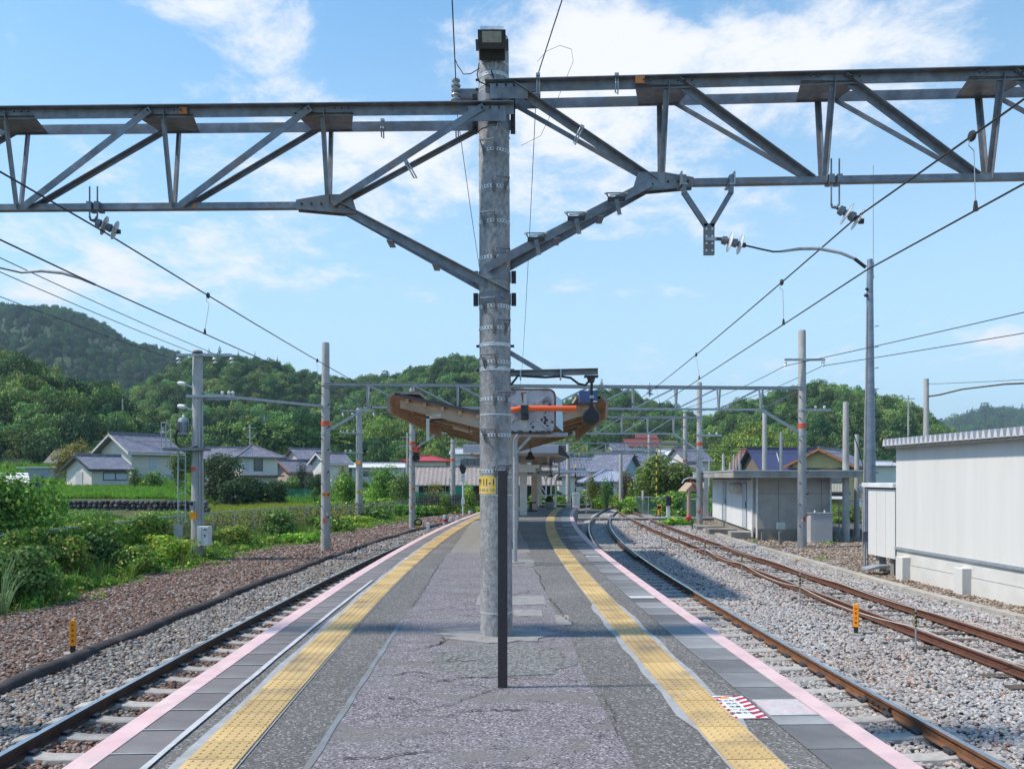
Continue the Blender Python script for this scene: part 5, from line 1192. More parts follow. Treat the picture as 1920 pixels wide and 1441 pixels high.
# steel radio mast on the right
ms = thing('steel_mast', 'tall slim blue grey steel mast with whip antenna behind the white building', 'mast', (13.75, 30.6, 0))
MB().lathe([(.235,-1.3),(.20,2.6),(.165,5.2),(.12,9.1),(.10,9.95),(.09,10.0)], n=24).obj('shaft', mat('mast_steel', (.24,.28,.33), (.17,.20,.25), rough=.45, metal=.5, scale=2, stretch=(1,1,3)), ms, smooth=True)
b = MB()
for z in (.3,1.5,2.7,3.9,5.1,6.3,7.5): b.lathe([(.2-.011*z+.012,z-.01),(.2-.011*z+.026,z),(.2-.011*z+.012,z+.01)], n=18)
b.obj('joint_ring', steel_lt, ms)
b = MB(); z = 1
while z < 8: b.cyl((.14,-.1,z),(.26,-.18,z+.02),.016,n=6); z += .8
b.obj('step_peg', steel_dk, ms)
MB().cyl((-.24,-.05,-1.2),(-.13,-.05,8.2),.035).cyl((-.30,-.05,-1.2),(-.19,-.05,4.6),.03).obj('conduit', mat('conduit_grey', (.34,.33,.33), (.27,.26,.26)), ms)
MB().cyl((.13,0,9.2),(.13,0,13.6),.014,n=8).bx(.06,.16,-.03,.03,9.3,9.36).bx(.06,.16,-.03,.03,9.8,9.86).obj('whip_antenna', steel_lt, ms)
MB().lathe([(.05,0),(.09,.05),(.05,.12)], (-.17,-.05,8.55), n=10).lathe([(.04,0),(.07,.05),(.04,.10)], (-.14,-.05,8.8), n=10).obj('lamp', steel_dk, ms)
for (x, y, top, r, l) in ((14.25,34,4.85,.135,'pale steel tube pole right of the grey concrete hut'),(15.8,36.5,3.6,.11,'shorter thin pole behind the tube pole'),(20.3,64,7.0,.2,'leaning concrete pole rising behind the hut roof'),(21.6,64,5.3,.15,'concrete pole with a shade lamp behind the hut roof'),
        (23.4,45,7.2,.16,'concrete pole behind the white building roof carrying a thick black cable'),(12.6,47.5,3.0,.09,'thin grey pole left of the hut roof'),(18.1,66,2.9,.12,'short pole behind the hut roof'),(18.6,66,3.1,.1,'short thin pole behind the hut roof'),(20.0,70,3.9,.1,'thin pole beyond the red roofed house'),
        (9.7,71,3.7,.17,'concrete pole by the red striped post beyond the platform'),(5.0,71,4.6,.2,'concrete pole beyond the right platform end')):
    tpole(x, y, top, r, l, base=-1.4)
wire('black_cable', [(23.5,45,6.2),(23.9,44.5,6.25),(24.6,43.5,6.45),(26,42,6.55),(28,40.5,6.5),(31,38,6.65),(36,34,6.9)], .05, 'thick black cable bundle running right from the pole behind the white building')
wire('wire', sag((23.4,45,6.9),(36,35,7.1),.2), .015, 'thin wire above the black cable'); 
wire('guy_wire', [(14.3,34,4.4),(14.9,34.3,2.9),(15.3,34.4,1.7)], .02, 'taut guy wire leaning from the tube pole'); wire('guy_wire', [(23.3,45,5.6),(21.4,45,2.2)], .012, 'thin guy wire left of the pole behind the white building')
# horizontal bundles of wires crossing the village
for k, (z0_, z1_, y0_) in enumerate(((4.6,5.0,70),(4.2,4.5,72),(5.6,5.4,90),(5.2,5.0,92),(6.6,6.3,95))):
    wire('power_line', sag((12,y0_,z0_),(46,y0_-12,z1_),.7), .022, 'thin power line before the right hill, %s' % ('second from the bottom','lowest of five','middle of five','second from the top','topmost')[[0,1,3,2,4][k]], group='power lines by the right hill')
for k, (z0_, z1_) in enumerate(((8.0,5.2),(8.5,5.8),(6.6,4.9),(7.0,5.3))):
    wire('power_line', sag((-60,70,z0_),(-14,88,z1_),.5), .022, 'thin power line above the left houses, %s' % ('second from the top','topmost','lowest of four','third from the top')[k], group='power lines by the left houses')
# ------------------------------------------------------------------ white building on the right
panelw = mat('cream_white_panel', (.70,.69,.675), (.63,.62,.60), rough=.5, scale=1.1, detail=9, coord='World', stretch=(2.5,2.5,.18), lo=.3, hi=.75)
wb = thing('white_building', 'big windowless white panelled building with a saw-toothed folded roof on the right', 'building', (10.56, 21.9, 0), R(2.7))
LEN, DEP, ZW0, ZW1 = 15.5, 11, -.31, 2.50
b = MB(); w = .91; k = 0; y = 0
while y > -LEN+.1:
    MB().bx(0, .06, y-w+.0004, y-.0004, ZW0, ZW1).obj('wall_panel', panelw, wb); y -= w
MB().bx(.012, DEP, -LEN, -.01, ZW0, ZW1+.02).obj('wall', panelw, wb)
MB().bx(.03, DEP-.1, -LEN+.05, -.03, -1.3, ZW0).obj('concrete_base', concrete, wb)
b = MB(); b.bx(.0,.035, -LEN, -.02, -1.3, -.72).obj('base_course', mat('base_concrete', (.68,.67,.65), (.58,.575,.56), rough=.85, scale=1.6, detail=9, c3=(.50,.47,.39), s3=.7, bump=.15, bscale=40), wb)
MB().bx(.008,.035, -LEN, -.02, -.705, ZW0-.03).obj('base_course', bpy.data.materials['base_concrete'], wb)
MB().bx(-.045, .0, -LEN, 0.01, ZW0-.035, ZW0+.01).bx(-.02,.0,-LEN,.01,ZW0+.01,ZW0+.04).obj('flashing', steel_lt, wb)
for y in (-.55, -3.15, -5.75, -8.4): MB().bx(-.22, .03, y-.17, y+.17, -1.3, -.50).obj('buttress', bpy.data.materials['base_concrete'], wb, bevel=.01)
b = MB(); p_ = .205; y = .12; n = int((LEN+.2)/p_); vs = []
th = .006
for i in range(n):
    y0_ = y-i*p_; prof = [(y0_, 2.68), (y0_-.05, 2.68), (y0_-.10, 2.49), (y0_-.155, 2.49)]
    vs += prof
vs.append((y-n*p_, 2.68)); m_ = len(vs)
b = MB()
for (yy_, zz) in vs: b.v += [(-.30, yy_, zz), (DEP+.3, yy_, zz+.3), (-.30, yy_, zz-.012), (DEP+.3, yy_, zz+.288)]
for i in range(m_-1): b.f += [(4*i, 4*i+1, 4*i+5, 4*i+4), (4*i+2, 4*i+6, 4*i+7, 4*i+3), (4*i, 4*i+4, 4*i+6, 4*i+2)]; b.mi += [0]*3
b.obj('folded_roof', mat('folded_roof_steel', (.52,.52,.54), (.44,.44,.46), rough=.4, metal=.2, scale=2), wb)
b = MB()   # end caps of the ribs
for i in range(n):
    y0_ = y-i*p_; b.add([(-.298,y0_,2.68),(-.298,y0_-.05,2.68),(-.298,y0_-.10,2.49),(-.298,y0_+.05,2.49)], [(0,1,2,3)])
b.obj('rib_cap', mat('rib_cap', (.60,.60,.62), (.52,.52,.54), rough=.5, scale=6), wb)
MB().bx(-.26,-.24,-LEN,.12,2.43,2.49).bx(-.24,.0,-LEN,.1,2.455,2.47).obj('eave_trim', mat('grey_trim', (.32,.30,.27), (.25,.24,.21)), wb)
an = thing('annex_cabin', 'lower white cabin joined to the far end of the white building, raised off the ground', 'cabin', (10.56, 21.9, 0), R(2.7))
for k in range(3): MB().bx(-.02, .02, .02+k*.5, .51+k*.5, -.62, 1.30).obj('wall_panel', panelw, an)
MB().bx(-.0, 2.2, .02, 1.52, -.62, 1.30).obj('wall', panelw, an); MB().bx(-.10, 2.3, -.0, 1.75, 1.34, 1.47).obj('roof', white, an, bevel=.01); MB().bx(-.04, 2.2, .0, 1.6, 1.30, 1.34).obj('roof_gap', steel_dk, an)
MB().bx(.1,.3,.3,.5,-1.2,-.62).bx(.1,.3,1.1,1.3,-1.2,-.62).obj('foot', concrete, an)
MB().poly([(-.55,.5,-.95),(-.2,.5,-.86),(.2,.5,-.85),(.2,.5,-.92),(-.2,.5,-.93),(-.55,.5,-1.02)], (0,.4,0)).obj('cover_plate', steel_lt, an)
cond = thing('conduit_pipe', 'vertical grey conduit pair with switch box beside the white cabin', 'conduit', (10.5, 23.7, 0)); MB().cyl((0,0,-1.2),(0,0,1.35),.03).cyl((.09,0,-1.2),(.09,0,1.35),.022).obj('pipe', steel_lt, cond); MB().bx(-.08,.06,-.06,.0,-.28,.02).obj('box', steel, cond)
# ------------------------------------------------------------------ concrete hut
hut = thing('concrete_hut', 'flat roofed hut with stained grey concrete front and white side, beyond the siding', 'hut', (10.7, 34.9, 0), R(-6.5))
hutw = mat('hut_concrete', (.42,.41,.385), (.31,.305,.29), rough=.9, scale=1.1, detail=9, bump=.2, bscale=30, c3=(.48,.45,.40), s3=.75)
MB().bx(0, 3.15, 0, 13.6, -.62, 1.75).obj('wall', hutw, hut); MB().bx(.03, 3.2, -.05, 13.6, -1.3, -.62).obj('plinth', mat('tan_plinth', (.30,.27,.22), (.22,.20,.17), rough=.9, scale=2), hut)
MB().bx(-.05, -.002, .5, 13.6, -.75, 1.5).obj('white_wall', mat('white_render', (.74,.75,.77), (.68,.69,.71), rough=.7, scale=1), hut)
for x in (.95,1.9,2.75): MB().bx(x-.008,x+.008,-.012,-.001,-.62,1.5).obj('wall_joint', concdark, hut)
MB().bx(0,3.15,-.012,-.001,.92,.94).obj('wall_joint', concdark, hut)
for y0_, y1_ in ((2.0,3.0),(8.2,9.2)):
    d = MB().bx(-.075,-.05,y0_,y1_,-.70,1.35).obj('door', mat('pale_blue_door', (.52,.57,.62), (.47,.52,.57), rough=.5), hut); MB().bx(-.10,-.075,y0_+.08,y0_+.14,.2,.5).obj('handle', steel_dk, d); MB().bx(-.082,-.075,y0_-.05,y0_,-.7,1.4).bx(-.082,-.075,y1_,y1_+.05,-.7,1.4).bx(-.082,-.075,y0_-.05,y1_+.05,1.35,1.4).obj('door_frame', steel_lt, d)
for y0_ in (3.6,):
    MB().lathe([(.05,0),(.26,.02),(.28,.3),(.2,.45)], (-.05,y0_,1.15), axis=(-1,0,-.2), n=16).obj('vent_hood', mat('ivory_paint', (.6,.6,.6)), hut, smooth=True); MB().lathe([(.05,0),(.26,.02),(.28,.3),(.2,.45)], (-.05,y0_+.9,1.15), axis=(-1,0,-.2), n=16).obj('vent_hood', mat('ivory_paint', (.6,.6,.6)), hut, smooth=True)
MB().poly([(-1.15,-1.15,1.62),(4.15,-1.0,1.62),(4.15,14.2,1.62),(-1.15,14.2,1.62)], (0,0,.28)).obj('roof_slab', mat('stained_fascia', (.42,.40,.37), (.24,.23,.21), rough=.9, scale=1.2, detail=8, stretch=(1,1,.3), bump=.2), hut)
MB().poly([(-1.18,-1.18,1.90),(4.18,-1.03,1.90),(4.18,14.2,1.90),(-1.18,14.2,1.90)], (0,0,.04)).obj('roof_trim', mat('pale_blue_trim', (.50,.56,.62), (.42,.48,.54)), hut)
for x, y in ((-.1,.35),(.02,-.1),(3.12,-.08)): MB().cyl((x,y,-1.0),(x,y,1.6),.04).obj('downpipe', white_pc, hut)
MB().bx(-1.6,-.3,3.2,4.6,-1.2,-.86).bx(-1.8,-.4,6.5,8.3,-1.2,-.92).obj('concrete_step', concdark, hut)
MB().bx(-1.0,-.0,.4,1.4,-1.2,-.8).obj('concrete_step', concrete, hut)
ec = thing('equipment_cabinet', 'light grey equipment cabinet in front of the concrete hut behind the gantry pole', 'cabinet', (13.0, 33.6, -1.1), R(-4)); MB().bx(-.50,.40,-.35,.3,.02,1.20).obj('case', mat('cabinet_grey', (.48,.47,.48), (.43,.42,.43), rough=.5), ec, bevel=.01); MB().bx(-.54,.44,-.38,.33,1.20,1.25).obj('top', steel_lt, ec); MB().bx(-.32,.38,-.356,-.35,.08,1.15).obj('door', mat('cabinet_door', (.42,.42,.44), (.38,.38,.40)), ec); MB().bx(-.8,.7,-.45,.4,-.1,.02).obj('plinth', concrete, ec)
for x in (-.25,.15): MB().lathe([(.03,0),(.035,.06),(.02,.1)], (x,-.1,1.25), n=8).obj('knob', white_pc, ec)
for k, (u, v, h) in enumerate(((1430,1013,.38),(1463,1020,.55),(1563,1012,.42))):
    y = 2.72*1493/(v-895); x = (u-960)/1493*y; t = MB().bx(-.055,.055,-.055,.055,-.1,h).obj('marker_stake', concdark, None, loc=(x,y,ZB)); tag(t, ('weathered stake left of the small pale board','weathered stake holding the small pale green board','weathered stake right of the grey cabinet')[k], 'stake', 'short stakes in front of the hut')
    if k == 1:
        sb_ = thing('small_board', 'small pale green board on a stake in front of the concrete hut', 'board', (x, y-.08, ZB+.78)); MB().bx(-.17,.17,-.015,.015,-.14,.14).obj('panel', mat('pale_green_board', (.42,.52,.50), (.36,.45,.43)), sb_); MB().bx(-.02,.02,.0,.03,-.3,.0).obj('stem', steel_lt, sb_)
# small station building with arched canopy left of the hut
ar = thing('arched_porch', 'small arched porch roof with red brace beside the far end of the hut', 'porch', (12.3, 52, 0)); b = MB(); b.tube([(-1.2,0,1.25),(-1.05,0,1.5),(-.7,0,1.62),(-.3,0,1.55),(-.05,0,1.3)], .045, n=8); b.obj('arch', greyroof, ar, smooth=True)
MB().poly([(-1.0,-.1,.72),(-.1,-.1,.72),(-.1,-.1,1.3),(-.45,-.1,1.3)],(0,2.4,0)).obj('gable_panel', mat('tan_panel', (.42,.30,.22), (.36,.25,.18)), ar); MB().bar((-.75,-.15,1.5),(-.2,-.15,.75),.06,.06,up=(0,1,0)).obj('red_brace', redm, ar); MB().cyl((-.75,0,-1.2),(-.75,0,.75),.13).obj('column', mat('tan_panel', (.42,.30,.22)), ar); MB().bx(.2,.5,-.1,.2,-1.2,1.3).obj('post', mat('cream_column', (.55,.50,.44)), ar)

# ------------------------------------------------------------------ houses
def wavy_slope(b, p00, p10, p01, p11, nrib, amp):
    # roof plane p00-p10 along the eave, p01-p11 along the ridge, pressed into tile ribs
    p00, p10, p01, p11 = map(Vector, (p00, p10, p01, p11)); nrm = (p10-p00).cross(p01-p00).normalized()
    if nrm.z < 0: nrm = -nrm
    n = nrib*4; o = len(b.v); rows = 2
    for j in range(rows):
        for i in range(n+1):
            t = i/n; a = p00.lerp(p10, t); c = p01.lerp(p11, t); h = amp*(1 if i % 4 in (1,) else .55 if i % 4 in (0,2) else 0)
            b.v.append(tuple((a if j == 0 else c)+nrm*h))
    for i in range(n): b.f.append((o+i, o+i+1, o+n+1+i+1, o+n+1+i)); b.mi.append(0)
def house(name, label, x, y, z, rz, w, d, h, rh, wallm_, roofm, kind='gable', over=.5, wins=(), ribs=True, trim=None, base_m=None, cat='house', parent=None, rib_w=.3, ridge=True):
    """origin at the near left corner region: width w along local x (ridge direction), depth d along local y"""
    t = thing(name, label, cat, (x, y, z), rz) if parent is None else parent
    if parent is not None:
        off = Vector((x, y, z))
    else: off = Vector((0,0,0))
    ox, oy, oz = off
    b = MB(); b.bx(ox, ox+w, oy, oy+d, oz-1.5, oz+h)
    if kind == 'gable': b.poly([(ox+.001, oy, oz+h), (ox+.001, oy+d, oz+h), (ox+.001, oy+d/2, oz+h+rh*.93)], (w-.002,0,0))
    b.obj('wall', wallm_, t)
    e = over; zr = oz+h+rh; ze = oz+h-.06
    n = max(6, int((w+2*e)/rib_w)) if ribs else 2
    b = MB()
    if kind == 'gable':
        sl_ = rh/(d/2); zee = oz+h-sl_*e
        for s_ in (0, 1):
            ye = oy-e if s_ == 0 else oy+d+e
            wavy_slope(b, (ox-e, ye, zee+.08), (ox+w+e, ye, zee+.08), (ox-e, oy+d/2, zr+.08), (ox+w+e, oy+d/2, zr+.08), n, .04 if ribs else 0)
            b.poly([(ox-e, ye, zee), (ox+w+e, ye, zee), (ox+w+e, oy+d/2, zr), (ox-e, oy+d/2, zr)], (0,0,.07))
        b.obj('roof', roofm, t)
        if ridge: MB().bx(ox-e-.03, ox+w+e+.03, oy+d/2-.12, oy+d/2+.12, zr+.07, zr+.27).obj('ridge', roofm, t)
        if trim:
            b = MB()
            for xx in (ox-e-.04, ox+w+e+.0):
                b.poly([(xx, oy-e, zee-.14), (xx, oy+d/2, zr-.14), (xx, oy+d/2, zr+.08), (xx, oy-e, zee+.08)], (.05,0,0)).poly([(xx, oy+d+e, zee-.14), (xx, oy+d/2, zr-.14), (xx, oy+d/2, zr+.08), (xx, oy+d+e, zee+.08)], (.05,0,0))
            b.bx(ox-e, ox+w+e, oy-e-.03, oy-e+.02, zee-.12, zee+.04); b.obj('bargeboard', trim, t)
    else:
        i_ = d/2
        pts = dict(a=(ox-e,oy-e,ze), b=(ox+w+e,oy-e,ze), c=(ox+w+e,oy+d+e,ze), d=(ox-e,oy+d+e,ze), r0=(ox+i_*.9,oy+d/2,zr), r1=(ox+w-i_*.9,oy+d/2,zr))
        wavy_slope(b, pts['a'], pts['b'], pts['r0'], pts['r1'], n, .04 if ribs else 0); wavy_slope(b, pts['c'], pts['d'], pts['r1'], pts['r0'], n, 0)
        m_ = max(5, int((d+2*e)/rib_w)); wavy_slope(b, pts['d'], pts['a'], pts['r0'], pts['r0'], m_, .03 if ribs else 0); wavy_slope(b, pts['b'], pts['c'], pts['r1'], pts['r1'], m_, .03 if ribs else 0)
        b.bx(ox-e, ox+w+e, oy-e, oy+d+e, ze-.12, ze-.01); b.obj('roof', roofm, t)
        b = MB(); b.bar(pts['r0'], pts['r1'], .22, .22)
        for q_, r_ in (('a','r0'),('b','r1'),('c','r1'),('d','r0')): b.bar(pts[q_], pts[r_], .16, .18)
        b.obj('ridge', roofm, t)
    for (face, u0, u1, z0_, z1_, km) in wins:
        fr = MB(); gl = MB(); mw = {'w': white, 'd': steel_dk, 'b': woodm}[km[0]]
        if face == 'f':
            f_ = fr.bx(ox+u0, ox+u1, oy-.05, oy-.005, oz+z0_, oz+z1_).obj('window', mw, t); nn = max(1, round((u1-u0)/.9))
            for k in range(nn):
                a = u0+(u1-u0)*k/nn+.05; c = u0+(u1-u0)*(k+1)/nn-.05; MB().bx(ox+a, ox+c, oy-.065, oy-.052, oz+z0_+.06, oz+z1_-.06).obj('pane', glass if km[1] == 'g' else mat('shoji_white', (.50,.58,.66), (.45,.53,.6)), f_)
        else:
            f_ = fr.bx(ox-.05, ox-.005, oy+u0, oy+u1, oz+z0_, oz+z1_).obj('window' if km[1] != 'D' else 'door', mw if km[1] != 'D' else mat('weathered_door', (.46,.46,.50), (.38,.38,.42), scale=6), t)
            if km[1] != 'D': MB().bx(ox-.065, ox-.052, oy+u0+.06, oy+u1-.06, oz+z0_+.06, oz+z1_-.06).obj('pane', glass, f_)
    return t
tileP = mat('grey_purple_roof_tile', (.19,.19,.24), (.12,.12,.16), rough=.45, scale=3, detail=8, c3=(.25,.245,.28), s3=2)
tileB = mat('blue_grey_roof_tile', (.17,.175,.225), (.12,.125,.165), rough=.45, scale=3, detail=8, c3=(.20,.22,.30), s3=2)
tileT = mat('weathered_tan_tile', (.30,.26,.24), (.21,.18,.17), rough=.7, scale=8, detail=8, c3=(.38,.33,.31), s3=4)
redtile = mat('dark_red_tile', (.22,.055,.045), (.14,.04,.035), rough=.6, scale=3); brightred = mat('red_sheet_roof', (.40,.045,.06), (.38,.03,.05), rough=.5)
cream = mat('pale_render', (.66,.63,.58), (.58,.55,.50), rough=.9, scale=.8); pinkw = mat('pinkish_render', (.56,.47,.43), (.48,.40,.37), rough=.9, scale=.8); whitew = mat('white_house_wall', (.70,.70,.68), (.62,.62,.60), rough=.9, scale=.6)
yelw = mat('yellow_render', (.56,.46,.24), (.50,.40,.20), rough=.85, scale=.8); woodwall = mat('dark_board_wall', (.06,.05,.045), (.035,.03,.028), rough=.9, scale=4)
# A: storehouse pair. The gable faces left and toward the camera
def at(u, y): return (u-960)/1493*y
def zat(v, y): return EYE+(895-v)/1493*y
yA = 70
hA = house('farm_storehouse', 'low white storehouse with a small door and grey tiled roof above the grass terrace', at(172,yA), yA, .78, R(55), 3.4, 4.4, 1.7, 1.05, cream, tileP, over=.4, trim=steel_dk, wins=(('l',1.5,2.7,0,1.35,'wD'),('f',1.0,3.2,.6,1.3,'dw')))
yA2 = 77
hA2 = house('two_storey_house', 'tall white two-storey house with grey tiled roof behind the low storehouse', at(247,yA2), yA2, .8, R(55), 4.4, 5.6, 3.55, 1.5, cream, tileP, over=.75, trim=mat('ivory_trim', (.62,.60,.56), (.56,.54,.5)), wins=(('f',1.8,2.6,1.6,2.9,'ww'),), rib_w=.32)
MB().bx(-.02,4.42,-.06,0,-.5,1.1).obj('lower_wall', mat('grey_lower_render', (.36,.38,.42), (.30,.32,.36)), hA2)
house('grey_shed', 'plain grey shed roof half hidden behind the yellowing bush', at(100,92), 92, 1.3, R(10), 6.0, 5, 2.3, 1.2, mat('blue_grey_wall', (.33,.38,.44), (.28,.33,.38)), mat('dull_brown_roof', (.20,.18,.16), (.14,.13,.12)), over=.8, ribs=False)
yB = 93
hB = house('hip_roof_house', 'white two-storey house with a grey hipped tile roof and latticed window', at(452,yB), yB, .9, R(38), 4.4, 5.2, 3.2, 1.55, whitew, tileP, kind='hip', over=.8, wins=(('f',1.5,2.6,1.5,2.9,'dg'),('f',.4,1.0,1.5,2.8,'ww')), rib_w=.28)
MB().bx(-.5,4.9,-.9,-.0,.85,1.0).obj('lean_to_roof', redtile, hB)
house('house_wing', 'tiled roof wing running left behind the hipped house', at(385,98), 98, 1.2, R(6), 5.5, 5, 2.9, 1.2, whitew, tileP, over=.7)
yC = 108
house('pink_house', 'pinkish two-storey house with grey tiled roof between the trees', at(563,yC), yC, 1.2, R(40), 5.0, 4.4, 3.1, 1.2, pinkw, tileP, over=.5, wins=(('f',1.2,3.4,1.7,2.6,'wg'),))
house('pink_house_wing', 'low pinkish gabled wing in front of the pink house', at(545,104), 104, 1.0, R(50), 3.4, 4.2, 1.6, 1.2, pinkw, tileP, over=.6, trim=mat('salmon_trim', (.45,.18,.13), (.4,.15,.1)))
house('white_storehouse', 'white storehouse with tiled roof behind the second gantry pole', at(612,103), 103, 1.0, R(40), 3.2, 4.0, 2.65, 1.1, whitew, tileP, over=.5, trim=whitew)
house('low_flat_house', 'long low house with a pale sheet roof', at(660,112), 112, .9, R(4), 7, 5, 2.2, .45, whitew, mat('pale_sheet_roof', (.62,.62,.63), (.55,.55,.56)), over=.6, ribs=False, wins=(('f',.5,4.5,.8,1.7,'wg'),))
house('red_roof_house', 'white house with a bright red sheet roof and wide windows', at(760,98), 98, 1.0, R(6), 5.0, 4.5, 2.75, .6, whitew, brightred, kind='hip', over=.6, ribs=False, wins=(('f',1.0,2.8,1.2,2.2,'wg'),('f',3.4,4.2,1.3,2.1,'dg')))
hS = house('long_tiled_building', 'long building with a broad weathered tan tile roof behind the fence', at(785,78), 78, -.2, R(3), 13, 6, 1.45, 1.35, woodwall, tileT, kind='gable', over=1.0, rib_w=.42)
house('white_block', 'long white rendered block with a balcony above the tan tiled roof', at(850,112), 112, 1.6, R(0), 12, 6, 3.4, .7, whitew, greyroof, over=.6, ribs=False, wins=(('f',1.0,4.0,1.4,2.7,'dg'),('f',5.0,8.0,1.4,2.7,'dg')))
# right village
vill = [('blue_roof_house','long house with blue grey tiled roof right of the platform canopy',1048,92,-.3,4,9.5,6.5,2.3,2.0,whitew,tileB,'gable'),
 ('blue_gable_house','house with a pale blue gable behind the roadside pole',1108,86,-.4,-30,3.6,4.6,2.9,1.6,mat('pale_blue_render',(.36,.50,.62),(.32,.45,.56)),tileB,'gable'),
 ('blue_roof_house','broad blue tiled hipped roof behind the dark rounded shrub',1128,92,-.4,2,6.4,7,2.7,2.2,whitew,tileB,'hip'),
 ('blue_roof_house','second blue tiled roof joined to the broad hipped one',1163,97,-.3,2,4.6,6,3.1,1.9,whitew,tileB,'gable'),
 ('grey_roof_house','low house with a plain blue grey roof in front of the blue tiled ones',1104,78,-.6,3,4.6,4,1.9,1.0,whitew,mat('plain_blue_roof',(.30,.34,.44),(.25,.29,.38)),'hip'),
 ('hill_house','white house with a dark red roof high on the slope',1178,205,6.4,8,8.4,7,3.4,1.9,whitew,redtile,'gable'),
 ('hill_house','small white gabled house on the slope below the dark red roof',1152,170,4.2,24,3.6,4,3.4,1.4,whitew,tileP,'gable'),
 ('white_sheet_house','house with a big white sheet roof and two dark windows',1247,160,3.2,6,7.5,7,2.3,1.8,whitew,mat('white_sheet_roof',(.66,.68,.72),(.6,.62,.66)),'gable'),
 ('white_cube_house','small white flat sided house behind the far pole',1205,150,2.4,-15,3.4,4,3.4,.5,whitew,greyroof,'gable'),
 ('cream_house','cream gabled house between the two gantry poles',1287,118,.1,28,4.5,4.6,4.2,1.7,cream,tileP,'gable'),
 ('cream_house','lower white gabled house below the cream one',1286,112,-.2,30,4.0,4.6,2.4,1.3,whitew,tileP,'gable'),
 ('grey_roof_house','distant house with grey roof right of the white sheet roof',1292,190,5.2,5,6,6,2.2,1.6,whitew,tileP,'gable'),
 ('red_roof_house','house with a steep dark red roof behind the hut',1372,105,.4,-58,6.5,4.2,2.4,2.4,mat('red_brown_wall',(.30,.07,.05),(.24,.06,.04)),redtile,'gable'),
 ('pale_roof_house','small house with a pale weathered roof beside the solar roof',1424,100,.4,2,3.2,4,2.2,1.2,whitew,tileT,'hip'),
 ('far_white_house','far white flat roofed block beside the steel mast',1612,92,-1.6,2,4.6,5,4.6,.4,whitew,greyroof,'gable'),
 ('hill_house','tiny white house high on the hillside',1196,245,11,4,6,6,2.4,1.6,whitew,redtile,'gable'),
 ('hill_house','distant white house left of the far poles',1330,165,3.6,12,5,5,2.6,1.4,whitew,tileP,'gable')]
for (nm, l, u, y, z, rz, w_, d_, h_, rh_, wm_, rm_, kd) in vill:
    house(nm, l, at(u,y), y, z, R(rz), w_, d_, h_, rh_, wm_, rm_, kind=kd, over=.5, rib_w=.35, wins=(('f',w_*.2,w_*.45,.9,1.9,'dg'),('f',w_*.6,w_*.85,.9,1.9,'wg')) if h_ > 2 else ())
sol = house('solar_roof_house', 'house with a dark blue panelled roof behind the hut', at(1432,82), 82, -.3, R(2), 8.5, 7, 2.9, 2.0, mat('brown_wall', (.20,.15,.12), (.16,.12,.10)), mat('dark_blue_roof', (.06,.065,.14), (.045,.05,.11), rough=.35), over=.6, ribs=False)
for k in range(3):
    MB().bar((1.6+k*2.6,-.68,2.62),(2.3+k*2.6,2.6,4.55),.06,.05).obj('roof_seam', white, sol)
# yellow house: gable toward the camera, balcony and lean-to roof on it
yh = house('yellow_house', 'yellow two-storey house with orange-brown gable boards behind the hut', at(1592,75), 75, -1.9, R(55), 8, 5.2, 4.9, 1.35, yelw, tileP, over=.7, trim=mat('orange_brown_board', (.40,.15,.06), (.32,.12,.05)), wins=(('l',.6,4.2,3.0,3.9,'bg'),('l',2.6,3.4,.9,1.9,'bg'),('f',2,3,3.0,3.9,'dg')))
brn = mat('brown_timber', (.12,.07,.05), (.08,.05,.04))
MB().bx(-.12,.0,-.4,5.6,4.15,4.45).bx(-.9,-.0,-.1,5.3,2.05,2.2).bx(-.15,-.0,2.55,2.62,-.4,2.0).obj('timber', brn, yh)
bal = MB().bx(-.9,-.86,-.1,5.3,2.9,2.96).bx(-.9,-.86,-.1,5.3,2.22,2.28).obj('balcony_rail', mat('pale_blue_rail', (.45,.55,.66), (.4,.5,.6)), yh)
for k in range(22): MB().bx(-.89,-.87,-.05+k*.25,.05+k*.25,2.28,2.9).obj('baluster', bpy.data.materials['pale_blue_rail'], yh)
MB().poly([(-1.3,-.2,1.5),(-1.3,5.4,1.5),(-.0,5.4,2.0),(-.0,-.2,2.0)], (0,0,.06)).obj('lean_to_roof', greyroof, yh)
# ------------------------------------------------------------------ vegetation
def quads(P, Nn, size, rng, name, asp=1.6, jitter=.5):
    """leaf quads: centres P, normals Nn"""
    n = len(P); r = rng.normal(size=(n,3)); t = np.cross(Nn, r); t /= np.linalg.norm(t, axis=1, keepdims=True)+1e-9; bt = np.cross(Nn, t)
    s = (size*rng.uniform(.6, 1.4, n))[:,None] if np.isscalar(size) else size[:,None]
    a = t*s*asp*.5; c = bt*s*.5
    V = np.stack([P-a, P-c*.9+a*.1, P+a, P+c*.9+a*.1], 1).reshape(-1,3)
    return V
def mesh_from_quads(V, name, m):
    n = len(V)//4; me = bpy.data.meshes.new(name); me.vertices.add(len(V)); me.vertices.foreach_set('co', V.astype(np.float32).ravel())
    me.loops.add(4*n); me.loops.foreach_set('vertex_index', np.arange(4*n, dtype=np.int32)); me.polygons.add(n); me.polygons.foreach_set('loop_start', np.arange(0, 4*n, 4, dtype=np.int32)); me.polygons.foreach_set('loop_total', np.full(n, 4, np.int32))
    me.update(); me.validate(); me.materials.append(m); return me
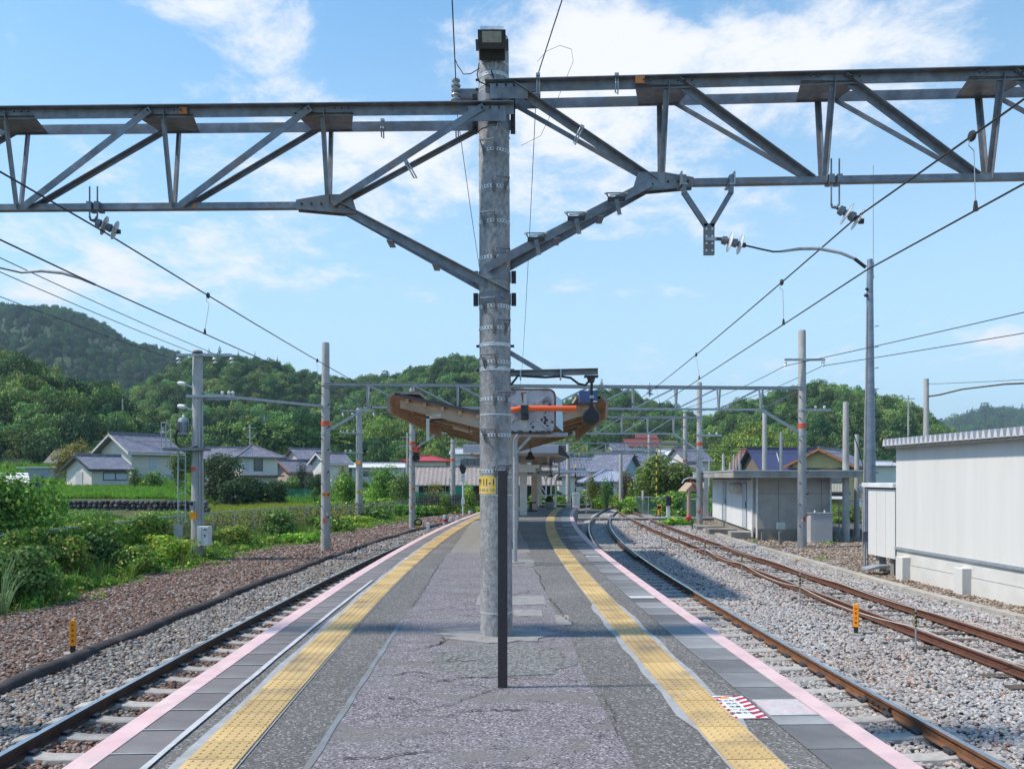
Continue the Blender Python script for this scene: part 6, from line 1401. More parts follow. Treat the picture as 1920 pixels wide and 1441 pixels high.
def crown_pts(rng, n, lobes, shell=(.62,1.0), up=.25):
    """points on the outer part of a heap of lobes; lobes = [(cx,cy,cz,rx,ry,rz)]"""
    L = np.array(lobes); wgt = (L[:,3]*L[:,4]+L[:,3]*L[:,5]); idx = rng.choice(len(L), n, p=wgt/wgt.sum())
    d = rng.normal(size=(n,3)); d[:,2] += up; d /= np.linalg.norm(d, axis=1, keepdims=True)
    rad = rng.uniform(shell[0], shell[1], n)**.7
    bump = 1 + .13*np.sin(d[:,0]*7+idx)*np.cos(d[:,1]*6+idx*2)+.08*np.sin(d[:,2]*11+idx)
    P = L[idx,:3] + d*L[idx,3:]*(rad*bump)[:,None]
    Nn = d*.85 + rng.normal(size=(n,3))*.36; Nn[:,2] += .22; Nn /= np.linalg.norm(Nn, axis=1, keepdims=True)
    return P, Nn
def lobes_round(rng, k, r=1.0, h=1.0, base=.25):
    out = []
    for i in range(k):
        a = rng.uniform(0, 6.28); q_ = rng.uniform(0, .62)**.7; z = base + (h-base)*rng.uniform(.08, .82)
        f = 1-.45*abs((z-base)/(h-base)-.35); out.append((math.cos(a)*q_*r*f, math.sin(a)*q_*r*f, z, r*rng.uniform(.30,.48), r*rng.uniform(.30,.48), h*rng.uniform(.16,.26)))
    out.append((0,0,base+(h-base)*.45,r*.6,r*.6,(h-base)*.42)); return out
def lobes_cone(rng, k, r=.35, h=1.0):
    out = []
    for i in range(k):
        z = .12+.84*i/(k-1); rr = r*(1-z)**.8+.03; a = i*2.4; out.append((math.cos(a)*rr*.35, math.sin(a)*rr*.35, z, rr, rr, .07))
    return out
lm_deep = leafmat('forest_leaf_deep', (0.075,0.158,0.053), (0.045,0.105,0.042), scale=.02, rand=.5, hue=.045)
lm_mid = leafmat('forest_leaf_mid', (0.156,0.285,0.083), (0.083,0.175,0.055), (0.276,0.350,0.092), scale=.03, rand=.5, hue=.045)
lm_con = leafmat('conifer_leaf', (0.041,0.109,0.058), (0.026,0.070,0.043), scale=.02, rand=.3, hue=.02)
lm_lime = leafmat('lime_leaf', (0.221,0.325,0.065), (0.143,0.247,0.052), (0.312,0.351,0.091), scale=.3, rand=.2)
lm_tree = leafmat('tree_leaf', (0.138,0.248,0.064), (0.074,0.156,0.046), (0.258,0.313,0.092), scale=.5, rand=.2)
lm_dark = leafmat('dark_tree_leaf', (0.048,0.098,0.039), (0.027,0.060,0.027), (0.083,0.128,0.045), scale=.6, rand=.2)
lm_olive = leafmat('yellowing_leaf', (0.238,0.238,0.070), (0.126,0.168,0.042), (0.350,0.266,0.098), scale=.6, rand=.15)
lm_red = leafmat('brownish_leaf', (0.195,0.150,0.075), (0.105,0.105,0.045), (0.255,0.150,0.090), scale=.6, rand=.15)
lm_bush = leafmat('bush_leaf', (0.189,0.376,0.062), (0.078,0.189,0.040), (0.442,0.552,0.111), scale=1.3, rand=.18)
lm_bright = leafmat('bright_bush_leaf', (0.267,0.483,0.059), (0.151,0.333,0.041), (0.500,0.467,0.083), scale=1.5, rand=.15)
lm_ivy = leafmat('vine_leaf', (0.200,0.380,0.060), (0.080,0.200,0.040), (0.400,0.360,0.120), scale=1.1, rand=.15)
lm_grass = leafmat('grass_blade', (0.140,0.364,0.042), (0.070,0.210,0.028), (0.280,0.392,0.070), scale=.4, rand=.2, tr=.4)
lm_rice = leafmat('rice_blade', (0.360,0.396,0.060), (0.204,0.312,0.036), (0.432,0.408,0.108), scale=.25, rand=.15, tr=.4)
lm_weed = leafmat('weed_blade', (0.169,0.312,0.065), (0.104,0.221,0.039), (0.312,0.260,0.117), scale=1.2, rand=.2)
def crown_mesh(seed, kind, n, leaf, m, name='crown'):
    rng = np.random.RandomState(seed)
    lb = lobes_cone(rng, 9) if kind == 'cone' else lobes_round(rng, 16, 1.0, 1.0, .12)
    P, Nn = crown_pts(rng, n, lb); return mesh_from_quads(quads(P, Nn, leaf, rng, name), name, m)
fdeep = [piece('tree_clump', crown_mesh(30+i, 'round', 2300, .062, lm_deep), lm_deep) for i in range(4)]
fmid = [piece('tree_clump', crown_mesh(40+i, 'round', 2300, .062, lm_mid), lm_mid) for i in range(4)]
fcon = [piece('conifer_clump', crown_mesh(50+i, 'cone', 1300, .04, lm_con), lm_con) for i in range(3)]
flime = [piece('tree_clump', crown_mesh(60+i, 'round', 2200, .060, lm_lime), lm_lime) for i in range(2)]
hillm = mat('forest_floor', (.028,.055,.020), (.018,.035,.014), rough=1, scale=.05, coord='World')
def hill(name, label, prof, D0, D1, zb, th, srcs, spacing, size, uext=(0,0), seed=1, bulge=.6, hill_label=None, wav=1.0):
    """a real hillside: foot D0 metres away at height zb, crest D1 metres away whose skyline follows prof"""
    rng = np.random.RandomState(seed); us = [q_[0] for q_ in prof]; vv = [q_[1] for q_ in prof]
    NU, NT = 70, 26; verts = []
    def surf(u, t):
        v = np.interp(u, us, vv); d = D0+(D1-D0)*min(t, 1.0)+(D1-D0)*max(0, t-1)
        zc = EYE+(895-v)/1493*D1-th; f = min(t,1)**bulge if t <= 1 else 1-(t-1)*1.1
        f = math.sin(min(t,1)*math.pi/2)**1.1 if t <= 1 else 1-(t-1)**1.5*.8
        z = zb+(zc-zb)*f + wav*(zc-zb)*.06*math.sin(u*.021+t*5)*math.sin(t*9+u*.013)*(1-abs(2*min(t,1)-1))
        return ((u-960)/1493*d, d, z)
    for j in range(NT+9):
        for i in range(NU+1): verts.append(surf(us[0]+(us[-1]-us[0])*i/NU, j/NT))
    W_ = NU+1; fs = [(j*W_+i, j*W_+i+1, (j+1)*W_+i+1, (j+1)*W_+i) for j in range(NT+8) for i in range(NU)]
    me = bpy.data.meshes.new(name); me.from_pydata(verts, [], fs); me.materials.append(hillm)
    for p_ in me.polygons: p_.use_smooth = True
    o = bpy.data.objects.new(name, me); COL.objects.link(o); o['kind'] = 'structure'
    wid = (us[-1]-us[0])/1493*(D0+D1)/2; hgt = math.hypot(D1-D0, EYE+(895-min(vv))/1493*D1)
    n = int(wid*hgt/spacing**2); P = []; Rr = []; Sc = []
    for k in range(n):
        t = rng.uniform(0, 1.06)**.85; u = rng.uniform(us[0], us[-1]); x, y, z = surf(u, t)
        s = size*rng.uniform(.6, 1.35); P.append((x, y, z-s*.25)); Rr.append((rng.normal(0,.06), rng.normal(0,.06), rng.uniform(0, 6.28))); h = s*rng.uniform(.9, 1.3); Sc.append((s*.62, s*.62, h))
    scatter(name+'_forest', P, Rr, Sc, srcs, label=label, cat='forest')
    return surf
hill('far_left_mountain', 'dark wooded mountain ridge at the far left', [(-500,640),(-250,600),(0,562),(60,562),(110,569),(150,585),(200,607),(240,632),(290,642),(330,657),(400,690),(520,730),(620,790)], 420, 900, 5, 20, fcon+fdeep[:2], 5.0, 6.4, seed=3)
hill('middle_ridge', 'wooded ridge in the middle with dark conifers along its left crest', [(180,760),(240,722),(300,690),(360,668),(400,660),(440,660),(500,668),(560,684),(610,695),(660,697),(710,694),(740,690),(790,675),(830,660),(870,656),(900,664),(950,706),(1000,735),(1080,748),(1160,760)], 215, 440, 9, 12, fmid+fdeep+fcon[:1]+fmid[:2], 4.3, 5.2, seed=5)
hill('near_left_wood', 'big leafy trees on the slope above the left houses', [(-420,560),(-200,600),(0,648),(40,650),(90,684),(140,706),(190,712),(235,740),(290,762),(330,800),(370,838)], 112, 170, 3.0, 6.5, fmid+fdeep+flime[:1], 3.1, 4.5, seed=8)
hill('right_low_ridge', 'low dark wooded ridge right of the platform canopy', [(1040,760),(1090,730),(1130,722),(1165,716),(1200,732),(1240,742),(1300,766),(1360,786),(1460,800),(1540,830)], 250, 380, 10, 9, fdeep+fmid, 4.2, 5.0, seed=12)
hill('right_hill', 'rounded wooded hill on the right behind the hut', [(1290,800),(1340,774),(1380,754),(1430,742),(1480,726),(1520,716),(1560,714),(1600,728),(1640,738),(1680,744),(1720,764),(1760,790),(1810,815),(1900,860)], 150, 300, 1.0, 6.5, fmid+fdeep+fmid, 3.7, 4.6, seed=14)
hill('far_right_mountain', 'distant blue green mountain above the white building roof', [(1700,800),(1770,795),(1800,785),(1835,772),(1870,768),(1905,772),(1960,760),(2100,740),(2300,760)], 900, 1600, 20, 24, fdeep+fcon, 17, 22, seed=16)
hill('lime_grove', 'pale lime green bamboo grove at the foot of the right hill', [(1335,870),(1365,826),(1400,815),(1440,812),(1475,822),(1500,850)], 128, 150, -1, 3, flime, 3.2, 4.6, seed=18)
hill('lime_wood', 'yellow green leafy wood behind the left canopy tip', [(620,860),(655,806),(700,780),(740,772),(780,790),(840,830),(900,838),(960,828),(1010,836),(1060,846),(1100,870)], 150, 205, 3.0, 3, flime+fmid[:2]+flime, 4.2, 5.6, seed=19)
hill('terraced_wood', 'bushy slope with green clearings behind the middle houses', [(300,868),(350,826),(420,820),(480,792),(540,784),(600,800),(640,806),(700,852),(760,868)], 122, 150, 2.0, 3, fdeep+flime[:1]+fmid[:1], 3.6, 5.0, seed=21)

# individual trees
barkm = mat('bark', (.11,.085,.065), (.06,.05,.04), rough=.95, scale=6, bump=.4, bscale=20)
CR = {}
def tree(name, label, u, vtop, y, wpx, m, zb=None, n=3200, leaf=.075, kind='round', seed=None, group=None, cat='tree', trunk=True, u_is_x=False):
    x = u if u_is_x else at(u, y); zb = tz(x, y) if zb is None else zb
    H = (EYE+(895-vtop)/1493*y)-zb; Wd = wpx/1493*y/2
    t = thing(name, label, cat, (x, y, zb), group=group); sd_ = seed if seed is not None else int(u)+int(y)
    rng = np.random.RandomState(sd_)
    lb = lobes_cone(rng, 10) if kind == 'cone' else lobes_round(rng, 22, 1.0, 1.0, .18 if trunk else .04)
    P, Nn = crown_pts(rng, n, lb, up=.1 if not trunk else .25)
    sc = np.array([Wd*1.12*(2.2 if kind == 'cone' else 1), Wd*1.12*(2.2 if kind == 'cone' else 1), H*.97]); P = P*sc; P[:,2] = np.maximum(P[:,2], .02)
    me = mesh_from_quads(quads(P, Nn, leaf*max(Wd*1.3, .6), rng, 'crown'), 'crown', m); o = bpy.data.objects.new('crown', me); COL.objects.link(o); o.parent = t
    b = MB(); r = .035*H+.03; b.tube([(0,0,-.4),(.02*H,0,.2*H),(-.02*H,.01*H,.45*H),(0,0,.7*H)], [r, r*.8, r*.5, r*.15], n=7)
    for k in range(4):
        a = k*1.7+rng.uniform(0,1); z0 = H*(.25+.1*k); b.tube([(0,0,z0),(math.cos(a)*Wd*.35,math.sin(a)*Wd*.35,z0+H*.12),(math.cos(a)*Wd*.65,math.sin(a)*Wd*.65,z0+H*.22)], [r*.4,r*.25,r*.1], n=5)
    b.obj('trunk', barkm, t, smooth=True); return t
T = tree
T('round_tree','big rounded green tree beside the far crossing post',1226,852,66,86,lm_tree,n=9000,leaf=.05)
T('round_tree','tall leafy tree right of the big rounded one',1268,868,64,96,lm_tree,n=8000,leaf=.055,seed=5)
T('yellow_green_tree','yellow green tree rising behind the rounded tree',1272,866,84,80,lm_lime,n=3500)
T('round_shrub','dark reddish rounded shrub in front of the blue tiled roof',1172,879,72,42,lm_red,n=3500,leaf=.06)
T('orange_tree','small yellowing tree behind the platform end pole',1110,884,70,24,lm_olive,n=2500,leaf=.08)
for k_, (u_, v_, y_, w_) in enumerate(((1022,832,150,36),(1062,826,160,40),(1096,836,150,30),(1135,838,148,34),(1176,846,150,26),(1222,848,152,30),(1262,846,140,34),(1320,842,150,34),(1345,836,140,40),(1340,866,100,30))):
    T('village_tree', 'yellow green tree among the distant village houses, %s from the left' % ('first','second','third','fourth','fifth','sixth','seventh','eighth','ninth','tenth')[k_], u_, v_, y_, w_, lm_lime if k_ % 3 else lm_tree, n=1500, leaf=.09, group='trees in the distant village')
T('shrub','green shrub beside the dark rounded one',1136,890,68,28,lm_tree,n=2500)
T('conifer','slim dark conifer between the shrubs',1147,882,74,14,lm_con,kind='cone',n=1500)
T('shrub','mid green shrub at the bend of the track',1190,908,76,40,lm_bush,n=2600,trunk=False); T('shrub','pale green bush at the bend of the track',1160,918,72,36,lm_bright,n=2600,trunk=False); T('shrub','bright green bush beyond the platform end',1128,921,70,40,lm_bright,n=2600,trunk=False)
T('shrub','bush left of the far track behind the white mast foot',1098,912,74,30,lm_bush,n=2200,trunk=False); T('shrub','bright bush beside the green fence of the crossing',1180,927,64,34,lm_bright,n=2000,trunk=False)
T('shrub','dry reedy bush at the outside of the track bend',1122,905,78,46,lm_olive,n=2600,trunk=False)
T('hedge_bush','bright clipped hedge seen under the shelter roof',1035,914,80,60,lm_bright,n=4000,trunk=False); T('hedge_bush','dark hedge behind the white platform rail',1060,928,72,66,lm_bush,n=4000,trunk=False,seed=9); T('hedge_bush','dark hedge left of the planter',1010,926,72,54,lm_bush,n=3000,trunk=False,seed=19)
T('tree','dark tree below the shelter roof',1045,880,96,110,lm_dark,n=3500)
# left side trees around the houses
T('yellowing_tree','yellowing bushy tree left of the low storehouse',140,826,80,76,lm_olive,n=4500,leaf=.05)
T('tree','green tree partly hiding the right end of the tall white house',334,846,72,38,lm_tree,n=3000)
T('sapling','slender sapling in front of the tall white house',252,873,66,26,lm_tree,n=900,leaf=.09); T('sapling','thin leafy sapling beside the grey lower wall',290,882,66,44,lm_tree,n=1300,leaf=.08)
T('dark_tree','dark spreading tree left of the hipped house',415,848,76,100,lm_dark,n=7500,leaf=.045); T('dark_tree','dark tree in front of the hipped house wall',470,888,72,100,lm_dark,n=6500,leaf=.05); T('dark_hedge','dark hedge tree ending at the green net',520,896,72,58,lm_dark,n=4500,leaf=.05,trunk=False); T('dark_hedge','dark low hedge tree right of the service pole',440,900,66,90,lm_dark,n=5500,leaf=.05,trunk=False,seed=77)
T('garden_pine','layered garden pine in front of the pink house',567,866,92,30,lm_dark,n=2200); T('garden_pine','rounded garden pine beside the pink wing',548,892,90,46,lm_tree,n=3000,seed=2); T('garden_pine','dark garden tree in front of the white storehouse',594,884,90,46,lm_dark,n=3000)
T('tree','big green tree behind the hipped house',500,776,128,110,lm_tree,n=4500); T('tree','spreading green tree above the pink house',560,792,126,100,lm_mid,n=4500); T('tree','yellow green tree right of the pink house',640,795,132,90,lm_lime,n=4000)
T('bush_tree','leafy shrub tree right of the telegraph pole',720,868,70,60,lm_bush,n=4500,leaf=.055); T('bush_tree','green shrub between the gantry and telegraph poles',648,884,64,60,lm_bush,n=4500,leaf=.055); T('bush_tree','dense green shrub left of the third gantry pole',752,886,60,50,lm_tree,n=4500,leaf=.055); T('bush_tree','grey green willowy bush behind the second gantry pole',642,866,78,34,lm_olive,n=2200)
T('bare_bush','pale bare branching bush before the tan tiled building',812,898,66,52,lm_olive,n=900,leaf=.05)
T('bush_tree','bright leafy bush right of the green net before the pole',880,896,60,40,lm_bush,n=4500,leaf=.06,trunk=False); T('bush_tree','leafy bush behind the wooden fence',838,920,60,30,lm_bush,n=2500,trunk=False); T('bush_tree','flowering shrub beside the green net',590,908,68,20,lm_tree,n=1800,trunk=False)
# near bushes on the left embankment
def bush(label, x, y, w, h, m, n=4200, leaf=.055, cat='bush', seed=None, zb=None):
    h *= 1.22 if 'vine-covered' in label or 'tall' in label else .95
    t = thing('bush', label, cat, (x, y, tz(x, y)-.05 if zb is None else zb)); rng = np.random.RandomState(seed or int(x*31+y*17) % 9973)
    lb = lobes_round(rng, 20, 1.0, 1.0, .02); P, Nn = crown_pts(rng, n, lb, up=.3); P = P*np.array([w*.58, w*.58, h]); P[:,2] = np.abs(P[:,2])
    me = mesh_from_quads(quads(P, Nn, leaf, rng, 'foliage', asp=1.7), 'foliage', m); o = bpy.data.objects.new('foliage', me); COL.objects.link(o); o.parent = t
    b = MB()
    for k in range(6): a = k*1.05+rng.uniform(0,.5); b.tube([(0,0,-.1),(math.cos(a)*w*.15,math.sin(a)*w*.15,h*.4),(math.cos(a)*w*.32,math.sin(a)*w*.32,h*.75)], [.02,.014,.006], n=5)
    b.obj('stem', barkm, t); return t
bush('large vine-covered bush at the far left edge of the picture', -13.3, 20.5, 2.9, 2.3, lm_bush, 9000, .075)
bush('tall dark bush left behind the near fence', -15.6, 25, 3.2, 1.75, lm_bush, 9000, .08)
bush('tall bush left of the stone wall', -13.0, 24.8, 2.4, 1.05, lm_ivy, 5000, .07)
bush('rounded dark bush at the left edge in front of the fence', -10.9, 17.2, 2.2, 1.35, lm_tree, 5200, .06)
bush('bush with yellow tips beside the grass tuft', -11.2, 18.3, 1.4, 1.15, lm_ivy, 3000, .055)
bush('upright leafy shoots in front of the fence', -11.2, 20.2, 1.0, 1.3, lm_ivy, 2200, .055)
bush('dark bush behind the leafy shoots', -11.8, 22.3, 2.2, 1.25, lm_tree, 4200, .065)
bush('bushy mound in the middle of the left embankment', -10.9, 22.6, 1.7, .95, lm_bush, 4000, .055)
bush('bright green bush left of the service pole', -11.0, 25.0, 1.9, .95, lm_bright, 4500, .06)
bush('lower bright green bush by the gravel edge', -10.8, 23.8, 1.3, .6, lm_bright, 2600, .055)
bush('reddish tipped bush left of the board', -11.6, 27.0, 1.4, .9, lm_ivy, 2600, .06)
bush('orange tipped low bush at the gravel edge', -10.75, 19.3, 1.3, .42, lm_ivy, 2200, .05)
bush('low green bush at the left border', -10.9, 15.2, 1.8, .62, lm_bush, 3000, .05)
bush('yellowish bush right of the white cabinet', -10.9, 31.0, 2.0, .95, lm_ivy, 3600, .07)
bush('dark bush leaning on the chain link fence', -10.7, 36.5, 1.7, 1.35, lm_tree, 3600, .08)
bush('bright low bush left of the second gantry pole', -8.9, 33.4, 1.7, .62, lm_bright, 3000, .07)
bush('small bright bush beside the dry twigs', -9.8, 32.8, .9, .5, lm_bright, 1600, .06)
bush('green bush right of the second gantry pole', -9.3, 41, 2.6, .95, lm_bush, 3800, .09); bush('low bright bush beyond the second gantry pole', -8.9, 44.5, 2.6, .8, lm_bright, 3400, .1)
bush('rounded bush right of the telegraph pole', -8.8, 50, 2.8, 1.0, lm_bush, 3600, .11); bush('bush below the green net', -7.6, 55, 3.2, 1.1, lm_bush, 3600, .12); bush('bush before the dark wooden fence', -6.2, 58, 2.6, .9, lm_bush, 2600, .12)
bush('bright bush with yellow flowers before the wooden fence', -10, 60, 3.2, 1.4, lm_bright, 3600, .12); bush('grass clump bush by the far pole foot', 9.6, 46.2, 2.2, .7, lm_bright, 2200, .09); bush('bush in front of the crossing fence', 8.9, 62, 2.0, 1.3, lm_bush, 2200, .1); bush('dense bush behind the wire fence at the crossing', 12.2, 58, 4.4, 2.0, lm_bush, 4200, .12)
bush('green bush inside the planter by the tan column', 1.95, 41.3, .45, .42, plm, 900, .05, zb=.28)
bush('small weedy bush at the foot of the tube pole', 13.4, 34.0, .9, .45, lm_bush, 900, .06, zb=-1.15)
for k_, (x_, y_, h_, w_) in enumerate(((-13.4,21.0,1.15,2.2),(-13.3,23.2,1.3,2.3),(-13.5,25.6,1.35,2.4),(-13.3,28.0,1.25,2.4),(-13.6,30.5,1.2,2.4),(-14.2,33.2,1.0,2.6),(-17.5,40,1.0,4.2),(-21.5,41,1.0,4.5),(-25.5,41,1.0,4.5))):
    bush('%s leafy bush in the row behind the left chain link fence' % ('nearest','second','third','fourth','fifth','sixth','seventh','eighth','farthest')[k_], x_, y_, w_, h_, lm_ivy if k_ % 2 else lm_bush, 4200, .065)
for k_, (u_, v_, w_) in enumerate(((392,652,12),(412,648,14),(447,655,10),(478,658,9),(520,666,9),(770,680,12),(1128,708,14),(1218,716,12))):
    T('ridge_conifer', 'dark conifer standing out on the skyline, %s from the left' % ('first','second','third','fourth','fifth','sixth','seventh','eighth')[k_], u_, v_, 425 if u_ < 1000 else 372, w_, lm_con, zb=EYE+(895-v_-26)/1493*(425 if u_ < 1000 else 372), kind='cone', n=500, leaf=.12, group='conifers on the ridge skyline')
# grass in tufts
def blade_piece(seed, m, n=16, spread=.12, h=1.0, lean=.5, w=.014):
    rng = random.Random(seed); V = []; F = []
    for k in range(n):
        a = rng.uniform(0, 6.28); r = rng.uniform(0, spread); x, y = math.cos(a)*r, math.sin(a)*r; hh = h*rng.uniform(.5, 1); la = rng.uniform(0, 6.28); ll = lean*rng.uniform(.1,1)*hh; dx, dy = math.cos(la), math.sin(la); nx_, ny_ = -dy*w, dx*w; o = len(V)
        V += [(x-nx_,y-ny_,0),(x+nx_,y+ny_,0),(x+dx*ll*.35+nx_*.8,y+dy*ll*.35+ny_*.8,hh*.6),(x+dx*ll*.35-nx_*.8,y+dy*ll*.35-ny_*.8,hh*.6),(x+dx*ll,y+dy*ll,hh)]; F += [(o,o+1,o+2,o+3),(o+3,o+2,o+4)]
    me = bpy.data.meshes.new('grass_tuft'); me.from_pydata(V, [], F); return piece('grass_tuft', me, m)
def leafy_piece(seed, m, n=60, r=.5, h=.5, leaf=.12):
    rng = np.random.RandomState(seed); d = rng.normal(size=(n,3)); d[:,2] = np.abs(d[:,2]); d /= np.linalg.norm(d,axis=1,keepdims=True); P = d*np.array([r,r,h])*rng.uniform(.5,1,(n,1)); Nn = d+rng.normal(size=(n,3))*.5; Nn /= np.linalg.norm(Nn,axis=1,keepdims=True)
    return piece('weed_clump', mesh_from_quads(quads(P,Nn,leaf,rng,'w'),'weed_clump',m), m)
def cover(name, label, region, n, srcs, smin, smax, zf=tz, cat='grass', seed=4):
    rng = np.random.RandomState(seed); P = []; x0, x1, y0, y1, fn = region; k = 0
    while len(P) < n and k < n*8:
        k += 1; x = rng.uniform(x0, x1); y = rng.uniform(y0, y1)
        if fn(x, y): P.append((x, y, zf(x, y)-.01))
    m_ = len(P); q_ = rng.uniform(smin, smax, m_); return scatter(name, P, np.stack([rng.normal(0,.08,m_),rng.normal(0,.08,m_),rng.uniform(0,6.28,m_)],1), np.stack([q_,q_,q_*rng.uniform(.7,1.3,m_)],1), srcs, label=label, cat=cat)
gt = [blade_piece(i, lm_grass, 18, .16, 1.0, .5, .03) for i in range(3)]
wd = [leafy_piece(i, lm_bush) for i in range(3)] + [leafy_piece(9, lm_bright)]; wi = [leafy_piece(20+i, lm_ivy) for i in range(2)]
cover('embankment_weeds', 'low leafy weeds between the gravel and the fence on the left', (-14,-7,13,62, lambda x,y: -12.5-(y>40)*0 < x < vegL(y)+.25+.25*math.sin(y*1.9) and x > ctrL(y)-9.2), 5200, wd+wi+[blade_piece(7, lm_weed, 20, .2, 1.1, .6, .02)], .22, .60, cat='weeds')
cover('embankment_creepers', 'dense creepers behind and over the left fence', (-17,-11,16,33, lambda x,y: x < -11.6 and x > -.64*y-3), 2300, wd+wi, .2, .45, cat='weeds', seed=6)
cover('terrace_grass', 'bright green grass bank above the dark stone wall', (-45,-18,49,70, lambda x,y: -.68*y < x < -.40*y), 11000, gt, .2, .42)
cover('foot_of_wall_grass', 'rough grass below the dark stone wall', (-32,-11,28,47.5, lambda x,y: x < -11.5 and x > -.68*y), 5000, gt+wd[:1], .14, .32, seed=12)
cover('rice_field', 'yellow green field beyond the chain link fence', (-32,-9.5,40,72, lambda x,y: -.40*y < x < ctrL(y)-8), 11000, [blade_piece(31+i, lm_rice, 22, .2, 1.0, .25, .03) for i in range(3)], .30, .55, cat='field', seed=13)
cover('hill_meadow', 'bright green grass patches between houses and wood', (-75,-15,72,125, lambda x,y: -.68*y < x < -.12*y), 9000, gt+wd[:2], .5, 1.2, seed=15)
cover('village_green', 'mixed greenery between the houses of the right village', (0,75,66,150, lambda x,y: x < .5*y and x > ctrR(min(y,90))+2.5), 4500, wd+flime[:1], .7, 1.6, cat='greenery', seed=17)
cover('left_green', 'mixed greenery around the tan tiled building', (-28,-2,62,100, lambda x,y: -.25*y < x < ctrL(min(y,84))-5), 3500, wd, .7, 1.3, cat='greenery', seed=18)
cover('yard_weeds', 'few weeds in the gravel by the hut and the kerb', (9.8,16,20,46, lambda x,y: math.sin(x*2.3)*math.sin(y*.9) > .82), 160, [blade_piece(71, lm_weed, 14, .2, .5, .8, .012)]+wd[:1], .15, .35, zf=lambda x,y: ZB, cat='weeds')
cover('platform_weeds', 'small weed tufts growing in the platform joints', (-1.4,.9,4.6,15, lambda x,y: min(abs(x-.72)+abs(y-5.5), abs(x+1.2)+abs(y-9.8), abs(x-.44)+abs(y-13.8), abs(x-.38)+abs(y-14.6), abs(x-.2)+abs(y-14.5)) < .10), 46, [blade_piece(72, lm_weed, 16, .10, .45, .9, .008)], .10, .22, zf=lambda x,y: 0.005, cat='weeds')
cover('gravel_edge_weeds', 'small weeds creeping from the embankment into the brown ballast', (-12,-6,13,60, lambda x,y: vegL(y) < x < vegL(y)+.9*abs(math.sin(y*1.3+x))+.1), 900, wd+wi+[blade_piece(73, lm_weed, 12, .12, .7, .8, .012)], .08, .24, zf=lambda x,y: ZB, cat='weeds', seed=33)
tp = [blade_piece(80, leafmat('silver_grass_leaf', (.16,.27,.13), (.10,.20,.08)), 30, .12, 1.25, .9, .014)]
scatter('silver_grass', [(-10.45,16.3,-1.2),(-10.75,16.8,-1.2),(-10.2,15.9,-1.2)], [(0,0,0),(0,0,2),(0,0,4)], [(1,1,1.0),(1,1,1.1),(.8,.8,.8)], tp, label='tall arching silver grass at the left edge', cat='grass')
# vines on the fence, chain link fence itself
def fenceX(y): return max(-12.3, ctrL(y)-8.0) if y > 30 else -12.0-.15*(30-y)*0
fen = thing('chain_link_fence', 'long chain link fence with pipe rail behind the left embankment', 'fence')
fy = arange(17, 57, 2.0)
for a, c in zip(fy[:-1], fy[1:]):
    p0 = Vector((fenceX(a), a, tz(fenceX(a), a))); p1 = Vector((fenceX(c), c, tz(fenceX(c), c))); Hf = 1.2
    MB().cyl(p0+Vector((0,0,Hf)), p1+Vector((0,0,Hf)), .022, n=6).obj('rail', steel_lt, fen); MB().cyl(p0-Vector((0,0,.1)), p0+Vector((0,0,Hf+.03)), .025, n=6).obj('post', steel_lt, fen)
    b = MB(); L_ = 2.0; n = int(L_/.11); e = (p1-p0)/L_
    def pt(s_, z): return p0+e*s_+Vector((0,0,.05+z))
    for k in range(-int(1.15/.11), n):
        for sg in (0, 1):
            s0 = k*.11; s1 = s0+1.12; za, zb_ = 0, 1.12
            if s0 < 0: za = -s0; s0 = 0
            if s1 > L_: zb_ -= (s1-L_); s1 = L_
            if zb_-za < .05: continue
            if sg: q0, q1 = pt(L_-s0, za), pt(L_-s1, zb_)
            else: q0, q1 = pt(s0, za), pt(s1, zb_)
            dv = (q1-q0).normalized().cross(Vector((1,0,0))).normalized()*.0035; b.add([q0-dv, q0+dv, q1+dv, q1-dv], [(0,1,2,3)])
    b.obj('wire_mesh', steel_lt, fen)
rng = np.random.RandomState(90); n = 15000; yy_ = rng.uniform(17, 27.5, n); zz = rng.beta(2.2, 1.3, n)*1.3
P = np.stack([np.array([fenceX(y) for y in yy_])+rng.normal(0,.13,n)+.10, yy_, -1.0+zz+.1*np.sin(yy_*2)], 1); Nn = rng.normal(size=(n,3)); Nn[:,0] += 1.2; Nn[:,2] += .6; Nn /= np.linalg.norm(Nn,axis=1,keepdims=True)
o = bpy.data.objects.new('fence_vines', mesh_from_quads(quads(P,Nn,.062,rng,'v'),'fence_vines',lm_ivy)); COL.objects.link(o); tag(o,'dense vines hanging over the chain link fence on the left','vines',kind='stuff')
n = 5200; yy_ = rng.uniform(27.5, 56, n); zz = rng.beta(1.6,1.6,n)*1.2; P = np.stack([np.array([fenceX(y) for y in yy_])+rng.normal(0,.15,n)-.1, yy_, -1.0+zz], 1); Nn = rng.normal(size=(n,3)); Nn[:,0] += 1; Nn /= np.linalg.norm(Nn,axis=1,keepdims=True)
o = bpy.data.objects.new('dry_vines', mesh_from_quads(quads(P,Nn,.07,rng,'v'),'dry_vines',leafmat('dry_vine', (.20,.19,.10), (.10,.12,.05), (.26,.20,.13), scale=1))); COL.objects.link(o); tag(o,'dry brownish vines along the farther chain link fence','vines',kind='stuff')
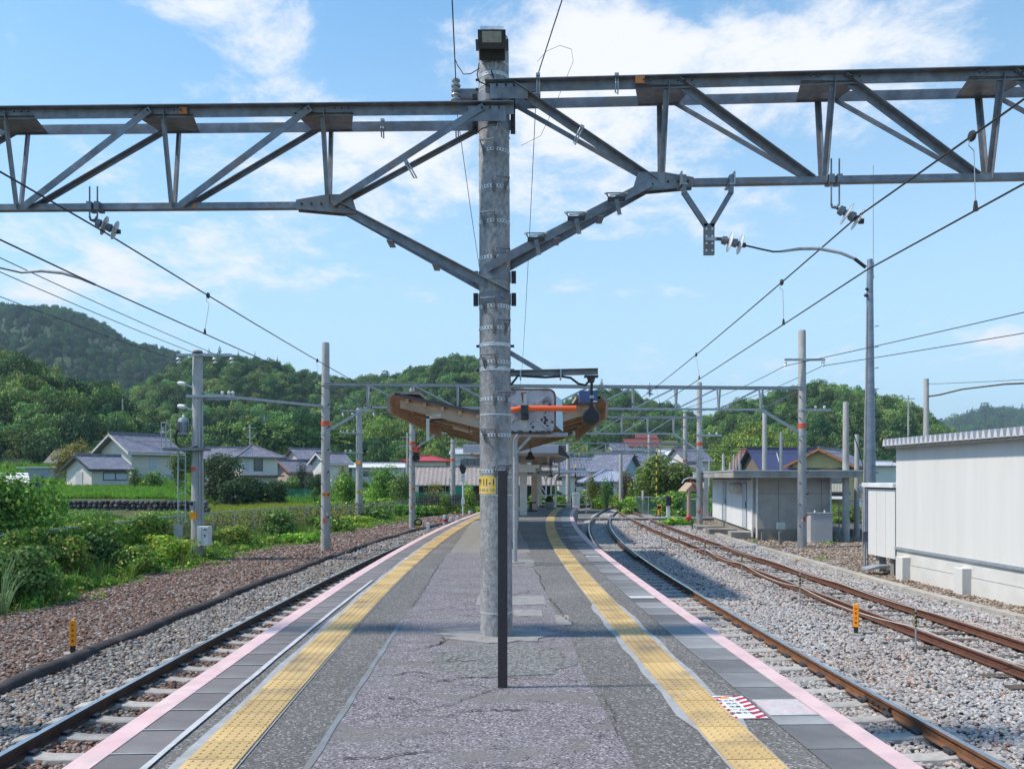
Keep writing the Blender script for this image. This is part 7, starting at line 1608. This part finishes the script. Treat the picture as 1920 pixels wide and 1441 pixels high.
# dark stone retaining wall
sw = thing('stone_wall', 'dark fieldstone retaining wall below the green terrace', 'wall')
stm = mat('field_stone', (.13,.125,.135), (.06,.058,.065), rough=.9, scale=3, bump=.3, rand=.45)
MB().bx(-34,-18.6,47.85,48.5,-1.3,.22).obj('backing', mat('wall_earth', (.03,.028,.025)), sw)
k = 0
sps = []
for i in range(5):
    bm = bmesh.new(); bmesh.ops.create_icosphere(bm, subdivisions=1, radius=1); rr = random.Random(i+50)
    for v in bm.verts: v.co *= rr.uniform(.78,1.15)
    me = bpy.data.meshes.new('stone'); bm.to_mesh(me); bm.free(); me.materials.append(stm); sps.append(me)
for j in range(6):
    z = -.98+j*.225; x = -33.6+(.2 if j % 2 else 0)
    while x < -18.4 and k < 298:
        w = rnd.uniform(.22,.42); o = bpy.data.objects.new('stone', rnd.choice(sps)); COL.objects.link(o); o.parent = sw; o.location = (x+w/2, 47.82+rnd.uniform(-.05,.05), z+rnd.uniform(-.03,.03)); o.scale = (w*.52,.16,.125*rnd.uniform(.9,1.15)); o.rotation_euler = (0,rnd.uniform(-.2,.2),0); x += w; k += 1
# green net fences, dark wooden picket fence, crossing fence
def net(label, x0, y0, x1, y1, h, z):
    t = thing('net_fence', label, 'net fence'); m = mat('green_net', (.05,.32,.24), (.04,.24,.18), rough=.8, scale=3); b = MB(); p0 = Vector((x0,y0,z)); p1 = Vector((x1,y1,z)); L_ = (p1-p0).length; e = (p1-p0)/L_
    n = int(L_/.16)
    for k in range(n+1): q_ = p0+e*(k*L_/n); b.bar(q_, q_+Vector((0,0,h)), .05, .01, up=(0,1,0))
    for k in range(int(h/.16)+1): b.bar(p0+Vector((0,-.01,k*.16)), p1+Vector((0,-.01,k*.16)), .01, .05)
    o = b.obj('netting', m, t)
    for k in range(int(L_/2)+1): q_ = p0+e*min(L_, k*2.0); MB().cyl(q_-Vector((0,0,.3)), q_+Vector((0,0,h+.08)), .03, n=6).obj('post', m, t)
    return t
net('green net around the garden below the pink house', at(537,80), 80, at(590,80), 80, 1.0, -.55)
net('long green net before the tan tiled building', at(748,64), 64, at(845,70), 70, 1.3, -.9); net('short green net left of the signal mast', at(855,70), 70, at(886,74), 74, 1.5, -.6)
wf = thing('wooden_fence', 'dark wooden picket fence along the station forecourt behind the left track', 'fence'); x = at(778,58); k = 0
a0, a1 = Vector((at(778,57),57,-1.1)), Vector((at(905,66),66,-.95)); L_ = (a1-a0).length; n = int(L_/.24)
for k in range(n+1):
    q_ = a0.lerp(a1, k/n); MB().box(q_+Vector((0,0,.65)), (.09,.03,1.3)).obj('picket', woodm, wf)
for z in (.35,.95): MB().bar(a0+Vector((0,.04,z)), a1+Vector((0,.04,z)), .03, .09).obj('rail', woodm, wf)
cf = thing('wire_fence', 'green wire fence with pale posts beside the crossing path', 'fence'); gm = mat('green_wire', (.16,.30,.24), (.12,.24,.19), rough=.7)
pts_ = [Vector((9.6,62,-1.2)), Vector((12.0,58,-1.2)), Vector((12.6,54.5,-1.2)), Vector((14.2,53.5,-1.2))]
for a, c in zip(pts_[:-1], pts_[1:]):
    L_ = (c-a).length; n = max(1, int(L_/1.4)); MB().bar(a+Vector((0,0,1.35)), c+Vector((0,0,1.35)), .05, .05).obj('rail', steel_lt, cf)
    for k in range(n+1): q_ = a.lerp(c, k/n); MB().cyl(q_, q_+Vector((0,0,1.4)), .03, n=6).obj('post', steel_lt, cf)
    b = MB(); m_ = int(L_/.13)
    for k in range(m_+1): q_ = a.lerp(c, k/m_); b.bar(q_+Vector((0,0,.05)), q_+Vector((0,0,1.3)), .035, .01, up=(0,1,0))
    b.obj('netting', gm, cf)

# ------------------------------------------------------------------ small railway things
def mark_post(label, x, y, rz):
    t = thing('marker_post', label, 'marker post', (x, y, ZB), rz)
    MB().box((0,0,.01), (.22,.22,.05)).obj('foot', concrete, t, bevel=.01); MB().bx(-.035,.035,-.035,.035,.03,.16).obj('socket', blackm, t)
    MB().bx(-.046,.046,-.042,.042,.14,.50).poly([(-.046,-.042,.50),(.046,-.042,.50),(.02,-.042,.535),(-.02,-.042,.545)], (0,.084,0)).obj('body', orange, t, bevel=.006)
    for k, ch in enumerate('停車位置'): textmesh('lettering', ch, .042, inkm, t, (0,-.0435,.46-k*.082), bold=.0005)
    return t
mark_post('orange lettered marker post beside the dark trough on the left ballast', at(137,12.35), 12.35, R(22)); mark_post('orange lettered marker post on the grey ballast right of the platform', at(1605,13.9), 13.9, R(-28))
ropem = mat('pale_rope', (.58,.55,.50), (.45,.43,.40)); prev = []
for k, (u, v, h) in enumerate(((1717,1224,.72),(1500,1137,.74),(1391,1084,.74),(1322,1052,.72),(1273,1038,.68),(1240,1022,.62),(1213,1010,.58),(1196,1004,.5))):
    y = 2.72*1493/(v-895); x = at(u, y)
    t = thing('striped_stake', ('nearest','second','third','fourth','fifth','sixth','seventh','farthest')[k]+' rope stake with yellow and black stripes along the siding', 'stake', (x, y, ZB), group='striped rope stakes along the siding')
    MB().cyl((0,0,-.1),(0,0,h*.62),.014,n=8).cyl((0,0,h*.9),(0,0,h+.03),.012,n=8).obj('rod', steel_lt, t); MB().cyl((0,0,h*.6),(0,0,h*.92),.019,n=10).obj('stripe_base', blackm, t)
    b = MB()
    for q_ in range(3):
        zc = h*(.65+q_*.10)
        for s in range(6):
            a0, a1 = R(-180+s*60), R(-120+s*60); dz0, dz1 = (a0+math.pi)*.009-.012, (a1+math.pi)*.009-.012; rr_ = .0205
            b.add([(math.cos(a0)*rr_, math.sin(a0)*rr_, zc+dz0-.010),(math.cos(a1)*rr_, math.sin(a1)*rr_, zc+dz1-.010),(math.cos(a1)*rr_, math.sin(a1)*rr_, zc+dz1+.018),(math.cos(a0)*rr_, math.sin(a0)*rr_, zc+dz0+.018)], [(0,1,2,3)])
    b.obj('yellow_stripe', yellowb, t); prev.append(Vector((x, y, ZB+h*.6)))
ro = []
full = [prev[0]+Vector((1.3,-3.0,-.25))]+prev
for a, c in zip(full[:-1], full[1:]): ro += sag(a, c, .10, 8)[:-1]
tag(MB().tube(ro+[full[-1]], .008, n=5).obj('rope', ropem), 'pale rope sagging between the striped stakes', 'rope')
ro = []
full = [p_+Vector((.9 if i < 4 else .7,.2,.06)) for i, p_ in enumerate(full)]
for a, c in zip(full[:-1], full[1:]): ro += sag(a, c, .06, 8)[:-1]
tag(MB().tube(ro+[full[-1]], .006, n=5).obj('rope', ropem), 'second pale rope lying along the rusty siding', 'rope')
tag(MB().bx(-.20,.20,-.03,.03,0,.02).obj('yellow_mark', yellow, None, loc=(at(1500,26.2), 26.2, ZB+.02), rz=R(15)), 'small yellow painted bar lying in the ballast beyond the siding', 'painted bar')
sm = thing('switch_stand', 'orange and black switch lever by the far crossing', 'switch stand', (at(1237,56), 56, -1.12)); MB().tube([(-.05,0,.05),(-.08,0,.45),(.05,0,.5),(.13,0,.63),(.08,0,.75),(-.15,0,.8)], .075, n=8).obj('lever', mat('amber_paint', (.75,.34,.02), (.65,.28,.02)), sm, smooth=True); MB().bx(-.15,.1,-.06,.06,.52,.74).bx(-.35,.35,-.2,.2,-.05,.10).obj('weight', blackm, sm)
for (u, y, z1, l) in ((1231,60,3.85,'tall thin yellow and black striped post left of the rounded tree'),(1079,66,1.9+.9,'tall striped clearance post at the right platform end')):
    t = thing('striped_post', l, 'striped post', (at(u,y), y, 0)); n = int((z1+1.2)/.28)
    for k in range(n): MB().cyl((0,0,-1.2+k*.28),(0,0,-1.2+(k+1)*.28),.05,n=8).obj('stripe', yellowb if k % 2 else blackm, t)
for (u, y, z0_, h, w, m, l) in ((1253,52,-1.1,1.5,.34,steel_dk,'dark slim box signal on a white post at the crossing'),(1205,60,-1.1,1.75,.12,steel_lt,'thin grey post with a white head beyond the crossing'),(1298,42.5,-1.1,.55,.12,concdark,'short post with a red bud-like lamp in the grass'),(1217,43.5,-1.1,.38,.14,white,'short white post between the tracks')):
    t = thing('trackside_post', l, 'post', (at(u,y), y, z0_)); MB().bx(-w*.3,w*.3,-w*.3,w*.3,0,h*.6).obj('post', white if m is steel_dk else m, t); MB().bx(-w/2,w/2,-w/2,w/2,h*.6,h).obj('head', m if m is not steel_lt else white, t, bevel=.02)
    if u == 1298: MB().lathe([(.02,0),(.14,.08),(.15,.2),(.06,.3)], (-.2,0,.42), n=10).obj('lamp', redm, t, smooth=True)
t = thing('waste_box', 'orange covered box and white cabinet at the platform end', 'box', (at(1072,47), 47, -.9)); MB().poly([(-.35,0,.0),(.35,0,.0),(.35,0,.75),(-.1,0,.55)], (0,.5,0)).obj('orange_cover', orange, t, bevel=.05); MB().bx(.1,.5,.3,.7,.6,1.6).obj('cabinet', white, t)
for (u, y, l) in ((835,44,'grey drum with a red band left of the platform behind the left track'),(882,50,'second grey drum with a red band nearer the main pole')):
    t = thing('buffer_post', l, 'post', (at(u,y), y, -1.1)); MB().lathe([(.14,0),(.14,.62),(.12,.66)], n=16).obj('drum', steel_lt, t, smooth=True); MB().lathe([(.1415,.28),(.145,.28),(.145,.44),(.1415,.44)], n=16).obj('red_band', redm, t, smooth=True)
for (u, y, l) in ((803,42,'low white concrete marker by the left track'),(845,48,'narrow white concrete marker'),(857,49,'second narrow white marker further along')):
    tag(MB().bx(-.08,.08,-.08,.08,-.05,.35).obj('white_marker', white, None, loc=(at(u,y), y, -1.1), bevel=.02), l+' beyond the third gantry pole', 'marker')
t = thing('speed_sign', 'round black and yellow sign reading 40 at the foot of the third gantry pole', 'sign', (at(784,42), 42, -1.05)); MB().lathe([(.22,0),(.22,.02)], (0,0,.30), axis=(0,-1,0), n=24).obj('disc', blackm, t); textmesh('lettering', '40', .26, mat('sign_yellow', (.8,.7,.2), (.7,.6,.18)), t, (0,-.025,.32), bold=.004); MB().bx(-.15,.15,-.03,-.022,.06,.14).obj('lower_plate', yellowb, t); MB().cyl((0,.02,-.1),(0,.02,.3),.025).obj('post', steel_lt, t)
sgm = thing('signal_mast', 'black angular signal head on a slim white mast behind the wooden fence', 'signal', (at(868,56), 56, -1.05)); MB().cyl((0,0,0),(0,0,3.0),.05).obj('mast', white, sgm); MB().poly([(-.25,-.1,3.35),(-.12,-.1,2.95),(.12,-.1,2.95),(.25,-.1,3.35),(0,-.1,3.6),(-.18,-.1,3.58)], (0,.25,0)).obj('head', blackm, sgm); MB().bx(-.16,.16,-.08,-.04,2.35,2.9).obj('plate', white, sgm); textmesh('lettering', '中', .18, inkm, sgm, (0,-.085,2.74)); textmesh('lettering', '出', .18, inkm, sgm, (0,-.085,2.5)); MB().bx(-.12,.12,-.12,.1,.8,1.2).obj('box', white, sgm)
bxp = thing('meter_box', 'pale grey box on a ladder pole left of the fourth gantry pole', 'box', (at(839,60), 60, 0)); MB().bx(-.15,.15,-.1,.1,-.35,.35).obj('case', steel_lt, bxp); MB().cyl((-.14,0,.3),(-.14,0,1.6),.02).cyl((.14,0,.3),(.14,0,1.6),.02).obj('ladder_rail', steel, bxp)
rp = thing('red_white_post', 'red and white banded post by the road behind the hut', 'post', (at(1611,64), 64, -2.0)); MB().cyl((0,0,0),(0,0,2.6),.06).obj('post', mat('pink_red_paint', (.45,.10,.08), (.38,.08,.07)), rp); MB().bx(-.18,.14,-.08,.08,1.3,1.9).obj('band', white, rp)
mr_ = thing('traffic_mirror', 'round traffic mirror beside the banded post', 'mirror', (at(1618,60), 60, -1.9)); MB().lathe([(.30,0),(.32,.05),(.1,.12)], (0,0,2.75), axis=(0,1,0), n=18).obj('mirror', steel_lt, mr_, smooth=True); MB().cyl((0,.1,0),(0,.1,2.8),.04).obj('post', steel_lt, mr_)
lr = thing('guard_rail', 'pale pipe rail and lattice base by the road behind the tube pole', 'fence', (15.6, 37, -1.15)); MB().tube([(-.4,0,0),(-.4,0,1.7),(.5,0,1.7),(3,2,1.7)], .03).bar((-.4,0,.3),(.0,0,.8),.03,.03).bar((.0,0,.8),(-.4,0,1.3),.03,.03).cyl((0,0,0),(0,0,1.7),.03).obj('pipe', steel_lt, lr); MB().bx(.4,3,.5,.7,-.3,.35).obj('low_wall', concdark, lr); MB().tube([(1.2,-.2,0),(1.2,-.2,.45),(1.5,-.2,.6),(2.6,-.2,.6)], .04, n=8).obj('hand_rail', steel_lt, lr, smooth=True)
fm = thing('garden_house', 'low pale sheet roofed shed at the far left edge', 'shed', (at(-40,60), 60, .2)); MB().poly([(-1,-.5,1.1),(4.2,-.5,1.0),(2.2,2.5,1.75),(-1,2.5,1.75)], (0,0,.06)).obj('roof', mat('pale_sheet_roof', (.62,.62,.63)), fm); MB().bx(-1,3.2,0,2,-.8,1.0).obj('wall', woodwall, fm)
gr = thing('blue_tarp_shed', 'low shed with a thin white roof edge on the left slope', 'shed', (at(30,84), 84, 1.9)); MB().bx(0,4,0,3,.75,.85).obj('roof', white, gr); MB().bx(.8,3.9,.3,2.8,-.8,.75).obj('wall', mat('blue_grey_wall', (.33,.38,.44)), gr)
bt = thing('blue_sheet', 'small blue sheet hung below the shed on the left', 'sheet', (at(38,62), 62, .75)); MB().poly([(0,0,0),(1.6,.3,-.05),(1.6,.3,.45),(0,0,.55)], (0,.05,0)).obj('sheet', mat('blue_tarp', (.08,.20,.42), (.06,.15,.32)), bt)
st_ = thing('stone_statue', 'pale stone statue standing on a plinth up the left slope', 'statue', (at(306,104), 104, 2.2)); MB().lathe([(.5,3.2),(.45,3.6),(.7,3.7),(.68,3.8)], n=14).bx(-.9,.9,-.9,.9,0,3.2).obj('plinth', concrete, st_); MB().lathe([(.42,3.8),(.36,4.3),(.30,4.8),(.34,5.2),(.22,5.45),(.12,5.5),(.17,5.65),(.17,5.8),(.08,5.98)], n=16).obj('figure', concrete, st_, smooth=True)
for (u, y, top, l) in ((469,120,9.6,'far utility pole above the hipped house'),(496,150,13.2,'thin distant lattice pole on the slope'),(230,140,15.5,'thin grey pole in the left wood'),(764,92,6.8,'utility pole left of the third gantry pole'),(1703,110,13,'small distant pole with cross arms before the right hill'),(1450,120,4.9,'far lamp pole above the solar roof'),(1389,88,4.6,'thin grey pole left of the solar roof'),(1330,110,4.3,'far thin pole between the gantry poles'),(1376,96,4.4,'thin pole at the red roof')):
    p_ = tpole(at(u,y), y, top, .12, l, base=-1.5); 
    if u in (469,496,1703,764):
        for dz_ in (.5,1.5): MB().bx(-.9,.9,-.05,.05,top-dz_-.05,top-dz_+.05).obj('cross_arm', steel_lt, p_)
road = strip('road', lambda y: 16.6+y*.05, lambda y: 26+y*.1, 36, 90, -2.18, mat('far_asphalt', (.10,.10,.10), (.07,.07,.07), rough=.95), kind='structure')
# ------------------------------------------------------------------ air
hz_m = bpy.data.materials.new('haze_air'); hz_m.use_nodes = True; t = hz_m.node_tree; t.nodes.clear()
pv = t.nodes.new('ShaderNodeVolumePrincipled'); pv.inputs['Color'].default_value = (.62,.82,1,1); pv.inputs['Density'].default_value = .0002
mo = t.nodes.new('ShaderNodeOutputMaterial'); t.links.new(pv.outputs[0], mo.inputs['Volume'])
hb = MB(); hb.bx(-2700, 2700, -80, 4300, -8, 330); hb.obj('haze', hz_m)['kind'] = 'stuff'
